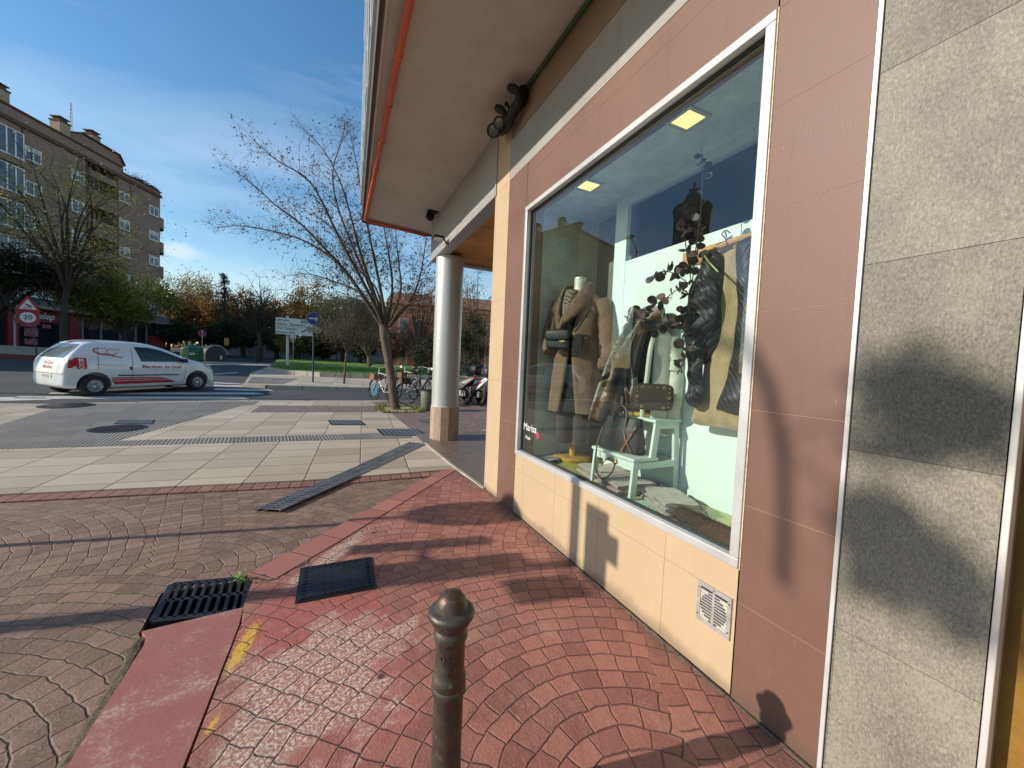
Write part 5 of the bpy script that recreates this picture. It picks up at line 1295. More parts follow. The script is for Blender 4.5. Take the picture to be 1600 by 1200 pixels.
# street level: slate lean-to canopy, shops
b = MB(); vs = []
for u in (-2.8, 15.0):
    vs += [BP(u, 0.002, 5.35), BP(u, 1.1, 4.62), BP(u, 1.1, 4.42), BP(u, .002, 4.42)]
b.add(vs, [(0, 1, 2, 3), (7, 6, 5, 4), (0, 4, 5, 1), (1, 5, 6, 2), (2, 6, 7, 3), (3, 7, 4, 0)]); b.build('canopy', pm('grey slate canopy', (.085, .08, .078), .8, 0, .3, 2, .3, 20, world=True), AP)
b = MB(); bbox(b, -2.8, 15.0, 1.101, 1.14, 4.42, 4.64); b.build('canopy_fascia', pm('pinkish beam', (.26, .17, .13), .8, world=True), AP)
b = MB(); bbox(b, -2.8, 15.0, 0.002, .06, 5.36, 5.44); b.build('ledge', MAT_WHT, AP)
RED = pm('dark red shop paint', (.20, .012, .018), .5, 0, .2, 2, world=True); DKS = pm('dark shop glass', (.016, .018, .022), .1, 0, .4, 1, 0, 3, .6, True)
for u0, u1 in ((.25, .95), (4.55, 5.55)):
    b = MB(); bbox(b, u0, u1, .005, .30, .7, 4.41); b.build('red_pier', RED, AP)
b = MB(); bbox(b, .95, 4.55, .005, .24, 3.4, 4.41); sg = b.build('shop_sign', RED, AP)
b = MB(); put_text(b, 'telep', .72, BP(2.75, .243, 3.9), U, (0, 0, 1), 0, .004, .25, True); b.build('lettering', pm('white sign letters', (.7, .7, .7), .5), sg)
b = MB(); bbox(b, .95, 4.55, .005, .1, .7, 3.4); bbox(b, 5.55, 14.0, .005, .1, .7, 4.41); bbox(b, -2.5, .25, .005, .1, .7, 4.41); b.build('shop_glass', DKS, AP)
for u0, u1, z0_, z1_ in ((1.2, 2.3, 2.95, 3.3), (1.45, 2.4, 2.2, 2.85), (1.45, 2.35, 1.55, 2.0), (2.7, 3.3, 2.95, 3.25)): b = MB(); bbox(b, u0, u1, .101, .115, z0_, z1_); b.build('poster', pm('red and white posters', (.35, .10, .10), .6, 0, .9, 4, 0, 8, world=True), AP)
for u in (-.4, 5.7, 7.4, 9.3, 11.0, 12.3, 13.7): b = MB(); bbox(b, u, u+.16, .1, .2, .7, 4.4); b.build('shop_pier', pm('grey shop pier', (.2, .2, .2), .7, world=True), AP)
b = MB(); bbox(b, 12.5, 14.4, .2, .5, 1.6, 3.1); rs = b.build('red_sign', pm('plain red sign board', (.34, .025, .02), .5, world=True), AP); b = MB(); put_text(b, '100', 1.0, BP(13.4, .505, 2.35), U, (0, 0, 1), 0, .004); b.build('lettering', pm('dull orange letters', (.4, .13, .03), .6), rs)  # plain red board with dull orange digits
# low terrace wall in front
tw = thing('terrace_wall', 'low pale rendered terrace wall in front of the dark red shop', 'wall', G(0, 556))
b = MB(); q0, q1 = G(-70, 553), G(118, 562); d = (q1-q0).normalized(); nn = Vector((-d.y, d.x, 0))*.3
b.add([v+Vector((0, 0, dz)) for dz in (-.3, .60) for v in (q0, q1, q1+nn, q0+nn)], [(0,3,2,1),(4,5,6,7),(0,1,5,4),(1,2,6,5),(2,3,7,6),(3,0,4,7)]); b.build('render', pm('pale grey render', (.33, .31, .29), .85, 0, .15, 2, .1, 20, world=True), tw)
b = MB(); b.add([v+Vector((0, 0, dz))-nn*.02 for dz in (-.31, .14) for v in (q0, q1, q1+nn*1.04, q0+nn*1.04)], [(0,3,2,1),(4,5,6,7),(0,1,5,4),(1,2,6,5),(2,3,7,6),(3,0,4,7)]); b.build('red_base', pm('dark red base band', (.16, .02, .02), .7, world=True), tw)

# ================================================================ red building behind the trees
QC = AT(640, 560, 33.0); ub = R(25+78); UR = Vector((sin(ub), cos(ub), 0)); NR = Vector((-cos(ub), sin(ub), 0))
if NR.dot(CAM-QC) < 0: NR = -NR
QZ = gz(QC.y)
def RP(u, o, z): return Vector((QC.x, QC.y, QZ))+UR*u+NR*o+Vector((0, 0, z))
def rbox(mb, u0, u1, o0, o1, z0, z1): mb.add([RP(u, o, z) for z in (z0, z1) for u, o in ((u0, o0), (u1, o0), (u1, o1), (u0, o1))], [(0,3,2,1),(4,5,6,7),(0,1,5,4),(1,2,6,5),(2,3,7,6),(3,0,4,7)])
RB = thing('red_building', 'red walled building with tiled roof behind the trees beyond the column', 'building', (QC.x, QC.y, QZ))
b = MB(); rbox(b, -1.6, 9.5, -8, 0, -.5, 5.1); b.build('wall', pm('weathered red wall', (.46, .12, .078), .85, 0, .3, 1.2, .1, 12, world=True), RB)
b = MB(); rbox(b, -1.9, 9.8, .0, .35, 5.1, 5.35); rbox(b, -1.6, 9.5, .002, .06, 4.4, 5.09); b.build('cornice', pm('orange cream cornice', (.50, .22, .12), .8, 0, .2, 2, world=True), RB)
b = MB(); b.add([RP(-2.0, .45, 5.35), RP(9.9, .45, 5.35), RP(9.9, -4, 7.0), RP(-2.0, -4, 7.0), RP(9.9, -8.3, 5.3), RP(-2.0, -8.3, 5.3)], [(0, 1, 2, 3), (3, 2, 4, 5), (0, 3, 5), (1, 4, 2)]); rf = b.build('roof', pm('brown roof tiles', (.17, .075, .045), .85, 0, .4, 3, .3, 9, world=True), RB, solid=-.12)
b = MB(); rbox(b, 1.2, 2.7, -1.8, -.9, 5.6, 6.35); b.build('dormer', pm('white dormer', (.6, .58, .55), .7), rf)
for u in (-.6, .85, 2.35, 3.9, 5.4, 6.9, 8.4):
    for z0_, z1_ in ((2.55, 4.2), (.3, 1.9)):
        b = MB(); rbox(b, u-.42, u+.42, .001, .07, z0_-.12, z1_+.12); w_ = b.build('window', pm('cream window surround', (.5, .4, .32), .8), RB); b = MB(); rbox(b, u-.28, u+.28, .072, .085, z0_, z1_); b.build('pane', MAT_PANE, w_)
# pale wall and houses far behind the lawn
pw = thing('garden_wall', 'long pale grey wall far behind the lawn island under the trees', 'wall', AT(480, 555, 44))
b = MB(); q0, q1 = AT(330, 552, 46), AT(640, 560, 40); q0.z = gz(q0.y)-.4; q1.z = gz(q1.y)-.4; d = (q1-q0); d.z = 0; d.normalize(); nn = Vector((-d.y, d.x, 0))*.4
n = 18
for k in range(n):
    a, c = q0.lerp(q1, k/n), q0.lerp(q1, (k+.96)/n); b.add([v+Vector((0, 0, dz)) for dz in (0, 2.5) for v in (a, c, c+nn, a+nn)], [(0,3,2,1),(4,5,6,7),(0,1,5,4),(1,2,6,5),(2,3,7,6),(3,0,4,7)])
b.build('panels', pm('pale concrete wall', (.30, .29, .28), .85, 0, .3, .7, .1, 8, world=True), pw)
b = MB(); b.add([v+Vector((0, 0, dz))-nn*.1 for dz in (2.5, 2.6) for v in (q0, q1, q1+nn*1.2, q0+nn*1.2)], [(0,3,2,1),(4,5,6,7),(0,1,5,4),(1,2,6,5),(2,3,7,6),(3,0,4,7)]); b.build('coping', MAT_STONE, pw)

# ================================================================ across the street, left of the view: they show as reflections in the window
CH = Vector((-30.5, 29.6, gz(29.6))); cb = R(128); CN = Vector((sin(cb), cos(cb), 0)); CUv = Vector((-CN.y, CN.x, 0))
chh = thing('church', 'sandstone church front with stepped bell gable and cross, seen as a reflection in the window', 'church', CH)
def cpr(prof, o0, o1, mb):
    n = len(prof); q = [CH+CUv*u+CN*o0+Vector((0, 0, z)) for u, z in prof]+[CH+CUv*u+CN*o1+Vector((0, 0, z)) for u, z in prof]
    mb.add(q, [tuple(range(n)), tuple(range(2*n-1, n-1, -1))]+[(i, i+n, (i+1) % n+n, (i+1) % n) for i in range(n)])
half = [(5.2, -1), (5.2, 9.5), (4.4, 10.6), (3.4, 11.2), (3.4, 13.0), (2.6, 13.4), (2.2, 14.2), (1.75, 14.6), (1.75, 17.4), (1.95, 18.0), (1.6, 18.6), (.9, 18.9), (.55, 19.6), (.2, 19.8)]
b = MB(); cpr(half+[(-u, z) for u, z in half[::-1]], -3, 0, b)
b.build('front_wall', pm('dark sandstone', (.50, .42, .29), .9, 0, .25, 1, .1, 10, world=True), chh)
b = MB()
for (u0, u1, z0_, z1_) in ((-.13, .13, 19.79, 21.4), (-.5, .5, 20.5, 20.76)): cpr([(u0, z0_), (u1, z0_), (u1, z1_), (u0, z1_)], -1.6, -1.4, b)
b.build('cross', pm('dark sandstone', (.17, .14, .09)), chh)
b = MB(); cpr([(-.6, 14.9), (.6, 14.9), (.6, 16.4), (.35, 16.9), (-.35, 16.9), (-.6, 16.4)], .0, .03, b); b.build('bell_opening', DKS, chh)
lp = thing('street_lamp', 'tall street lamp with bent arm, seen reflected in the shop window', 'street lamp', (-10.2, 14.9, gz(14.9)))
b = MB(); b.tube([(-10.2, 14.9, .2), (-10.2, 14.9, 6.6), (-10.25, 15.0, 7.4), (-10.6, 15.9, 8.4)], [.08, .05, .04, .035], 8); b.build('pole', MAT_GRATE, lp, smooth=True)
b = MB(); b.ball((-10.75, 16.3, 8.5), .35, 12, 8, (.5, 1.2, .3)); b.build('lamp_head', MAT_GRATE, lp, smooth=True)
# posts whose shadows cross the pavement and the shop front
SD = Vector((SUND.x, SUND.y, 0)).normalized(); TT = math.tan(SUN_EL)
def cast(y, z, d, x=XW): return Vector((x, y, z))+SD*d+Vector((0, 0, d*TT))
gp = pm('grey sign post', (.25, .25, .26), .5, .5, .1)
def post(name, label, base, h, r=.055):
    t = thing(name, label, 'sign post', base); b = MB(); b.tube([base, base+Vector((0, 0, h))], r, 10); b.build('pole', gp, t, smooth=True); return t
bp = cast(2.26, 0, 4.15); bp.z = 0; t = post('sign_post', 'grey sign post with stacked plates, shadowing the yellow plinth', bp, 2.75)
b = MB()
for y0_, y1_, z0_, z1_ in ((-.12, -.36, 1.86, 2.36), (-.36, -.46, 2.06, 2.24), (-.12, -.40, 1.60, 1.82)):
    b.box((bp.x-.045, bp.y+y1_, z0_), (bp.x-.035, bp.y+y0_, z1_))
b.build('plate', pm('sign plate back', (.4, .4, .42), .5, .4), t)
bp = Vector((-4.6, 4.36, 0)); t = post('sign_post', 'grey sign post with one round plate, its thin shadow crossing the brown paving', bp, 2.95, .03)
b = MB(); b.lathe([(.30, -.006), (.30, .006)], bp+Vector((.06, 0, 2.62)), 28, 0, Matrix.Rotation(R(90), 3, 'Y') ); 
b.build('plate', pm('sign plate back', (.4, .4, .42)), t)
bp = Vector((-3.3, 3.09, 0)); t = post('sign_post', 'short grey post with wide low boards, shadowing the red paving', bp, 2.1, .03)
b = MB(); b.box((bp.x-.01, bp.y+.40, 1.55), (bp.x+.01, bp.y+.55, 2.02)); b.box((bp.x-.01, bp.y+.02, 1.60), (bp.x+.01, bp.y+.22, 2.08)); b.box((bp.x-.012, bp.y+.02, 1.75), (bp.x+.012, bp.y+.55, 1.79)); b.build('plate', pm('sign plate back', (.4, .4, .42)), t)
# ================================================================ trees
def bark(name, a, b_, sc=14):
    m = M(name, .9); X, Y, Z = m.xyz(); n = m.noise(sc, 6, .75, v=m.vec(X*1., Y*1., Z*.35)); g = m.noise(60, 4, .7)
    m.color(m.mix((n*.7+g*.4).ss(.35, .75), a, b_)); m.bump(n+g*.3, .012, .9); return m.m
BARK1 = bark('grey brown bark', (.055, .040, .030), (.17, .125, .09)); BARK2 = bark('dark bark', (.022, .017, .014), (.07, .052, .04)); BARKR = bark('reddish twig bark', (.07, .038, .028), (.16, .09, .06)); BARKM = bark('dark purple brown bark', (.034, .024, .018), (.095, .068, .050))
def leafmat(name, a, b_, tr=.35):
    m = M(name, .6, spec=.3); n = m.noise(1.3, 3); g = m.noise(17, 2)
    c = m.mix((n*.8+g*.4-.1).ss(.3, .75), a, b_); m.color(c)
    t = m.nt.nodes.new('ShaderNodeBsdfTranslucent'); 
    m.nt.links.new(c, t.inputs[0]); x = m.nt.nodes.new('ShaderNodeMixShader'); x.inputs[0].default_value = tr
    m.nt.links.new(m.b.outputs[0], x.inputs[1]); m.nt.links.new(t.outputs[0], x.inputs[2]); m.nt.links.new(x.outputs[0], m.out.inputs[0]); return m.m
L_AUT = leafmat('orange brown autumn leaves', (.17, .075, .018), (.34, .17, .035)); L_OLV = leafmat('yellow olive leaves', (.20, .165, .035), (.42, .35, .10)); L_GRN = leafmat('fresh green leaves', (.085, .10, .016), (.22, .235, .05))
L_DKG = leafmat('dark evergreen leaves', (.012, .022, .008), (.035, .055, .016), .2); L_GRY = leafmat('grey olive leaves', (.075, .072, .045), (.15, .14, .095)); L_RED = leafmat('dark red brown leaves', (.050, .024, .013), (.13, .065, .032), .25); L_YEL = leafmat('golden leaves', (.22, .14, .015), (.42, .28, .05)); L_CON = leafmat('blue green needles', (.02, .035, .022), (.06, .08, .055), .15)
def one_leaf(mb, c, r, rg, asp=.55):
    a = Vector((rg.gauss(0, 1), rg.gauss(0, 1), rg.gauss(0, 1))); a = a.normalized() if a.length > .01 else Vector((1, 0, 0)); s_ = a.orthogonal().normalized(); s_.rotate(Matrix.Rotation(rg.uniform(0, 6.28), 3, a))
    mb.add([c, c+a*r+s_*r*asp, c+a*2*r, c+a*r-s_*r*asp], [(0, 1, 2, 3)])
def twigs(mb, lm, p, d, L_, r, lev, rg, bend=.35, nleaf=0, lr=.05, up=.15, sides=5, kids=(3, 5), keep=None):
    """one branch with its side branches"""
    n = 4 if L_ > .5 else 3; pts = [p]; dd = d.normalized()
    for i in range(n):
        dd = (dd+Vector((rg.gauss(0, bend), rg.gauss(0, bend), rg.gauss(0, bend)+up))*.45).normalized(); pts.append(pts[-1]+dd*L_/n)
    if keep and not keep(pts[-1]): return
    mb.tube(pts, [lerp(r, r*.35, i/n) for i in range(n+1)], sides if lev > 0 else 3, caps=False)
    if lm is not None and lev <= 1:
        for _ in range(int(nleaf)+(1 if rg.random() < nleaf-int(nleaf) else 0)):
            q = pts[rg.randint(1, n)]; one_leaf(lm, q+Vector((rg.gauss(0, .05), rg.gauss(0, .05), rg.gauss(0, .05)))*L_, lr*rg.uniform(.6, 1.2), rg)
    if lev > 0:
        for _ in range(rg.randint(*kids)):
            i = rg.randint(1, n); q = pts[i]; t = (pts[i]-pts[i-1]).normalized(); o_ = t.orthogonal(); o_.rotate(Matrix.Rotation(rg.uniform(0, 6.28), 3, t))
            twigs(mb, lm, q, t*.75+o_*rg.uniform(.5, 1.0), L_*rg.uniform(.45, .7), r*.5, lev-1, rg, bend, nleaf, lr, up, sides, kids, keep)

# ---- the leaning bare street tree: limbs followed from the photograph, each at its own depth
def G0(p): return Vector((p.x, p.y, gz(p.y)))
mt = thing('bare_tree', 'leaning street tree with nearly bare dark branches in the paving left of the column', 'tree', G(617, 640))
rg = random.Random(21); DEP = 10.05
b = MB(); tr = [AT(620, 645, DEP), AT(617, 634, DEP), AT(612, 596, DEP), AT(606, 556, DEP), AT(601, 530, DEP), AT(600, 508, DEP)]; tr = bez(tr, 4)
b.tube(tr, [.155, .145, .132, .124, .118, .115, .112, .11, .107, .105, .104, .103, .102, .102, .103, .104, .105, .108, .112, .118, .125][:len(tr)], 12)
for i, v in enumerate(b.v): b.v[i] = v+Vector((nz(v, 5, .018), nz(v+Vector((3, 0, 0)), 5, .018), 0))
b.build('trunk', BARK1, mt, smooth=True)
limbs = [([(600, 515), (571, 470), (545, 430), (505, 386), (470, 350), (430, 320), (402, 294), (366, 266)], -.5, .060), ([(600, 512), (582, 470), (556, 420), (528, 368), (503, 315), (478, 278), (432, 250), (400, 222)], -1.1, .058), ([(603, 508), (578, 440), (560, 385), (546, 330), (530, 280), (506, 236), (476, 202)], .6, .052), ([(598, 512), (562, 455), (520, 404), (470, 374), (420, 360), (372, 353), (336, 356)], .5, .052), ([(604, 505), (592, 440), (580, 382), (566, 310), (557, 255), (546, 205)], -.4, .050), ([(606, 505), (613, 450), (608, 400), (600, 355), (596, 300)], 1.0, .045), ([(608, 505), (626, 455), (622, 405), (617, 350)], -.9, .045), ([(608, 510), (640, 472), (656, 432), (664, 385), (672, 330)], .5, .042), ([(600, 510), (562, 458), (522, 440), (480, 428), (440, 432)], 1.4, .036), ([(604, 508), (570, 430), (530, 330), (520, 270), (535, 215), (540, 190)], 1.5, .042), ([(606, 512), (630, 480), (668, 462), (692, 430)], -1.0, .034), ([(602, 508), (588, 452), (560, 420), (540, 380), (505, 345), (460, 320)], 2.0, .036)]
b = MB(); lm = MB()
for px, off, r0 in limbs:
    n = len(px); P = bez([AT(x, y, DEP+off*(i/(n-1))**.8) for i, (x, y) in enumerate(px)], 5); m_ = len(P)
    b.tube(P, [lerp(r0*1.05, .006, (i/(m_-1))**.68) for i in range(m_)], 7, caps=False)
    for i in range(int(m_*.22), m_):
        for _ in range(3 if rg.random() < .6 else 2):
            t = (P[i]-P[i-1]).normalized(); o_ = t.orthogonal(); o_.rotate(Matrix.Rotation(rg.uniform(0, 6.28), 3, t)); f = i/m_
            twigs(b, lm, P[i], t*.9+o_*rg.uniform(.35, .9), rg.uniform(.3, .85)*(1.1-.45*f), .0068*(1.25-f*.6), 2, rg, .24, 1.05 if f < .55 else .22, .034, .08, 3, (2, 4))
b.build('branches', BARKM, mt, smooth=True); lm.build('leaves', L_RED, mt)
print('tree', len(b.v), len(lm.v))
# little earth pit with grass at its foot
P = [G(x, y) for x, y in ((590, 637), (640, 636), (660, 644), (600, 645))]; b = MB(); b.prism([(p.x, p.y) for p in P], .005, .009, zf=ZF); struct('tree_pit', b, pm('sandy tree pit', (.42, .33, .20), .95, 0, .3, 12, .4, 60, world=True))
b = MB()
for _ in range(500):
    i = rg.randint(0, 3); c = P[i].lerp(P[(i+1) % 4], rg.random())+Vector((rg.gauss(0, .05), rg.gauss(0, .05), 0)); c.z = gz(c.y)+.004; a = rg.uniform(0, 3.14); h = rg.uniform(.04, .13)
    b.add([c-Vector((cos(a), sin(a), 0))*.012, c+Vector((cos(a), sin(a), 0))*.012, c+Vector((rg.gauss(0, .04), rg.gauss(0, .04), h))], [(0, 1, 2)])
o = b.build('grass_tufts', pm('yellow green grass', (.16, .20, .03), .8, 0, .4, 9)); o['kind'] = 'stuff'

def crown_tree(name, label, base, hgt, trunk_h, rx, ry, rz_, leaf, barkm, nleaf, lr, seed, trunk_r=.12, clumps=14, limbs_=7, cat='tree', lev=2, shape=None, twig=True, group=None, fill=.9, gap=.0):
    """tapered trunk, limbs reaching to clumps, and leaf-sized faces gathered in clumps with gaps between"""
    rg = random.Random(seed); base = Vector(base)
    t = thing(name, label, cat, base, group=group)
    lean = Vector((rg.gauss(0, .05), rg.gauss(0, .05), 0))*hgt
    top = base+lean*.6+Vector((0, 0, trunk_h)); b = MB(); P = bez([base-Vector((0, 0, .15)), base+lean*.2+Vector((rg.gauss(0, .04), rg.gauss(0, .04), trunk_h*.5)), top], 4)
    b.tube(P, [lerp(trunk_r*1.2, trunk_r*.75, i/(len(P)-1)) for i in range(len(P))], 9); b.build('trunk', barkm, t, smooth=True)
    cc = base+lean+Vector((0, 0, hgt-rz_)); cl = []
    for k in range(clumps):
        for _ in range(30):
            v = Vector((rg.uniform(-1, 1), rg.uniform(-1, 1), rg.uniform(-1, 1)))
            if .35 < v.length < 1 and (shape is None or shape(v)): break
        c = cc+Vector((v.x*rx, v.y*ry, v.z*rz_)); cl.append((c, rg.uniform(.28, .50)*min(rx, rz_)*1.0))
    b = MB(); lm = MB()
    for i, (c, r) in enumerate(cl):
        if i < limbs_ or rg.random() < .6:
            mid = top.lerp(c, .5)+Vector((rg.gauss(0, .08), rg.gauss(0, .08), .10))*rx; P = bez([top-Vector((0, 0, rg.uniform(0, .25)*trunk_h)), mid, c], 4); b.tube(P, [lerp(trunk_r*.5, .012, j/(len(P)-1)) for j in range(len(P))], 6, caps=False)
            if twig:
                for _ in range(5):
                    q = P[rg.randint(3, len(P)-1)]; dv = (q-cc)+Vector((rg.gauss(0, .6), rg.gauss(0, .6), rg.gauss(0, .6)))*rx; twigs(b, lm, q, dv, rx*rg.uniform(.3, .55), trunk_r*.14, lev-1, rg, .3, 0, lr, .08, 4, (2, 4))
    per = int(nleaf/max(1, len(cl)))
    for c, r in cl:
        for _ in range(per):
            v = Vector((rg.gauss(0, 1), rg.gauss(0, 1), rg.gauss(0, .8)))*r*.62
            p = c+v
            if gap and mnoise.noise(p*1.6/max(.6, r)) < gap-.25: continue
            one_leaf(lm, p, lr*rg.uniform(.6, 1.3), rg)
    b.build('branches', barkm, t, smooth=True)
    if lm.v: lm.build('leaves', leaf, t)
    return t
def at_ground(x, dep): p = AT(x, 560, dep); return Vector((p.x, p.y, gz(p.y)))
def topz(x, y, dep): return AT(x, y, dep).z
def ct(name, label, px, dep, top, half, leaf, barkm, nleaf, lr, seed, th=.35, rzk=.33, **k):
    base = at_ground(px, dep); h = topz(px, top, dep)-base.z; r = half*dep/600
    return crown_tree(name, label, base, h, h*th, r, r, h*rzk, leaf, barkm, nleaf, lr, seed, **k)
# left street tree with thinning yellow leaves, in front of the brick block
t = ct('street_tree', 'tall tree with thin yellowing leaves in front of the brown brick apartment block', 100, 20, 262, 98, L_OLV, BARK2, 9500, .055, 31, .44, .27, trunk_r=.14, clumps=54, limbs_=13, lev=2, gap=.04)
ct('evergreen_tree', 'dark evergreen boughs at the left edge of the view beside the 20 sign', -38, 19, 385, 88, L_DKG, BARK2, 26000, .075, 32, .3, .17, trunk_r=.2, clumps=40)
ct('round_tree', 'small bright green round-headed tree behind the white van', 200, 24, 428, 62, L_GRN, BARK2, 22000, .078, 33, .35, .27, trunk_r=.12, clumps=52, limbs_=14, gap=.03)
# trees in the distance: each its own
AUT = 'trees at the end of the street'
FAR_N, FAR_L = 2.3, 1.45
for i, (px, dep, top, half, lf, bk, nl, lr, lab) in enumerate((
    (238, 50, 455, 40, L_DKG, BARK2, 6000, .10, 'dark green tree at the corner of the brick block'),
    (290, 56, 428, 40, L_OLV, BARK1, 2600, .09, 'tall half bare tree with pale leaves rising behind the green container'),
    (300, 50, 468, 46, L_AUT, BARK2, 5200, .10, 'orange autumn tree above the green container'),
    (335, 60, 455, 44, L_AUT, BARK1, 3600, .10, 'orange brown autumn tree behind the conifer'),
    (385, 58, 458, 40, L_AUT, BARK2, 3800, .10, 'russet tree to the right of the conifer'),
    (436, 58, 460, 34, L_AUT, BARK2, 2600, .10, 'russet tree behind the direction board'),
    (482, 50, 440, 34, L_YEL, BARK2, 4200, .09, 'golden green tree behind the blue arrow sign'),
    (520, 46, 470, 34, L_OLV, BARK2, 2600, .08, 'dull olive tree right of the blue arrow sign'),
    (575, 44, 462, 36, L_GRY, BARK1, 3000, .08, 'grey leaved tree left of the red building'),
    (262, 44, 505, 34, L_DKG, BARK2, 7000, .09, 'dark bushy tree behind the red board'),
    (345, 40, 512, 34, L_DKG, BARK2, 6500, .08, 'dark low tree behind the rounded container'),
    (380, 40, 505, 26, L_DKG, BARK2, 4000, .08, 'dark low tree right of the rounded container'),
    (462, 40, 520, 30, L_AUT, BARK2, 1800, .07, 'small russet tree behind the lawn island'),
    (432, 40, 512, 30, L_DKG, BARK2, 3200, .08, 'dark green tree just left of the direction board post'),
    (468, 36, 508, 30, L_OLV, BARK2, 2600, .07, 'olive tree between the direction board and the blue sign post'),
    (535, 36, 512, 30, L_DKG, BARK2, 3600, .08, 'dark tree behind the young grey tree'),
    (562, 34, 520, 26, L_DKG, BARK2, 3000, .07, 'dark shrub tree left of the leaning olive'),
    (610, 32, 512, 26, L_RED, BARK2, 1800, .07, 'dark red tree at the left corner of the red building'),
    (505, 38, 528, 24, L_DKG, BARK2, 3600, .07, 'dark shrub tree behind the blue sign post'))):
    ct('park_tree', lab, px, dep, top, half, lf, bk, int(nl*FAR_N), lr*FAR_L, 50+i, .34, .34, trunk_r=.20, clumps=26, limbs_=10, lev=2, group=AUT, gap=.08)
# the wood beyond reads as one mass
b = MB(); rg2 = random.Random(91)
for _ in range(26000):
    x = rg2.uniform(215, 800); dep = rg2.uniform(64, 84); y = rg2.uniform(0, 1); top = 478+16*mnoise.noise(Vector((x*.021, 1.5, 0)))+9*mnoise.noise(Vector((x*.075, 4, 0)))
    p = AT(x, lerp(566, top, y**.8), dep); one_leaf(b, p, rg2.uniform(.18, .36), rg2, .6)
o = b.build('distant_wood', leafmat('mixed autumn wood leaves', (.045, .035, .012), (.20, .105, .03))); o['kind'] = 'stuff'
# two tall bare dark trees
ct('bare_tree', 'dark bare tree with fine branches left of the direction board', 404, 33, 440, 46, L_RED, BARK2, 500, .07, 71, .40, .33, trunk_r=.2, clumps=40, limbs_=40, lev=3)
ct('bare_tree', 'bare reddish tree in front of the red building left of the column', 648, 24, 432, 46, L_RED, BARKR, 700, .05, 72, .25, .40, trunk_r=.11, clumps=34, limbs_=34, lev=3)
ct('bare_tree', 'bare brown tree seen under the porch between column and yellow pilaster', 742, 22, 425, 44, L_RED, BARKR, 1200, .045, 73, .22, .40, trunk_r=.11, clumps=40, limbs_=40, lev=3)
ct('olive_tree', 'young grey leaved tree with slim trunk at the far kerb beside the blue arrow sign', 538, 16.3, 458, 50, L_GRY, BARK1, 9500, .032, 74, .42, .27, trunk_r=.042, clumps=40, limbs_=40, lev=3)
ct('holm_oak', 'low spreading olive tree with a leaning trunk on the lawn left of the red building', 578, 27, 482, 40, L_GRY, BARK1, 6500, .05, 75, .30, .26, trunk_r=.2, clumps=26, limbs_=16)
ct('evergreen_shrub', 'dark evergreen shrub behind the scooter', 748, 15.5, 492, 26, L_DKG, BARK2, 9000, .035, 76, .12, .42, trunk_r=.06, clumps=30, cat='shrub')
ct('evergreen_shrub', 'dark clipped shrub in front of the red building beside the column', 672, 19, 525, 24, L_DKG, BARK2, 6000, .04, 77, .12, .42, trunk_r=.05, clumps=24, cat='shrub')
# conifer
base = at_ground(349, 42); h = topz(349, 428, 42)-base.z; rg = random.Random(9)
cf = thing('conifer', 'tall narrow blue green conifer rising above the autumn trees', 'tree', base)
b = MB(); b.tube([base-Vector((0, 0, .2)), base+Vector((.1, 0, h*.5)), base+Vector((0, 0, h))], [.22, .13, .02], 8); b.build('trunk', BARK2, cf, smooth=True)
b = MB(); lm = MB()
for k in range(150):
    f = rg.uniform(.10, .99); z = h*f; L_ = (1-f)**.8*h*.20*rg.uniform(.6, 1.15)+.15; a = rg.uniform(0, 6.28); p = base+Vector((0, 0, z)); e = p+Vector((cos(a)*L_, sin(a)*L_, -.12*L_+.1)); b.tube([p, p.lerp(e, .5)+Vector((0, 0, .06)), e], [.03, .02, .008], 4, caps=False)
    for _ in range(34): q = p.lerp(e, rg.uniform(.15, 1.05))+Vector((rg.gauss(0, .13), rg.gauss(0, .13), rg.gauss(-.06, .08))); one_leaf(lm, q, rg.uniform(.06, .12), rg, .3)
b.build('branches', BARK2, cf); lm.build('needles', L_CON, cf)
# planting on the roof terrace of the brick block
b = MB()
for _ in range(2600):
    u = rg.uniform(11.6, 14.2); p = BP(u, -.5+rg.gauss(0, .25), 18.95+abs(rg.gauss(0, .22))*(1+mnoise.noise(Vector((u*1.4, 0, 0))))); one_leaf(b, p, .07, rg)
o = b.build('roof_plants', L_DKG); tag(o, 'strip of dark plants along the roof terrace of the brick block', 'plants')
# tree left of the view whose crown and limb throw the soft shadows on the stone panel and brown pier
bp = cast(2.26, 0, 10.5); bp.z = 0
t = thing('street_tree', 'slim tree left of the view, casting soft leaf shadows on the grey stone panel', 'tree', bp)
b = MB(); tp = cast(2.26, 1.9, 10.5); b.tube([bp-Vector((0, 0, .1)), bp+Vector((0, 0, 2.6)), tp], [.075, .06, .045], 8); b.build('trunk', BARK1, t, smooth=True)
b = MB(); lb = [cast(2.26, 1.9, 10.5), cast(1.35, 1.75, 9.6), cast(1.04, 1.48, 9.2), cast(.91, 1.15, 9.0), cast(.875, .85, 9.0), cast(.865, .60, 9.0)]; b.tube(bez(lb, 5), .028, 7); b.tube(bez([lb[3], cast(.75, 1.25, 9.2), cast(.45, 1.32, 9.2)], 5), .006, 6); b.tube(bez([lb[3], cast(.7, 1.0, 9.2), cast(.4, .85, 9.2)], 5), .006, 6)
b.build('branches', BARK1, t, smooth=True)
lm = MB(); rg = random.Random(77)
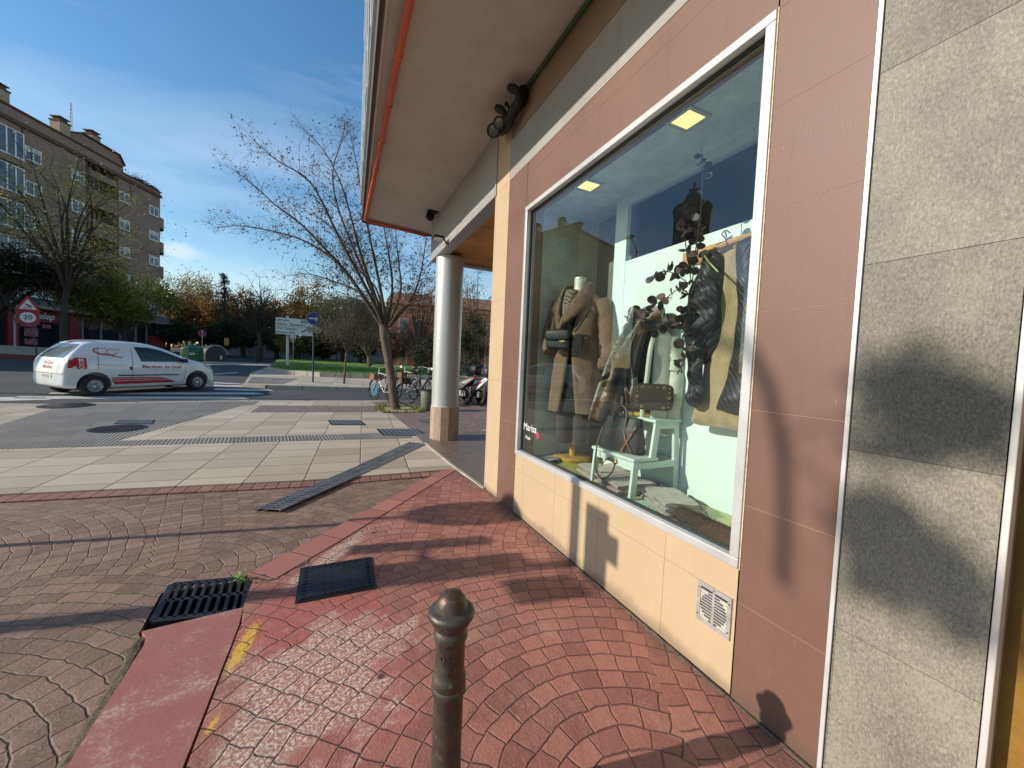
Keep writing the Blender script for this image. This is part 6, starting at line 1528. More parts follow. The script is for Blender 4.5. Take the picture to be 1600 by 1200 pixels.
for (y, z, sy_, sz_, n) in ((.55, 1.38, .06, .05, 260), (.43, 1.31, .06, .05, 240), (.56, 1.22, .05, .04, 110), (.60, .96, .045, .05, 210), (.53, .87, .06, .045, 260), (.44, .80, .06, .05, 220), (.60, .80, .04, .04, 110)):
    for _ in range(n): one_leaf(lm, cast(y+rg.gauss(0, sy_), z+rg.gauss(0, sz_), 9.1+rg.gauss(0, .35)), rg.uniform(.025, .045), rg, .6)
lm.build('leaves', L_OLV, t)
# ================================================================ white delivery car-van on the crossing
WHITE = pm('white van paint', (.66, .67, .69), .28, 0, .04, 3, 0, 40, .5, False, .8); BLKP = pm('black plastic trim', (.018, .018, .02), .5, 0, .2, 20); VGL = pm('dark car glass', (.016, .018, .021), .05, 0, .6, 2, 0, 6, .5)
TYRE = pm('tyre rubber', (.016, .016, .017), .8, 0, .3, 30, .1, 60); RIM = pm('silver hubcap', (.36, .36, .37), .35, .7, .15, 20); REDV = pm('red vinyl decal', (.42, .018, .030), .4, 0, .05, 5); GREYV = pm('pale red small print', (.42, .25, .25), .5, 0, .1, 5)
REDL = pm('red lamp lens', (.38, .012, .02), .15, 0, .1, 10); CLEAR = pm('headlight glass', (.45, .48, .5), .06, .3, .2, 30); PLATE = pm('number plate', (.62, .62, .60), .4, 0, .05, 20)
rw, fw = G(147, 619, g0), G(307, 609.2, g0); hd = (fw-rw); WB = hd.length; hd.normalize()
upn = Vector((0, -KS, 1)).normalized(); lf = upn.cross(hd).normalized(); hd = lf.cross(upn)
org = rw+lf*.70
van = thing('delivery_van', 'small white delivery van with red lettering and red stripes driving over the crossing', 'van', org)
van.matrix_world = Matrix(((hd.x, lf.x, upn.x, org.x), (hd.y, lf.y, upn.y, org.y), (hd.z, lf.z, upn.z, org.z), (0, 0, 0, 1)))
ST = [(-.515, .58, .56, .50, .32), (-.50, .70, .65, .60, .27), (-.465, .93, .705, .64, .24), (-.40, 1.06, .73, .63, .21), (-.27, 1.24, .75, .60, .19), (-.13, 1.40, .765, .56, .18), (0, 1.455, .77, .57, .18), (.3, 1.485, .775, .585, .17), (.8, 1.48, .78, .59, .17), (1.15, 1.455, .78, .585, .17), (1.45, 1.36, .78, .58, .17), (1.75, 1.215, .775, .60, .17), (2.02, 1.06, .77, .66, .17), (2.16, .99, .765, .66, .17), (2.40, .93, .755, .64, .17), (2.60, .865, .72, .60, .18), (2.74, .77, .65, .52, .20), (2.82, .64, .56, .45, .22), (2.85, .50, .47, .40, .24)]
sx = WB/2.25
def vring(x, zt, wb, wr, zb):
    belt = min(.95, zt-.06); mid = lerp(zb, belt, .5); pts = [(0, zb), (wb*.86, zb), (wb*.965, zb+.05), (wb, lerp(zb, belt, .35)), (wb*1.005, lerp(zb, belt, .6)), (wb*.985, belt), (lerp(wb, wr, .5), lerp(belt, zt, .5)), (wr*1.02, zt-.055*min(1, (zt-belt)/.2+.15)), (wr*.86, zt-.012), (wr*.4, zt+.012), (0, zt+.016)]
    return [Vector((x*sx, -y, z)) for y, z in pts]+[Vector((x*sx, y, z)) for y, z in pts[-2:0:-1]]
b = MB(); b.loft([vring(*s_) for s_ in ST])
tmp = b.build('vbody', WHITE, None, smooth=True, sub=2)
cut = MB()
for xa in (0, 2.25*sx):
    for sg in (-1, 1): cut.lathe([(.345, sg*.50), (.345, sg*1.0)], (xa, 0, .30), 32, 0, Matrix.Rotation(R(-90), 3, 'X'))
cuto = cut.build('cutter', None)
md = tmp.modifiers.new('arch', 'BOOLEAN'); md.operation = 'DIFFERENCE'; md.object = cuto; md.solver = 'EXACT'
dg = bpy.context.evaluated_depsgraph_get(); me = bpy.data.meshes.new_from_object(tmp.evaluated_get(dg)); dg2 = None
bpy.data.objects.remove(tmp); bpy.data.objects.remove(cuto)
me.materials.clear(); me.materials.append(WHITE)
for q in me.polygons: q.use_smooth = True
try: me.set_sharp_from_angle(angle=R(38))
except Exception: pass
body = bpy.data.objects.new('body', me); COL.objects.link(body); body.parent = van
bmb = bmesh.new(); bmb.from_mesh(me); VB = BVHTree.FromBMesh(bmb); bmb.free()
def side(x, z, off=.004, sg=-1):
    h = VB.ray_cast(Vector((x*sx, sg*2, z)), Vector((0, -sg, 0)))
    p = h[0] if h[0] is not None and abs(h[0].y) > .3 else Vector((x*sx, sg*.75, z)); return Vector((p.x, p.y+sg*off, p.z))
def rear(y, z, off=.004):
    h = VB.ray_cast(Vector((-3, y, z)), Vector((1, 0, 0))); p = h[0] if h[0] is not None else Vector((-.5, y, z)); return Vector((p.x-off, p.y, p.z))
def decal(mb, poly, fn, res=.05, mi=0):
    """polygon laid on the body panel, cut into small faces so that it follows the curve"""
    bm = bmesh.new(); vs = [bm.verts.new((u, v, 0)) for u, v in poly]; bm.faces.new(vs)
    u0, u1 = min(p[0] for p in poly), max(p[0] for p in poly); v0, v1 = min(p[1] for p in poly), max(p[1] for p in poly)
    for ax, a, c in ((0, u0, u1), (1, v0, v1)):
        k = int((c-a)/res)
        for i in range(1, k+1):
            co = [0, 0, 0]; co[ax] = a+(c-a)*i/(k+1); no = [0, 0, 0]; no[ax] = 1
            bmesh.ops.bisect_plane(bm, geom=bm.verts[:]+bm.edges[:]+bm.faces[:], plane_co=co, plane_no=no)
    bm.verts.index_update(); V_ = [fn(v.co.x, v.co.y) for v in bm.verts]; F_ = [tuple(v.index for v in f.verts) for f in bm.faces]; bm.free(); mb.add(V_, F_, mi)
def vpart(name, mb, mat, parent=None, **k): return mb.build(name, mat, parent or van, local=True, **k)
for sg in (-1, 1):
    fn = lambda x, z: side(x, z, .004, sg)
    b = MB(); decal(b, [(.80, 1.345), (1.10, 1.335), (1.38, 1.27), (1.64, 1.145), (1.90, 1.0), (2.02, .925), (1.5, .925), (.90, .93)], fn); wdw = vpart('side_window', b, VGL, smooth=True)
    b = MB(); decal(b, [(.02, .20+.02), (2.0, .22), (2.02, .17), (.0, .16)], fn) if False else None
    b = MB(); decal(b, [(.42, .565), (1.74, .545), (1.74, .515), (.42, .532)], lambda x, z: side(x, z, .014, sg)); vpart('door_moulding', b, BLKP, smooth=True, solid=.008)
    b = MB()
    for x0_, z0_, x1_, z1_ in ((.735, 1.31, .70, .30), (1.93, .80, 1.88, .32), (.72, .30, 1.86, .30), (.10, 1.30, .05, .72)):
        n = 14
        for k in range(n):
            a = (lerp(x0_, x1_, k/n), lerp(z0_, z1_, k/n)); c = (lerp(x0_, x1_, (k+1)/n), lerp(z0_, z1_, (k+1)/n)); dx, dz = c[0]-a[0], c[1]-a[1]; l = math.hypot(dx, dz); ox, oz = -dz/l*.005, dx/l*.005
            b.add([fn(a[0]-ox, a[1]-oz), fn(c[0]-ox, c[1]-oz), fn(c[0]+ox, c[1]+oz), fn(a[0]+ox, a[1]+oz)], [(0, 1, 2, 3)])
    vpart('panel_gap', b, pm('dark panel gap', (.10, .10, .11), .8))
    b = MB(); decal(b, [(.66, .79), (.70, .79), (.70, .70), (.66, .70)], lambda x, z: side(x, z, .02, sg)); vpart('door_handle', b, BLKP, solid=.012)
    # red stripes and lettering
    b = MB(); decal(b, [(.30, .385), (1.55, .385), (1.68, .30), (.30, .30)], fn); decal(b, [(.30, .445), (1.42, .437), (1.53, .398), (.30, .402)], fn); decal(b, [(.30, .495), (1.28, .477), (1.40, .449), (.30, .458)], fn); decal(b, [(-.33, 1.03), (-.135, 1.02), (-.135, .73), (-.30, .73)], fn, .05); vpart('red_stripes', b, REDV, smooth=True)
    b = MB()
    for k, ch_ in enumerate('MDQ'): put_text(b, ch_, .115, (-.225, .0, .96-k*.092), (1, 0, 0), (0, 0, 1), 0, 0, 0, True, lambda p: side(p.x if sg < 0 else -.45-p.x, p.z, .009, sg))
    vpart('box_letters', b, WHITE)
    b = MB(); cxx = 1.36; put_text(b, 'Martínez de Quel', .128, (cxx, 0, .775), (1, 0, 0), (0, 0, 1), 0, 0, .15, True, lambda p: side(p.x if sg < 0 else 2*cxx-p.x, p.z-(p.x-cxx)*.02, .006, sg)); vpart('lettering', b, REDV)
    b = MB(); decal(b, [(1.05, .70), (1.75, .688), (1.75, .678), (1.05, .69)], fn); decal(b, [(.02, .86), (.60, .835), (.60, .823), (.02, .848)], fn); decal(b, [(.16, .805), (.60, .785), (.60, .773), (.16, .793)], fn); vpart('small_print', b, GREYV)
    # looped fish-like Q logo
    b = MB()
    def stroke(pts, w_):
        P = bez([(x, 0, z) for x, z in pts], 6)
        for i in range(len(P)-1):
            d = P[i+1]-P[i]; l = max(1e-6, math.hypot(d.x, d.z)); f0, f1 = sin(pi*(i+.3)/len(P)), sin(pi*(i+1.3)/len(P)); q0 = (-d.z/l*w_*max(.3, f0), d.x/l*w_*max(.3, f0)); q1 = (-d.z/l*w_*max(.3, f1), d.x/l*w_*max(.3, f1))
            b.add([side(P[i].x-q0[0], P[i].z-q0[1], .006, sg), side(P[i+1].x-q1[0], P[i+1].z-q1[1], .006, sg), side(P[i+1].x+q1[0], P[i+1].z+q1[1], .006, sg), side(P[i].x+q0[0], P[i].z+q0[1], .006, sg)], [(0, 1, 2, 3)])
    stroke([(.27, 1.27), (.10, 1.285), (.02, 1.22), (.10, 1.14), (.28, 1.10), (.42, 1.13), (.44, 1.19)], .017); stroke([(.14, 1.115), (.25, 1.14), (.36, 1.075), (.50, 1.045), (.57, 1.075)], .015); stroke([(.22, 1.17), (.28, 1.235), (.34, 1.275)], .009)
    vpart('logo', b, REDV)
    b = MB(); put_text(b, 'Quel', .085, (.42, 0, 1.255), (1, 0, 0), (0, 0, 1), 0, 0, .3, False, lambda p: side(p.x if sg < 0 else .84-p.x, p.z, .006, sg)); vpart('logo_script', b, pm('gold vinyl', (.40, .26, .14), .5))
    # lamps, mirrors
    b = MB(); decal(b, [(-.42, .95), (-.33, 1.0), (-.15, 1.01), (-.26, .87), (-.38, .76), (-.45, .76)], lambda x, z: side(x, z, .006, sg), .03); vpart('tail_lamp', b, REDL, smooth=True, solid=.008)
    b = MB(); decal(b, [(2.40, .865), (2.58, .82), (2.72, .72), (2.69, .66), (2.60, .70), (2.46, .78)], lambda x, z: side(x, z, .006, sg), .03); vpart('headlight', b, CLEAR, smooth=True, solid=.006)
    b = MB(); soft_box(b, Vector((1.86*sx, sg*.86, .965)), Vector((1, 0, 0)), Vector((0, 0, 1)), Vector((0, 1, 0)), .10, .13, .19, .5, 8); b.tube([(1.88*sx, sg*.74, .93), (1.87*sx, sg*.84, .95)], .02, 6); vpart('wing_mirror', b, BLKP, smooth=True)
b = MB(); decal(b, [(-.52, 1.0), (.52, 1.0), (.52, 1.26), (.46, 1.37), (-.46, 1.37), (-.52, 1.26)], lambda y, z: rear(y, z, .006)); vpart('rear_window', b, pm('pale reflecting rear glass', (.10, .13, .14), .04, 0, .3, 2, 0, 5, 1.), smooth=True)
b = MB(); decal(b, [(-.22, .475), (.22, .475), (.22, .575), (-.22, .575)], lambda y, z: rear(y, z, .010)); pl = vpart('number_plate', b, PLATE, solid=.004)
b = MB(); put_text(b, '8190 DQL', .075, (0, 0, .525), (0, -1, 0), (0, 0, 1), 0, 0, 0, False, lambda p: rear(p.y, p.z, .018)); vpart('plate_number', b, BLKP, pl)
b = MB(); decal(b, [(-.66, .60), (.66, .60), (.66, .588), (-.66, .588)], lambda y, z: rear(y, z, .004)); vpart('bumper_gap', b, pm('dark panel gap', (.10, .10, .11)))
b = MB(); put_text(b, 'Martínez', .11, (.05, 0, .755), (0, -1, 0), (0, 0, 1), 0, 0, .1, True, lambda p: rear(p.y, p.z, .008)); put_text(b, 'de Quel', .12, (.05, 0, .875), (0, -1, 0), (0, 0, 1), 0, 0, .25, False, lambda p: rear(p.y, p.z, .008)); vpart('rear_lettering', b, REDV)
b = MB(); decal(b, [(-.10, 1.405), (.10, 1.405), (.10, 1.43), (-.10, 1.43)], lambda y, z: rear(y, z, .008)); vpart('brake_lamp', b, REDL, solid=.006)
h0 = lambda y, z: VB.ray_cast(Vector((4, y, z)), Vector((-1, 0, 0)))[0]
def front(y, z, off=.006): p = h0(y, z) or Vector((2.8, y, z)); return Vector((p.x+off, p.y, p.z))
b = MB(); decal(b, [(-.55, .955), (.55, .955), (.50, 1.24), (.46, 1.30), (-.46, 1.30), (-.50, 1.24)], front); vpart('windscreen', b, VGL, smooth=True)
b = MB(); decal(b, [(-.40, .33), (.40, .33), (.40, .43), (-.40, .43)], front); vpart('front_grille', b, BLKP)
b = MB(); soft_box(b, Vector((1.15*sx, 0, .24)), Vector((1, 0, 0)), Vector((0, 0, 1)), Vector((0, 1, 0)), 3.0*sx, .16, 1.30, .2, 6); vpart('underbody', b, BLKP)
def wheel(parent, c, r, w_, sg, name='wheel', spokes=12, rim=RIM):
    rot = Matrix.Rotation(R(-90), 3, 'X'); b = MB(); b.lathe([(r*.57, -w_/2), (r*.9, -w_/2-.004), (r*.985, -w_/2+.02), (r, 0), (r*.985, w_/2-.02), (r*.9, w_/2+.004), (r*.57, w_/2)], c, 36, 0, rot, caps=False); w0 = b.build(name, TYRE, parent, smooth=True, local=True)
    b = MB(); b.lathe([(.001, sg*(w_/2-.022)), (r*.18, sg*(w_/2-.012)), (r*.22, sg*(w_/2-.024)), (r*.48, sg*(w_/2-.03)), (r*.55, sg*(w_/2-.006)), (r*.58, sg*(w_/2-.002)), (r*.60, sg*(w_/2-.02))], c, 36, 0, rot, caps=False)
    for k in range(spokes):
        a = 2*pi*k/spokes; p = Vector((cos(a)*r*.22, sg*(w_/2-.016), sin(a)*r*.22)); q = Vector((cos(a)*r*.54, sg*(w_/2-.016), sin(a)*r*.54)); b.tube([Vector(c)+p, Vector(c)+q], r*.045, 5)
    b.build('rim', rim, w0, smooth=True, local=True); return w0
for xa in (0, 2.25*sx):
    for sg in (-1, 1): wheel(van, (xa, sg*.68, .285), .285, .17, sg)

# ================================================================ bicycles and motor scooters
def frame_at(o, p, bear, tilt=0.):
    o.location = p; o.rotation_euler = (tilt, 0, R(90-bear)); return o
def bicycle(label, p, bear, frame_mat, basket=None, disc=None, tilt=.06, rear_basket=None):
    t = thing('bicycle', label, 'bicycle'); frame_at(t, p, bear, tilt); r = .33; rot = Matrix.Rotation(R(-90), 3, 'X')
    for k, xa in enumerate((0, 1.05)):
        b = MB(); P = [(xa+cos(2*pi*j/32)*r*.96, 0, .34+sin(2*pi*j/32)*r*.96) for j in range(33)]; b.tube(P, .018, 8); w0 = b.build('wheel', TYRE, t, smooth=True, local=True)
        b = MB()
        for j in range(20): a = 2*pi*j/20; b.tube([(xa, (-1)**j*.025, .34), (xa+cos(a)*r*.94, 0, .34+sin(a)*r*.94)], .0022, 3)
        b.tube([(xa, -.05, .34), (xa, .05, .34)], .02, 8); b.build('spokes', MAT_GRATE, w0, local=True)
        if disc and k == 1: b = MB(); b.lathe([(.08, -.004), (.20, -.004), (.20, .004), (.08, .004)], (xa, .0, .34), 26, 0, rot); b.build('wheel_cover', disc, w0, local=True)
        b = MB(); P = [(xa+cos(a)*r*1.1, 0, .34+sin(a)*r*1.1) for a in [R(20+150*j/10) for j in range(11)]]; b.loft([[Vector(q)+Vector((0, s_*.025, 0)) for s_ in (-1, 0, 1)] for q in P], closed=False); b.build('mudguard', frame_mat, t, local=True, solid=.004)
    b = MB(); bb, seat, head, headb = (.44, 0, .30), (.30, 0, .80), (.86, 0, .86), (.90, 0, .70)
    for q0, q1, rr in ((bb, seat, .018), (bb, headb, .022), (seat, head, .016), (head, headb, .02), ((0, .03, .34), bb, .011), ((0, -.03, .34), bb, .011), ((0, .03, .34), (.31, .0, .74), .009), ((0, -.03, .34), (.31, 0, .74), .009), (headb, (1.05, .04, .34), .012), (headb, (1.05, -.04, .34), .012)): b.tube([q0, q1], rr, 8)
    b.build('frame', frame_mat, t, smooth=True, local=True)
    b = MB(); b.tube(bez([(.70, .30, 1.02), (.82, .24, 1.05), (.86, 0, 1.02), (.82, -.24, 1.05), (.70, -.30, 1.02)], 6), .012, 8); b.tube([(.86, 0, .84), (.855, 0, 1.02)], .014, 8); b.build('handlebar', MAT_TRIM, t, smooth=True, local=True)
    b = MB(); soft_box(b, Vector((.25, 0, .92)), Vector((1, 0, 0)), Vector((0, 0, 1)), Vector((0, 1, 0)), .27, .06, .17, .7, 8); b.tube([(.30, 0, .78), (.27, 0, .92)], .013, 6); b.build('saddle', BLKP, t, smooth=True, local=True)
    b = MB(); b.lathe([(.02, -.01), (.09, -.006), (.09, .006), (.02, .01)], (.44, -.05, .30), 24, 0, rot); b.tube([(.44, -.06, .30), (.52, -.07, .16)], .01, 6); b.tube([(.44, .06, .30), (.36, .07, .44)], .01, 6); b.box((.47, -.15, .15), (.57, -.07, .17)); b.box((.31, .07, .43), (.41, .15, .45)); b.build('crank', BLKP, t, local=True)
    for bs_, x0_ in ((basket, 1.0), (rear_basket, -.05)):
        if bs_:
            b = MB(); zz = .64 if x0_ > .5 else .60
            for s_ in (((x0_-.12, -.13, zz), (x0_+.12, .13, zz+.01)), ((x0_-.13, -.14, zz), (x0_-.115, .14, zz+.17)), ((x0_+.115, -.14, zz), (x0_+.13, .14, zz+.17)), ((x0_-.115, -.14, zz), (x0_+.115, -.125, zz+.17)), ((x0_-.115, .125, zz), (x0_+.115, .14, zz+.17))): b.box(*s_)
            b.tube([(x0_-.13, -.14, zz+.17), (x0_+.13, -.14, zz+.17), (x0_+.13, .14, zz+.17), (x0_-.13, .14, zz+.17), (x0_-.13, -.14, zz+.17)], .012, 6); b.build('basket', bs_, t, local=True)
    return t
WICK = pm('honey wicker', (.20, .10, .035), .8, 0, .4, 40, .4, 90); WICKD = pm('dark wicker', (.07, .042, .025), .8, 0, .4, 40, .4, 90); BIKEW = pm('white bicycle paint', (.42, .43, .44), .3); BIKEB = pm('dark bicycle paint', (.03, .03, .035), .35)
p = G(611, 631); bicycle('bicycle with blue wheel disc and honey wicker basket parked left of the tree trunk', p, 338, BIKEW, WICK, pm('blue wheel disc', (.035, .12, .20), .5, 0, .4, 30))
p = G(635, 633); bicycle('white bicycle with brown rear basket parked side on just right of the tree trunk', p, 84, BIKEW, None, None, -.05, WICKD)
p = G(660, 622); bicycle('white bicycle with upright honey basket, partly hidden by the column', p, 322, BIKEW, WICK)
def motor(label, p, bear, paint, accent, box=True):
    t = thing('motor_scooter', label, 'scooter'); frame_at(t, p, bear, .10)
    for xa in (0, 1.30): wheel(t, (xa, 0, .30), .30, .12, -1, 'wheel', 5, pm('dark rim', (.05, .05, .055), .4, .6))
    b = MB(); b.loft([[Vector((x, y*w_, z0+ (z1-z0)*k)) for y, k in ((-1, 0), (-1, .6), (-.6, 1), (.6, 1), (1, .6), (1, 0))] for x, w_, z0, z1 in ((-.30, .05, .80, .88), (-.15, .11, .66, .86), (.10, .14, .48, .80), (.42, .15, .40, .76), (.62, .13, .32, .60))]); b.build('tail_panel', paint, t, smooth=True, local=True)
    b = MB(); soft_box(b, Vector((.22, 0, .83)), Vector((1, 0, 0)), Vector((0, 0, 1)), Vector((0, 1, 0)), .75, .11, .25, .5, 8); b.build('seat', BLKP, t, smooth=True, local=True)
    b = MB(); b.box((.55, -.16, .24), (1.0, .16, .32)); b.loft([[Vector((x, y, z)) for y in (-w_, -w_*.5, 0, w_*.5, w_)] for x, w_, z in ((1.0, .16, .30), (1.06, .19, .55), (1.04, .17, .80), (.98, .10, .98))], closed=False); b.build('front_shield', BLKP, t, smooth=True, local=True, solid=.02)
    b = MB(); b.tube([(1.30, .07, .30), (1.10, .07, .75), (1.02, .05, .98)], .025, 8); b.tube([(1.30, -.07, .30), (1.10, -.07, .75), (1.02, -.05, .98)], .025, 8); b.tube(bez([(.90, .36, 1.05), (.98, .2, 1.06), (1.0, 0, 1.02), (.98, -.2, 1.06), (.90, -.36, 1.05)], 5), .017, 8); b.build('handlebar', BLKP, t, smooth=True, local=True)
    b = MB()
    for sg in (-1, 1): b.tube([(.96, sg*.26, 1.06), (1.0, sg*.34, 1.22)], .008, 5); b.ball((1.0, sg*.36, 1.26), .065, 10, 8, (.35, 1.1, .8))
    b.build('mirrors', BLKP, t, smooth=True, local=True)
    b = MB(); b.box((-.05, -.20, .28), (.55, -.09, .48)); b.tube([(.5, -.17, .26), (.1, -.20, .30), (-.25, -.22, .40)], .045, 10); b.box((-.12, .06, .25), (.5, .16, .42)); b.build('engine', MAT_GRATE, t, smooth=True, local=True)
    b = MB(); b.box((-.26, -.09, .40), (-.235, .09, .58)); b.build('number_plate', pm('dim plate', (.16, .14, .13), .6), t, local=True)
    b = MB(); b.box((-.325, -.055, .79), (-.295, .055, .86)); b.build('tail_lamp', REDL, t, local=True)
    b = MB(); b.loft([[Vector((x, s_*(w_+.004), z)) for z in (z0, z1)] for x, w_, z0, z1 in ((-.20, .10, .74, .80), (.1, .142, .62, .70), (.42, .152, .54, .60))] if True else [], closed=False) if False else None
    for s_ in (-1, 1):
        b = MB(); b.loft([[Vector((x, s_*(w_+.006), z)) for z in (z0, z1)] for x, w_, z0, z1 in ((-.20, .095, .735, .785), (.1, .14, .61, .68), (.42, .15, .53, .58))], closed=False); b.build('side_stripe', accent, t, local=True, solid=.003)
    if box: b = MB(); soft_box(b, Vector((-.28, 0, 1.03)), Vector((1, 0, 0)), Vector((0, 0, 1)), Vector((0, 1, 0)), .42, .30, .42, .5, 10); b.build('top_box', BLKP, t, smooth=True, local=True); b = MB(); soft_box(b, Vector((-.28, 0, 1.0)), Vector((1, 0, 0)), Vector((0, 0, 1)), Vector((0, 1, 0)), .43, .03, .43, .4, 6); b.build('box_rim', MAT_GRATE, t, smooth=True, local=True)
    b = MB(); b.tube([(.45, .10, .26), (.38, .26, .02)], .014, 6); b.build('side_stand', BLKP, t, local=True)
    return t
p = G(751, 634); motor('white and red motor scooter with black top box parked behind the column', p, 353, WHITE, REDV)
p = G(733, 624); motor('dark motor scooter standing behind the white and red one', p, 350, BLKP, BLKP)
p = G(646, 625); bicycle('dark bicycle parked behind the white one beside the tree trunk', p, 40, BIKEB)
p = G(621, 624); bicycle('dark bicycle half hidden behind the leaning tree trunk', p, 350, BIKEB)
p = G(727, 632); motor('dark motor scooter half hidden by the right side of the column', p, 340, BLKP, MAT_GRATE, False)
# litter bin half behind the column
c = G(668, 641); t = thing('litter_bin', 'olive grey litter bin half hidden behind the column', 'litter bin', c)
b = MB(); b.lathe([(.17, .02), (.19, .06), (.20, .48), (.19, .52)], c, 20); b.build('body', pm('olive grey bin', (.14, .14, .11), .6, 0, .2, 8, world=True), t, smooth=True); b = MB(); b.lathe([(.205, .521), (.205, .545), (.16, .56)], c, 20); b.build('lid', MAT_IRON, t, smooth=True); b = MB(); b.lathe([(.15, -.02), (.15, .02)], c, 16); b.build('foot', MAT_IRON, t)

# ================================================================ signs
BLUE = pm('blue sign face', (.010, .045, .22), .4, 0, .08, 4); WS = pm('white sign face', (.60, .60, .58), .45, 0, .06, 4); RS = pm('red sign face', (.40, .012, .018), .45, 0, .06, 4); BS = pm('black sign print', (.012, .012, .013), .5); GS = pm('green sign patch', (.012, .17, .06), .5); BSTL = pm('dark blue post', (.025, .035, .075), .45, .2)
class Face:
    """plane of a sign turned to the road: right, up and outward axes"""
    def __init__(s, c, yaw=0.):
        n = CAM-c; n.z = 0; n.normalize(); n.rotate(Matrix.Rotation(yaw, 3, 'Z')); s.c = Vector(c); s.n = n; s.u = Vector((0, 0, 1)); s.r = s.u.cross(n)
    def p(s, a, h, o=0.): return s.c+s.r*a+s.u*h+s.n*o
    def poly(s, mb, pts, o0, o1): 
        n = len(pts); q = [s.p(a, h, o0) for a, h in pts]+[s.p(a, h, o1) for a, h in pts]; mb.add(q, [tuple(range(n-1, -1, -1)), tuple(range(n, 2*n))]+[(i, (i+1) % n, (i+1) % n+n, i+n) for i in range(n)])
    def disc(s, mb, a, h, r, o0, o1, n=32): s.poly(mb, [(a+cos(2*pi*k/n)*r, h+sin(2*pi*k/n)*r) for k in range(n)], o0, o1)
    def text(s, mb, txt, size, a, h, o, bold=True): put_text(mb, txt, size, s.p(a, h, o), s.r, s.u, 0, .001, 0, bold)
def rect(a0, h0, a1, h1): return [(a0, h0), (a1, h0), (a1, h1), (a0, h1)]
# blue arrow sign
base = G(489, 597); dep = (base-CAM).dot(FWD); base2 = AT(489, 596, dep)
t = thing('arrow_sign', 'round blue sign with white arrow pointing right on a dark blue post', 'road sign', base)
b = MB(); b.tube([base, AT(490, 490, dep)], .035, 10); b.build('post', BSTL, t, smooth=True)
f_ = Face(AT(490.3, 498, dep)); b = MB(); f_.disc(b, 0, 0, .285, .05, .06); b.build('rim', WS, t); b = MB(); f_.disc(b, 0, 0, .272, .0601, .066); d0 = b.build('disc', BLUE, t)
b = MB(); f_.poly(b, [(-.19, -.028), (.06, -.028), (.045, -.095), (.20, 0), (.045, .095), (.06, .028), (-.19, .028)], .0661, .070); b.build('arrow', WS, d0)
b = MB(); f_.poly(b, rect(-.28, -.60, .27, -.345), .05, .06); pl = b.build('plate', pm('grey sign plate', (.36, .35, .33), .5), t)
b = MB()
for k in range(3): f_.poly(b, rect(-.23+k*.02, -.42-k*.07, .08, -.395-k*.07), .0601, .063)
f_.poly(b, [(.12, -.50), (.17, -.55), (.24, -.38), (.21, -.38), (.165, -.47)], .0601, .063); b.build('print', BS, pl)
# white direction board
base = G(449, 577); dep = (base-CAM).dot(FWD)
t = thing('direction_board', 'large white direction board with black place names and green patch on a thick grey post', 'direction sign', base)
b = MB(); b.tube([base-Vector((0, 0, .3)), AT(449.5, 494, dep)], .085, 12); b.build('post', pm('galvanised grey post', (.42, .42, .42), .45, .4, .1, 4, world=True), t, smooth=True)
f_ = Face(AT(461.5, 511, dep)); wd = 53*dep/600/2; hh = 12.5*dep/600
b = MB(); f_.poly(b, rect(-wd, .012, wd, hh), .09, .12); f_.poly(b, rect(-wd, -hh, wd, -.012), .09, .12); bd = b.build('board', WS, t)
b = MB()
for txt, a, h in (('Logroño', -.62, .35), ('Vitoria · Pamplona', -.22, .13), ('CRU Canasas', -.45, -.14), ('Gimeno N/S', -.50, -.37)): f_.text(b, txt, .21, a*wd*1.05, h*1.0, .1205)
f_.poly(b, [(.30*wd, -.24), (.38*wd, -.34), (.62*wd, -.10), (.55*wd, -.08), (.39*wd, -.24)], .1201, .122); f_.poly(b, rect(.70*wd, -.40, .73*wd, -.18), .1201, .122); b.build('lettering', BS, bd)
b = MB(); f_.poly(b, rect(.28*wd, .25, .68*wd, .43), .1201, .122); f_.disc(b, -.05*wd, -.40, .001, .12, .121, 4); b.build('green_patch', GS, bd); b = MB(); f_.text(b, 'N-120', .14, .48*wd, .34, .1225); b.build('patch_number', WS, bd)
# small signs further off
dep = 27.0; t = thing('road_sign', 'small white sign with red rim under the direction board', 'road sign', at_ground(458, dep))
b = MB(); q = at_ground(458, dep); b.tube([q, Vector((q.x, q.y, topz(458, 523, dep)))], .028, 8); b.build('post', MAT_GRATE, t, smooth=True)
f_ = Face(AT(458, 526, dep)); b = MB(); f_.disc(b, 0, 0, .26, .03, .04); dd = b.build('disc', RS, t); b = MB(); f_.disc(b, 0, 0, .19, .0401, .044); f_.poly(b, [(-.20, -.12), (.20, -.12), (0, -.42)], .0301, .04); b.build('centre', WS, dd)
dep = 30.0; t = thing('parking_sign', 'round red and violet no parking sign above the green container', 'road sign', at_ground(316, dep)); q = at_ground(316, dep)
b = MB(); b.tube([q, Vector((q.x, q.y, topz(316, 516, dep)))], .03, 8); b.build('post', MAT_GRATE, t, smooth=True)
f_ = Face(AT(316, 521, dep)); b = MB(); f_.disc(b, 0, 0, .27, .03, .04); dd = b.build('disc', RS, t); b = MB(); f_.disc(b, 0, 0, .20, .0401, .044); dc = b.build('centre', BLUE, dd); b = MB(); f_.poly(b, [(-.15, .10), (-.10, .15), (.15, -.10), (.10, -.15)], .0441, .046); b.build('bar', RS, dc)
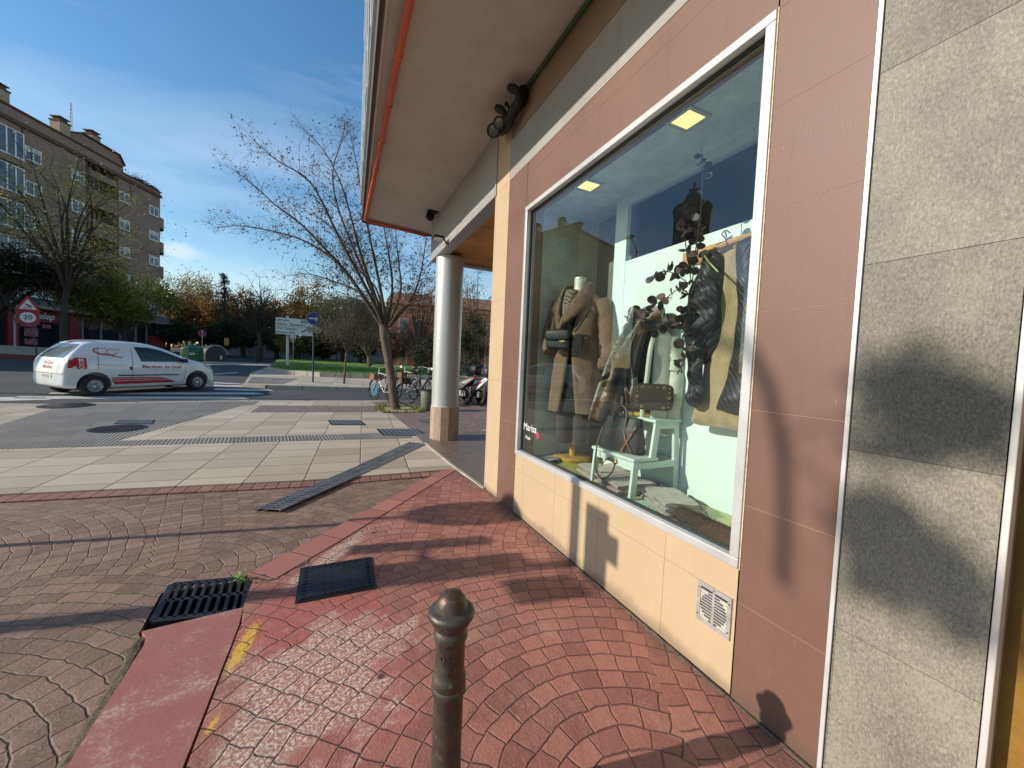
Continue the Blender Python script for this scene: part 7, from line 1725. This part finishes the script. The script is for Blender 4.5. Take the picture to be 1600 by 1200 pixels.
# slippery road / speed 20 sign at the left
base = G(57, 567); dep = (base-CAM).dot(FWD)
t = thing('warning_sign', 'red triangle warning sign above a red panel with speed limit 20 on a dark post', 'road sign', base)
f_ = Face(AT(43.5, 484.5, dep)); s_ = dep/600
bq = f_.p(.30, 0, 0); bq.z = gz(bq.y)-.15; b = MB(); b.tube([bq, f_.p(.02, 18*s_, 0)], .030, 8); b.build('post', BSTL, t, smooth=True)
def tri(k): return [(-13*s_*k, -1.0*s_+(1-k)*6*s_), (13*s_*k, -1.0*s_+(1-k)*6*s_), (0, 22.5*s_-(1-k)*15*s_)]
b = MB(); f_.poly(b, tri(1), .04, .055); tr_ = b.build('triangle', RS, t); b = MB(); f_.poly(b, [(-8.8*s_, 1.4*s_), (8.8*s_, 1.4*s_), (0, 17*s_)], .0551, .058); tw_ = b.build('triangle_face', WS, tr_)
b = MB(); f_.poly(b, [(-3.6*s_, 10*s_), (1*s_, 8.6*s_), (4.2*s_, 6.4*s_), (3.2*s_, 5*s_), (1.2*s_, 5.4*s_), (-2.6*s_, 8*s_)], .0581, .060); b.tube([f_.p(-4*s_, 4.5*s_, .059), f_.p(-1*s_, 3.4*s_, .059), f_.p(1.2*s_, 4.2*s_, .059), f_.p(4*s_, 2.6*s_, .059)], .016, 5); b.build('car_symbol', BS, tw_)
b = MB(); f_.poly(b, rect(-11.5*s_, -22*s_, 11.5*s_, -1.6*s_), .04, .052); pn = b.build('red_panel', pm('dull red panel', (.23, .018, .022), .5), t); b = MB(); f_.disc(b, 0, -11.5*s_, 8*s_, .0521, .056); dd = b.build('speed_face', WS, pn); b = MB(); f_.text(b, '20', 9.5*s_, 0, -11.5*s_, .057); b.build('digits', BS, dd)
# globe lamp by the terrace
dep = 23; q = at_ground(24, dep); t = thing('globe_lamp', 'white globe lamp on a pale post beside the 20 sign', 'lamp', q)
b = MB(); b.tube([q, Vector((q.x, q.y, topz(24, 486, dep)))], .05, 8); b.build('post', pm('pale lamp post', (.45, .45, .46), .5), t, smooth=True); b = MB(); b.ball(AT(23, 480, dep), .19, 16, 10, (1.15, 1.15, .85)); b.build('globe', pm('white glass globe', (.66, .66, .62), .25), t, smooth=True); b = MB(); b.lathe([(.10, -.02), (.06, .06)], AT(23.5, 485, dep), 12); b.build('collar', MAT_IRON, t)
# containers
q = G(300, 567, g0); t = thing('recycling_container', 'green hexagonal recycling container with white label on the far side of the road', 'container', q)
GC = pm('green container plastic', (.010, .095, .045), .45, 0, .15, 3, .03, 20); dep = (q-CAM).dot(FWD); s_ = dep/600
b = MB(); b.lathe([(13.5*s_, .05), (14.8*s_, .6), (14.8*s_, 21*s_), (13.5*s_, 23.5*s_), (6*s_, 28*s_), (2*s_, 29*s_)], q, 8); b.build('body', GC, t, bevel=.03); b = MB(); b.lathe([(1.2*s_, 29*s_), (1.2*s_, 32*s_)], q, 8); b.build('lifting_eye', MAT_IRON, t)
f_ = Face(q+Vector((0, 0, 14*s_))); b = MB(); f_.poly(b, rect(-3.4*s_, -1.4*s_, 3.4*s_, 1.8*s_), 14.3*s_, 14.6*s_); lb_ = b.build('label', WS, t); b = MB(); f_.text(b, 'VIDRIO', 2.2*s_, 0, .2*s_, 14.65*s_); b.build('label_text', pm('green print', (.02, .12, .06), .5), lb_)
q = G(332, 564, g0); t = thing('waste_container', 'dark waste container with rounded lid right of the green one', 'container', q); dep = (q-CAM).dot(FWD); s_ = dep/600
f_ = Face(q, R(25)); prof = [(-14*s_, .1), (-14.5*s_, 10*s_)]+[(cos(R(180-180*k/12))*14.5*s_, 10*s_+sin(R(180*k/12))*14*s_) for k in range(1, 12)]+[(14.5*s_, 10*s_), (14*s_, .1)]
b = MB(); f_.poly(b, prof, -.65, .55); b.build('body', pm('dark grey container', (.022, .024, .028), .5, 0, .2, 4), t); b = MB(); P = bez([f_.p(a*1.02, h*1.01, .56) for a, h in prof[1:-1]], 2); b.tube(P, .05, 6); b.build('lid_rim', pm('grey lid rim', (.33, .33, .34), .5), t, smooth=True); b = MB(); f_.poly(b, rect(5*s_, 3*s_, 8*s_, 9*s_), .551, .57); b.build('label', WS, t)
dep = 34; q = at_ground(354, dep); t = thing('post_box', 'small yellow box on a post beyond the rounded container', 'box', q); b = MB(); f_ = Face(AT(354, 534, dep)); f_.poly(b, rect(-.17, -.33, .17, .33), -.15, .15); b.build('box', pm('yellow box', (.45, .29, .02), .5), t, bevel=.03); b = MB(); b.tube([q, f_.p(0, -.3)], .04, 6); b.build('post', MAT_IRON, t)
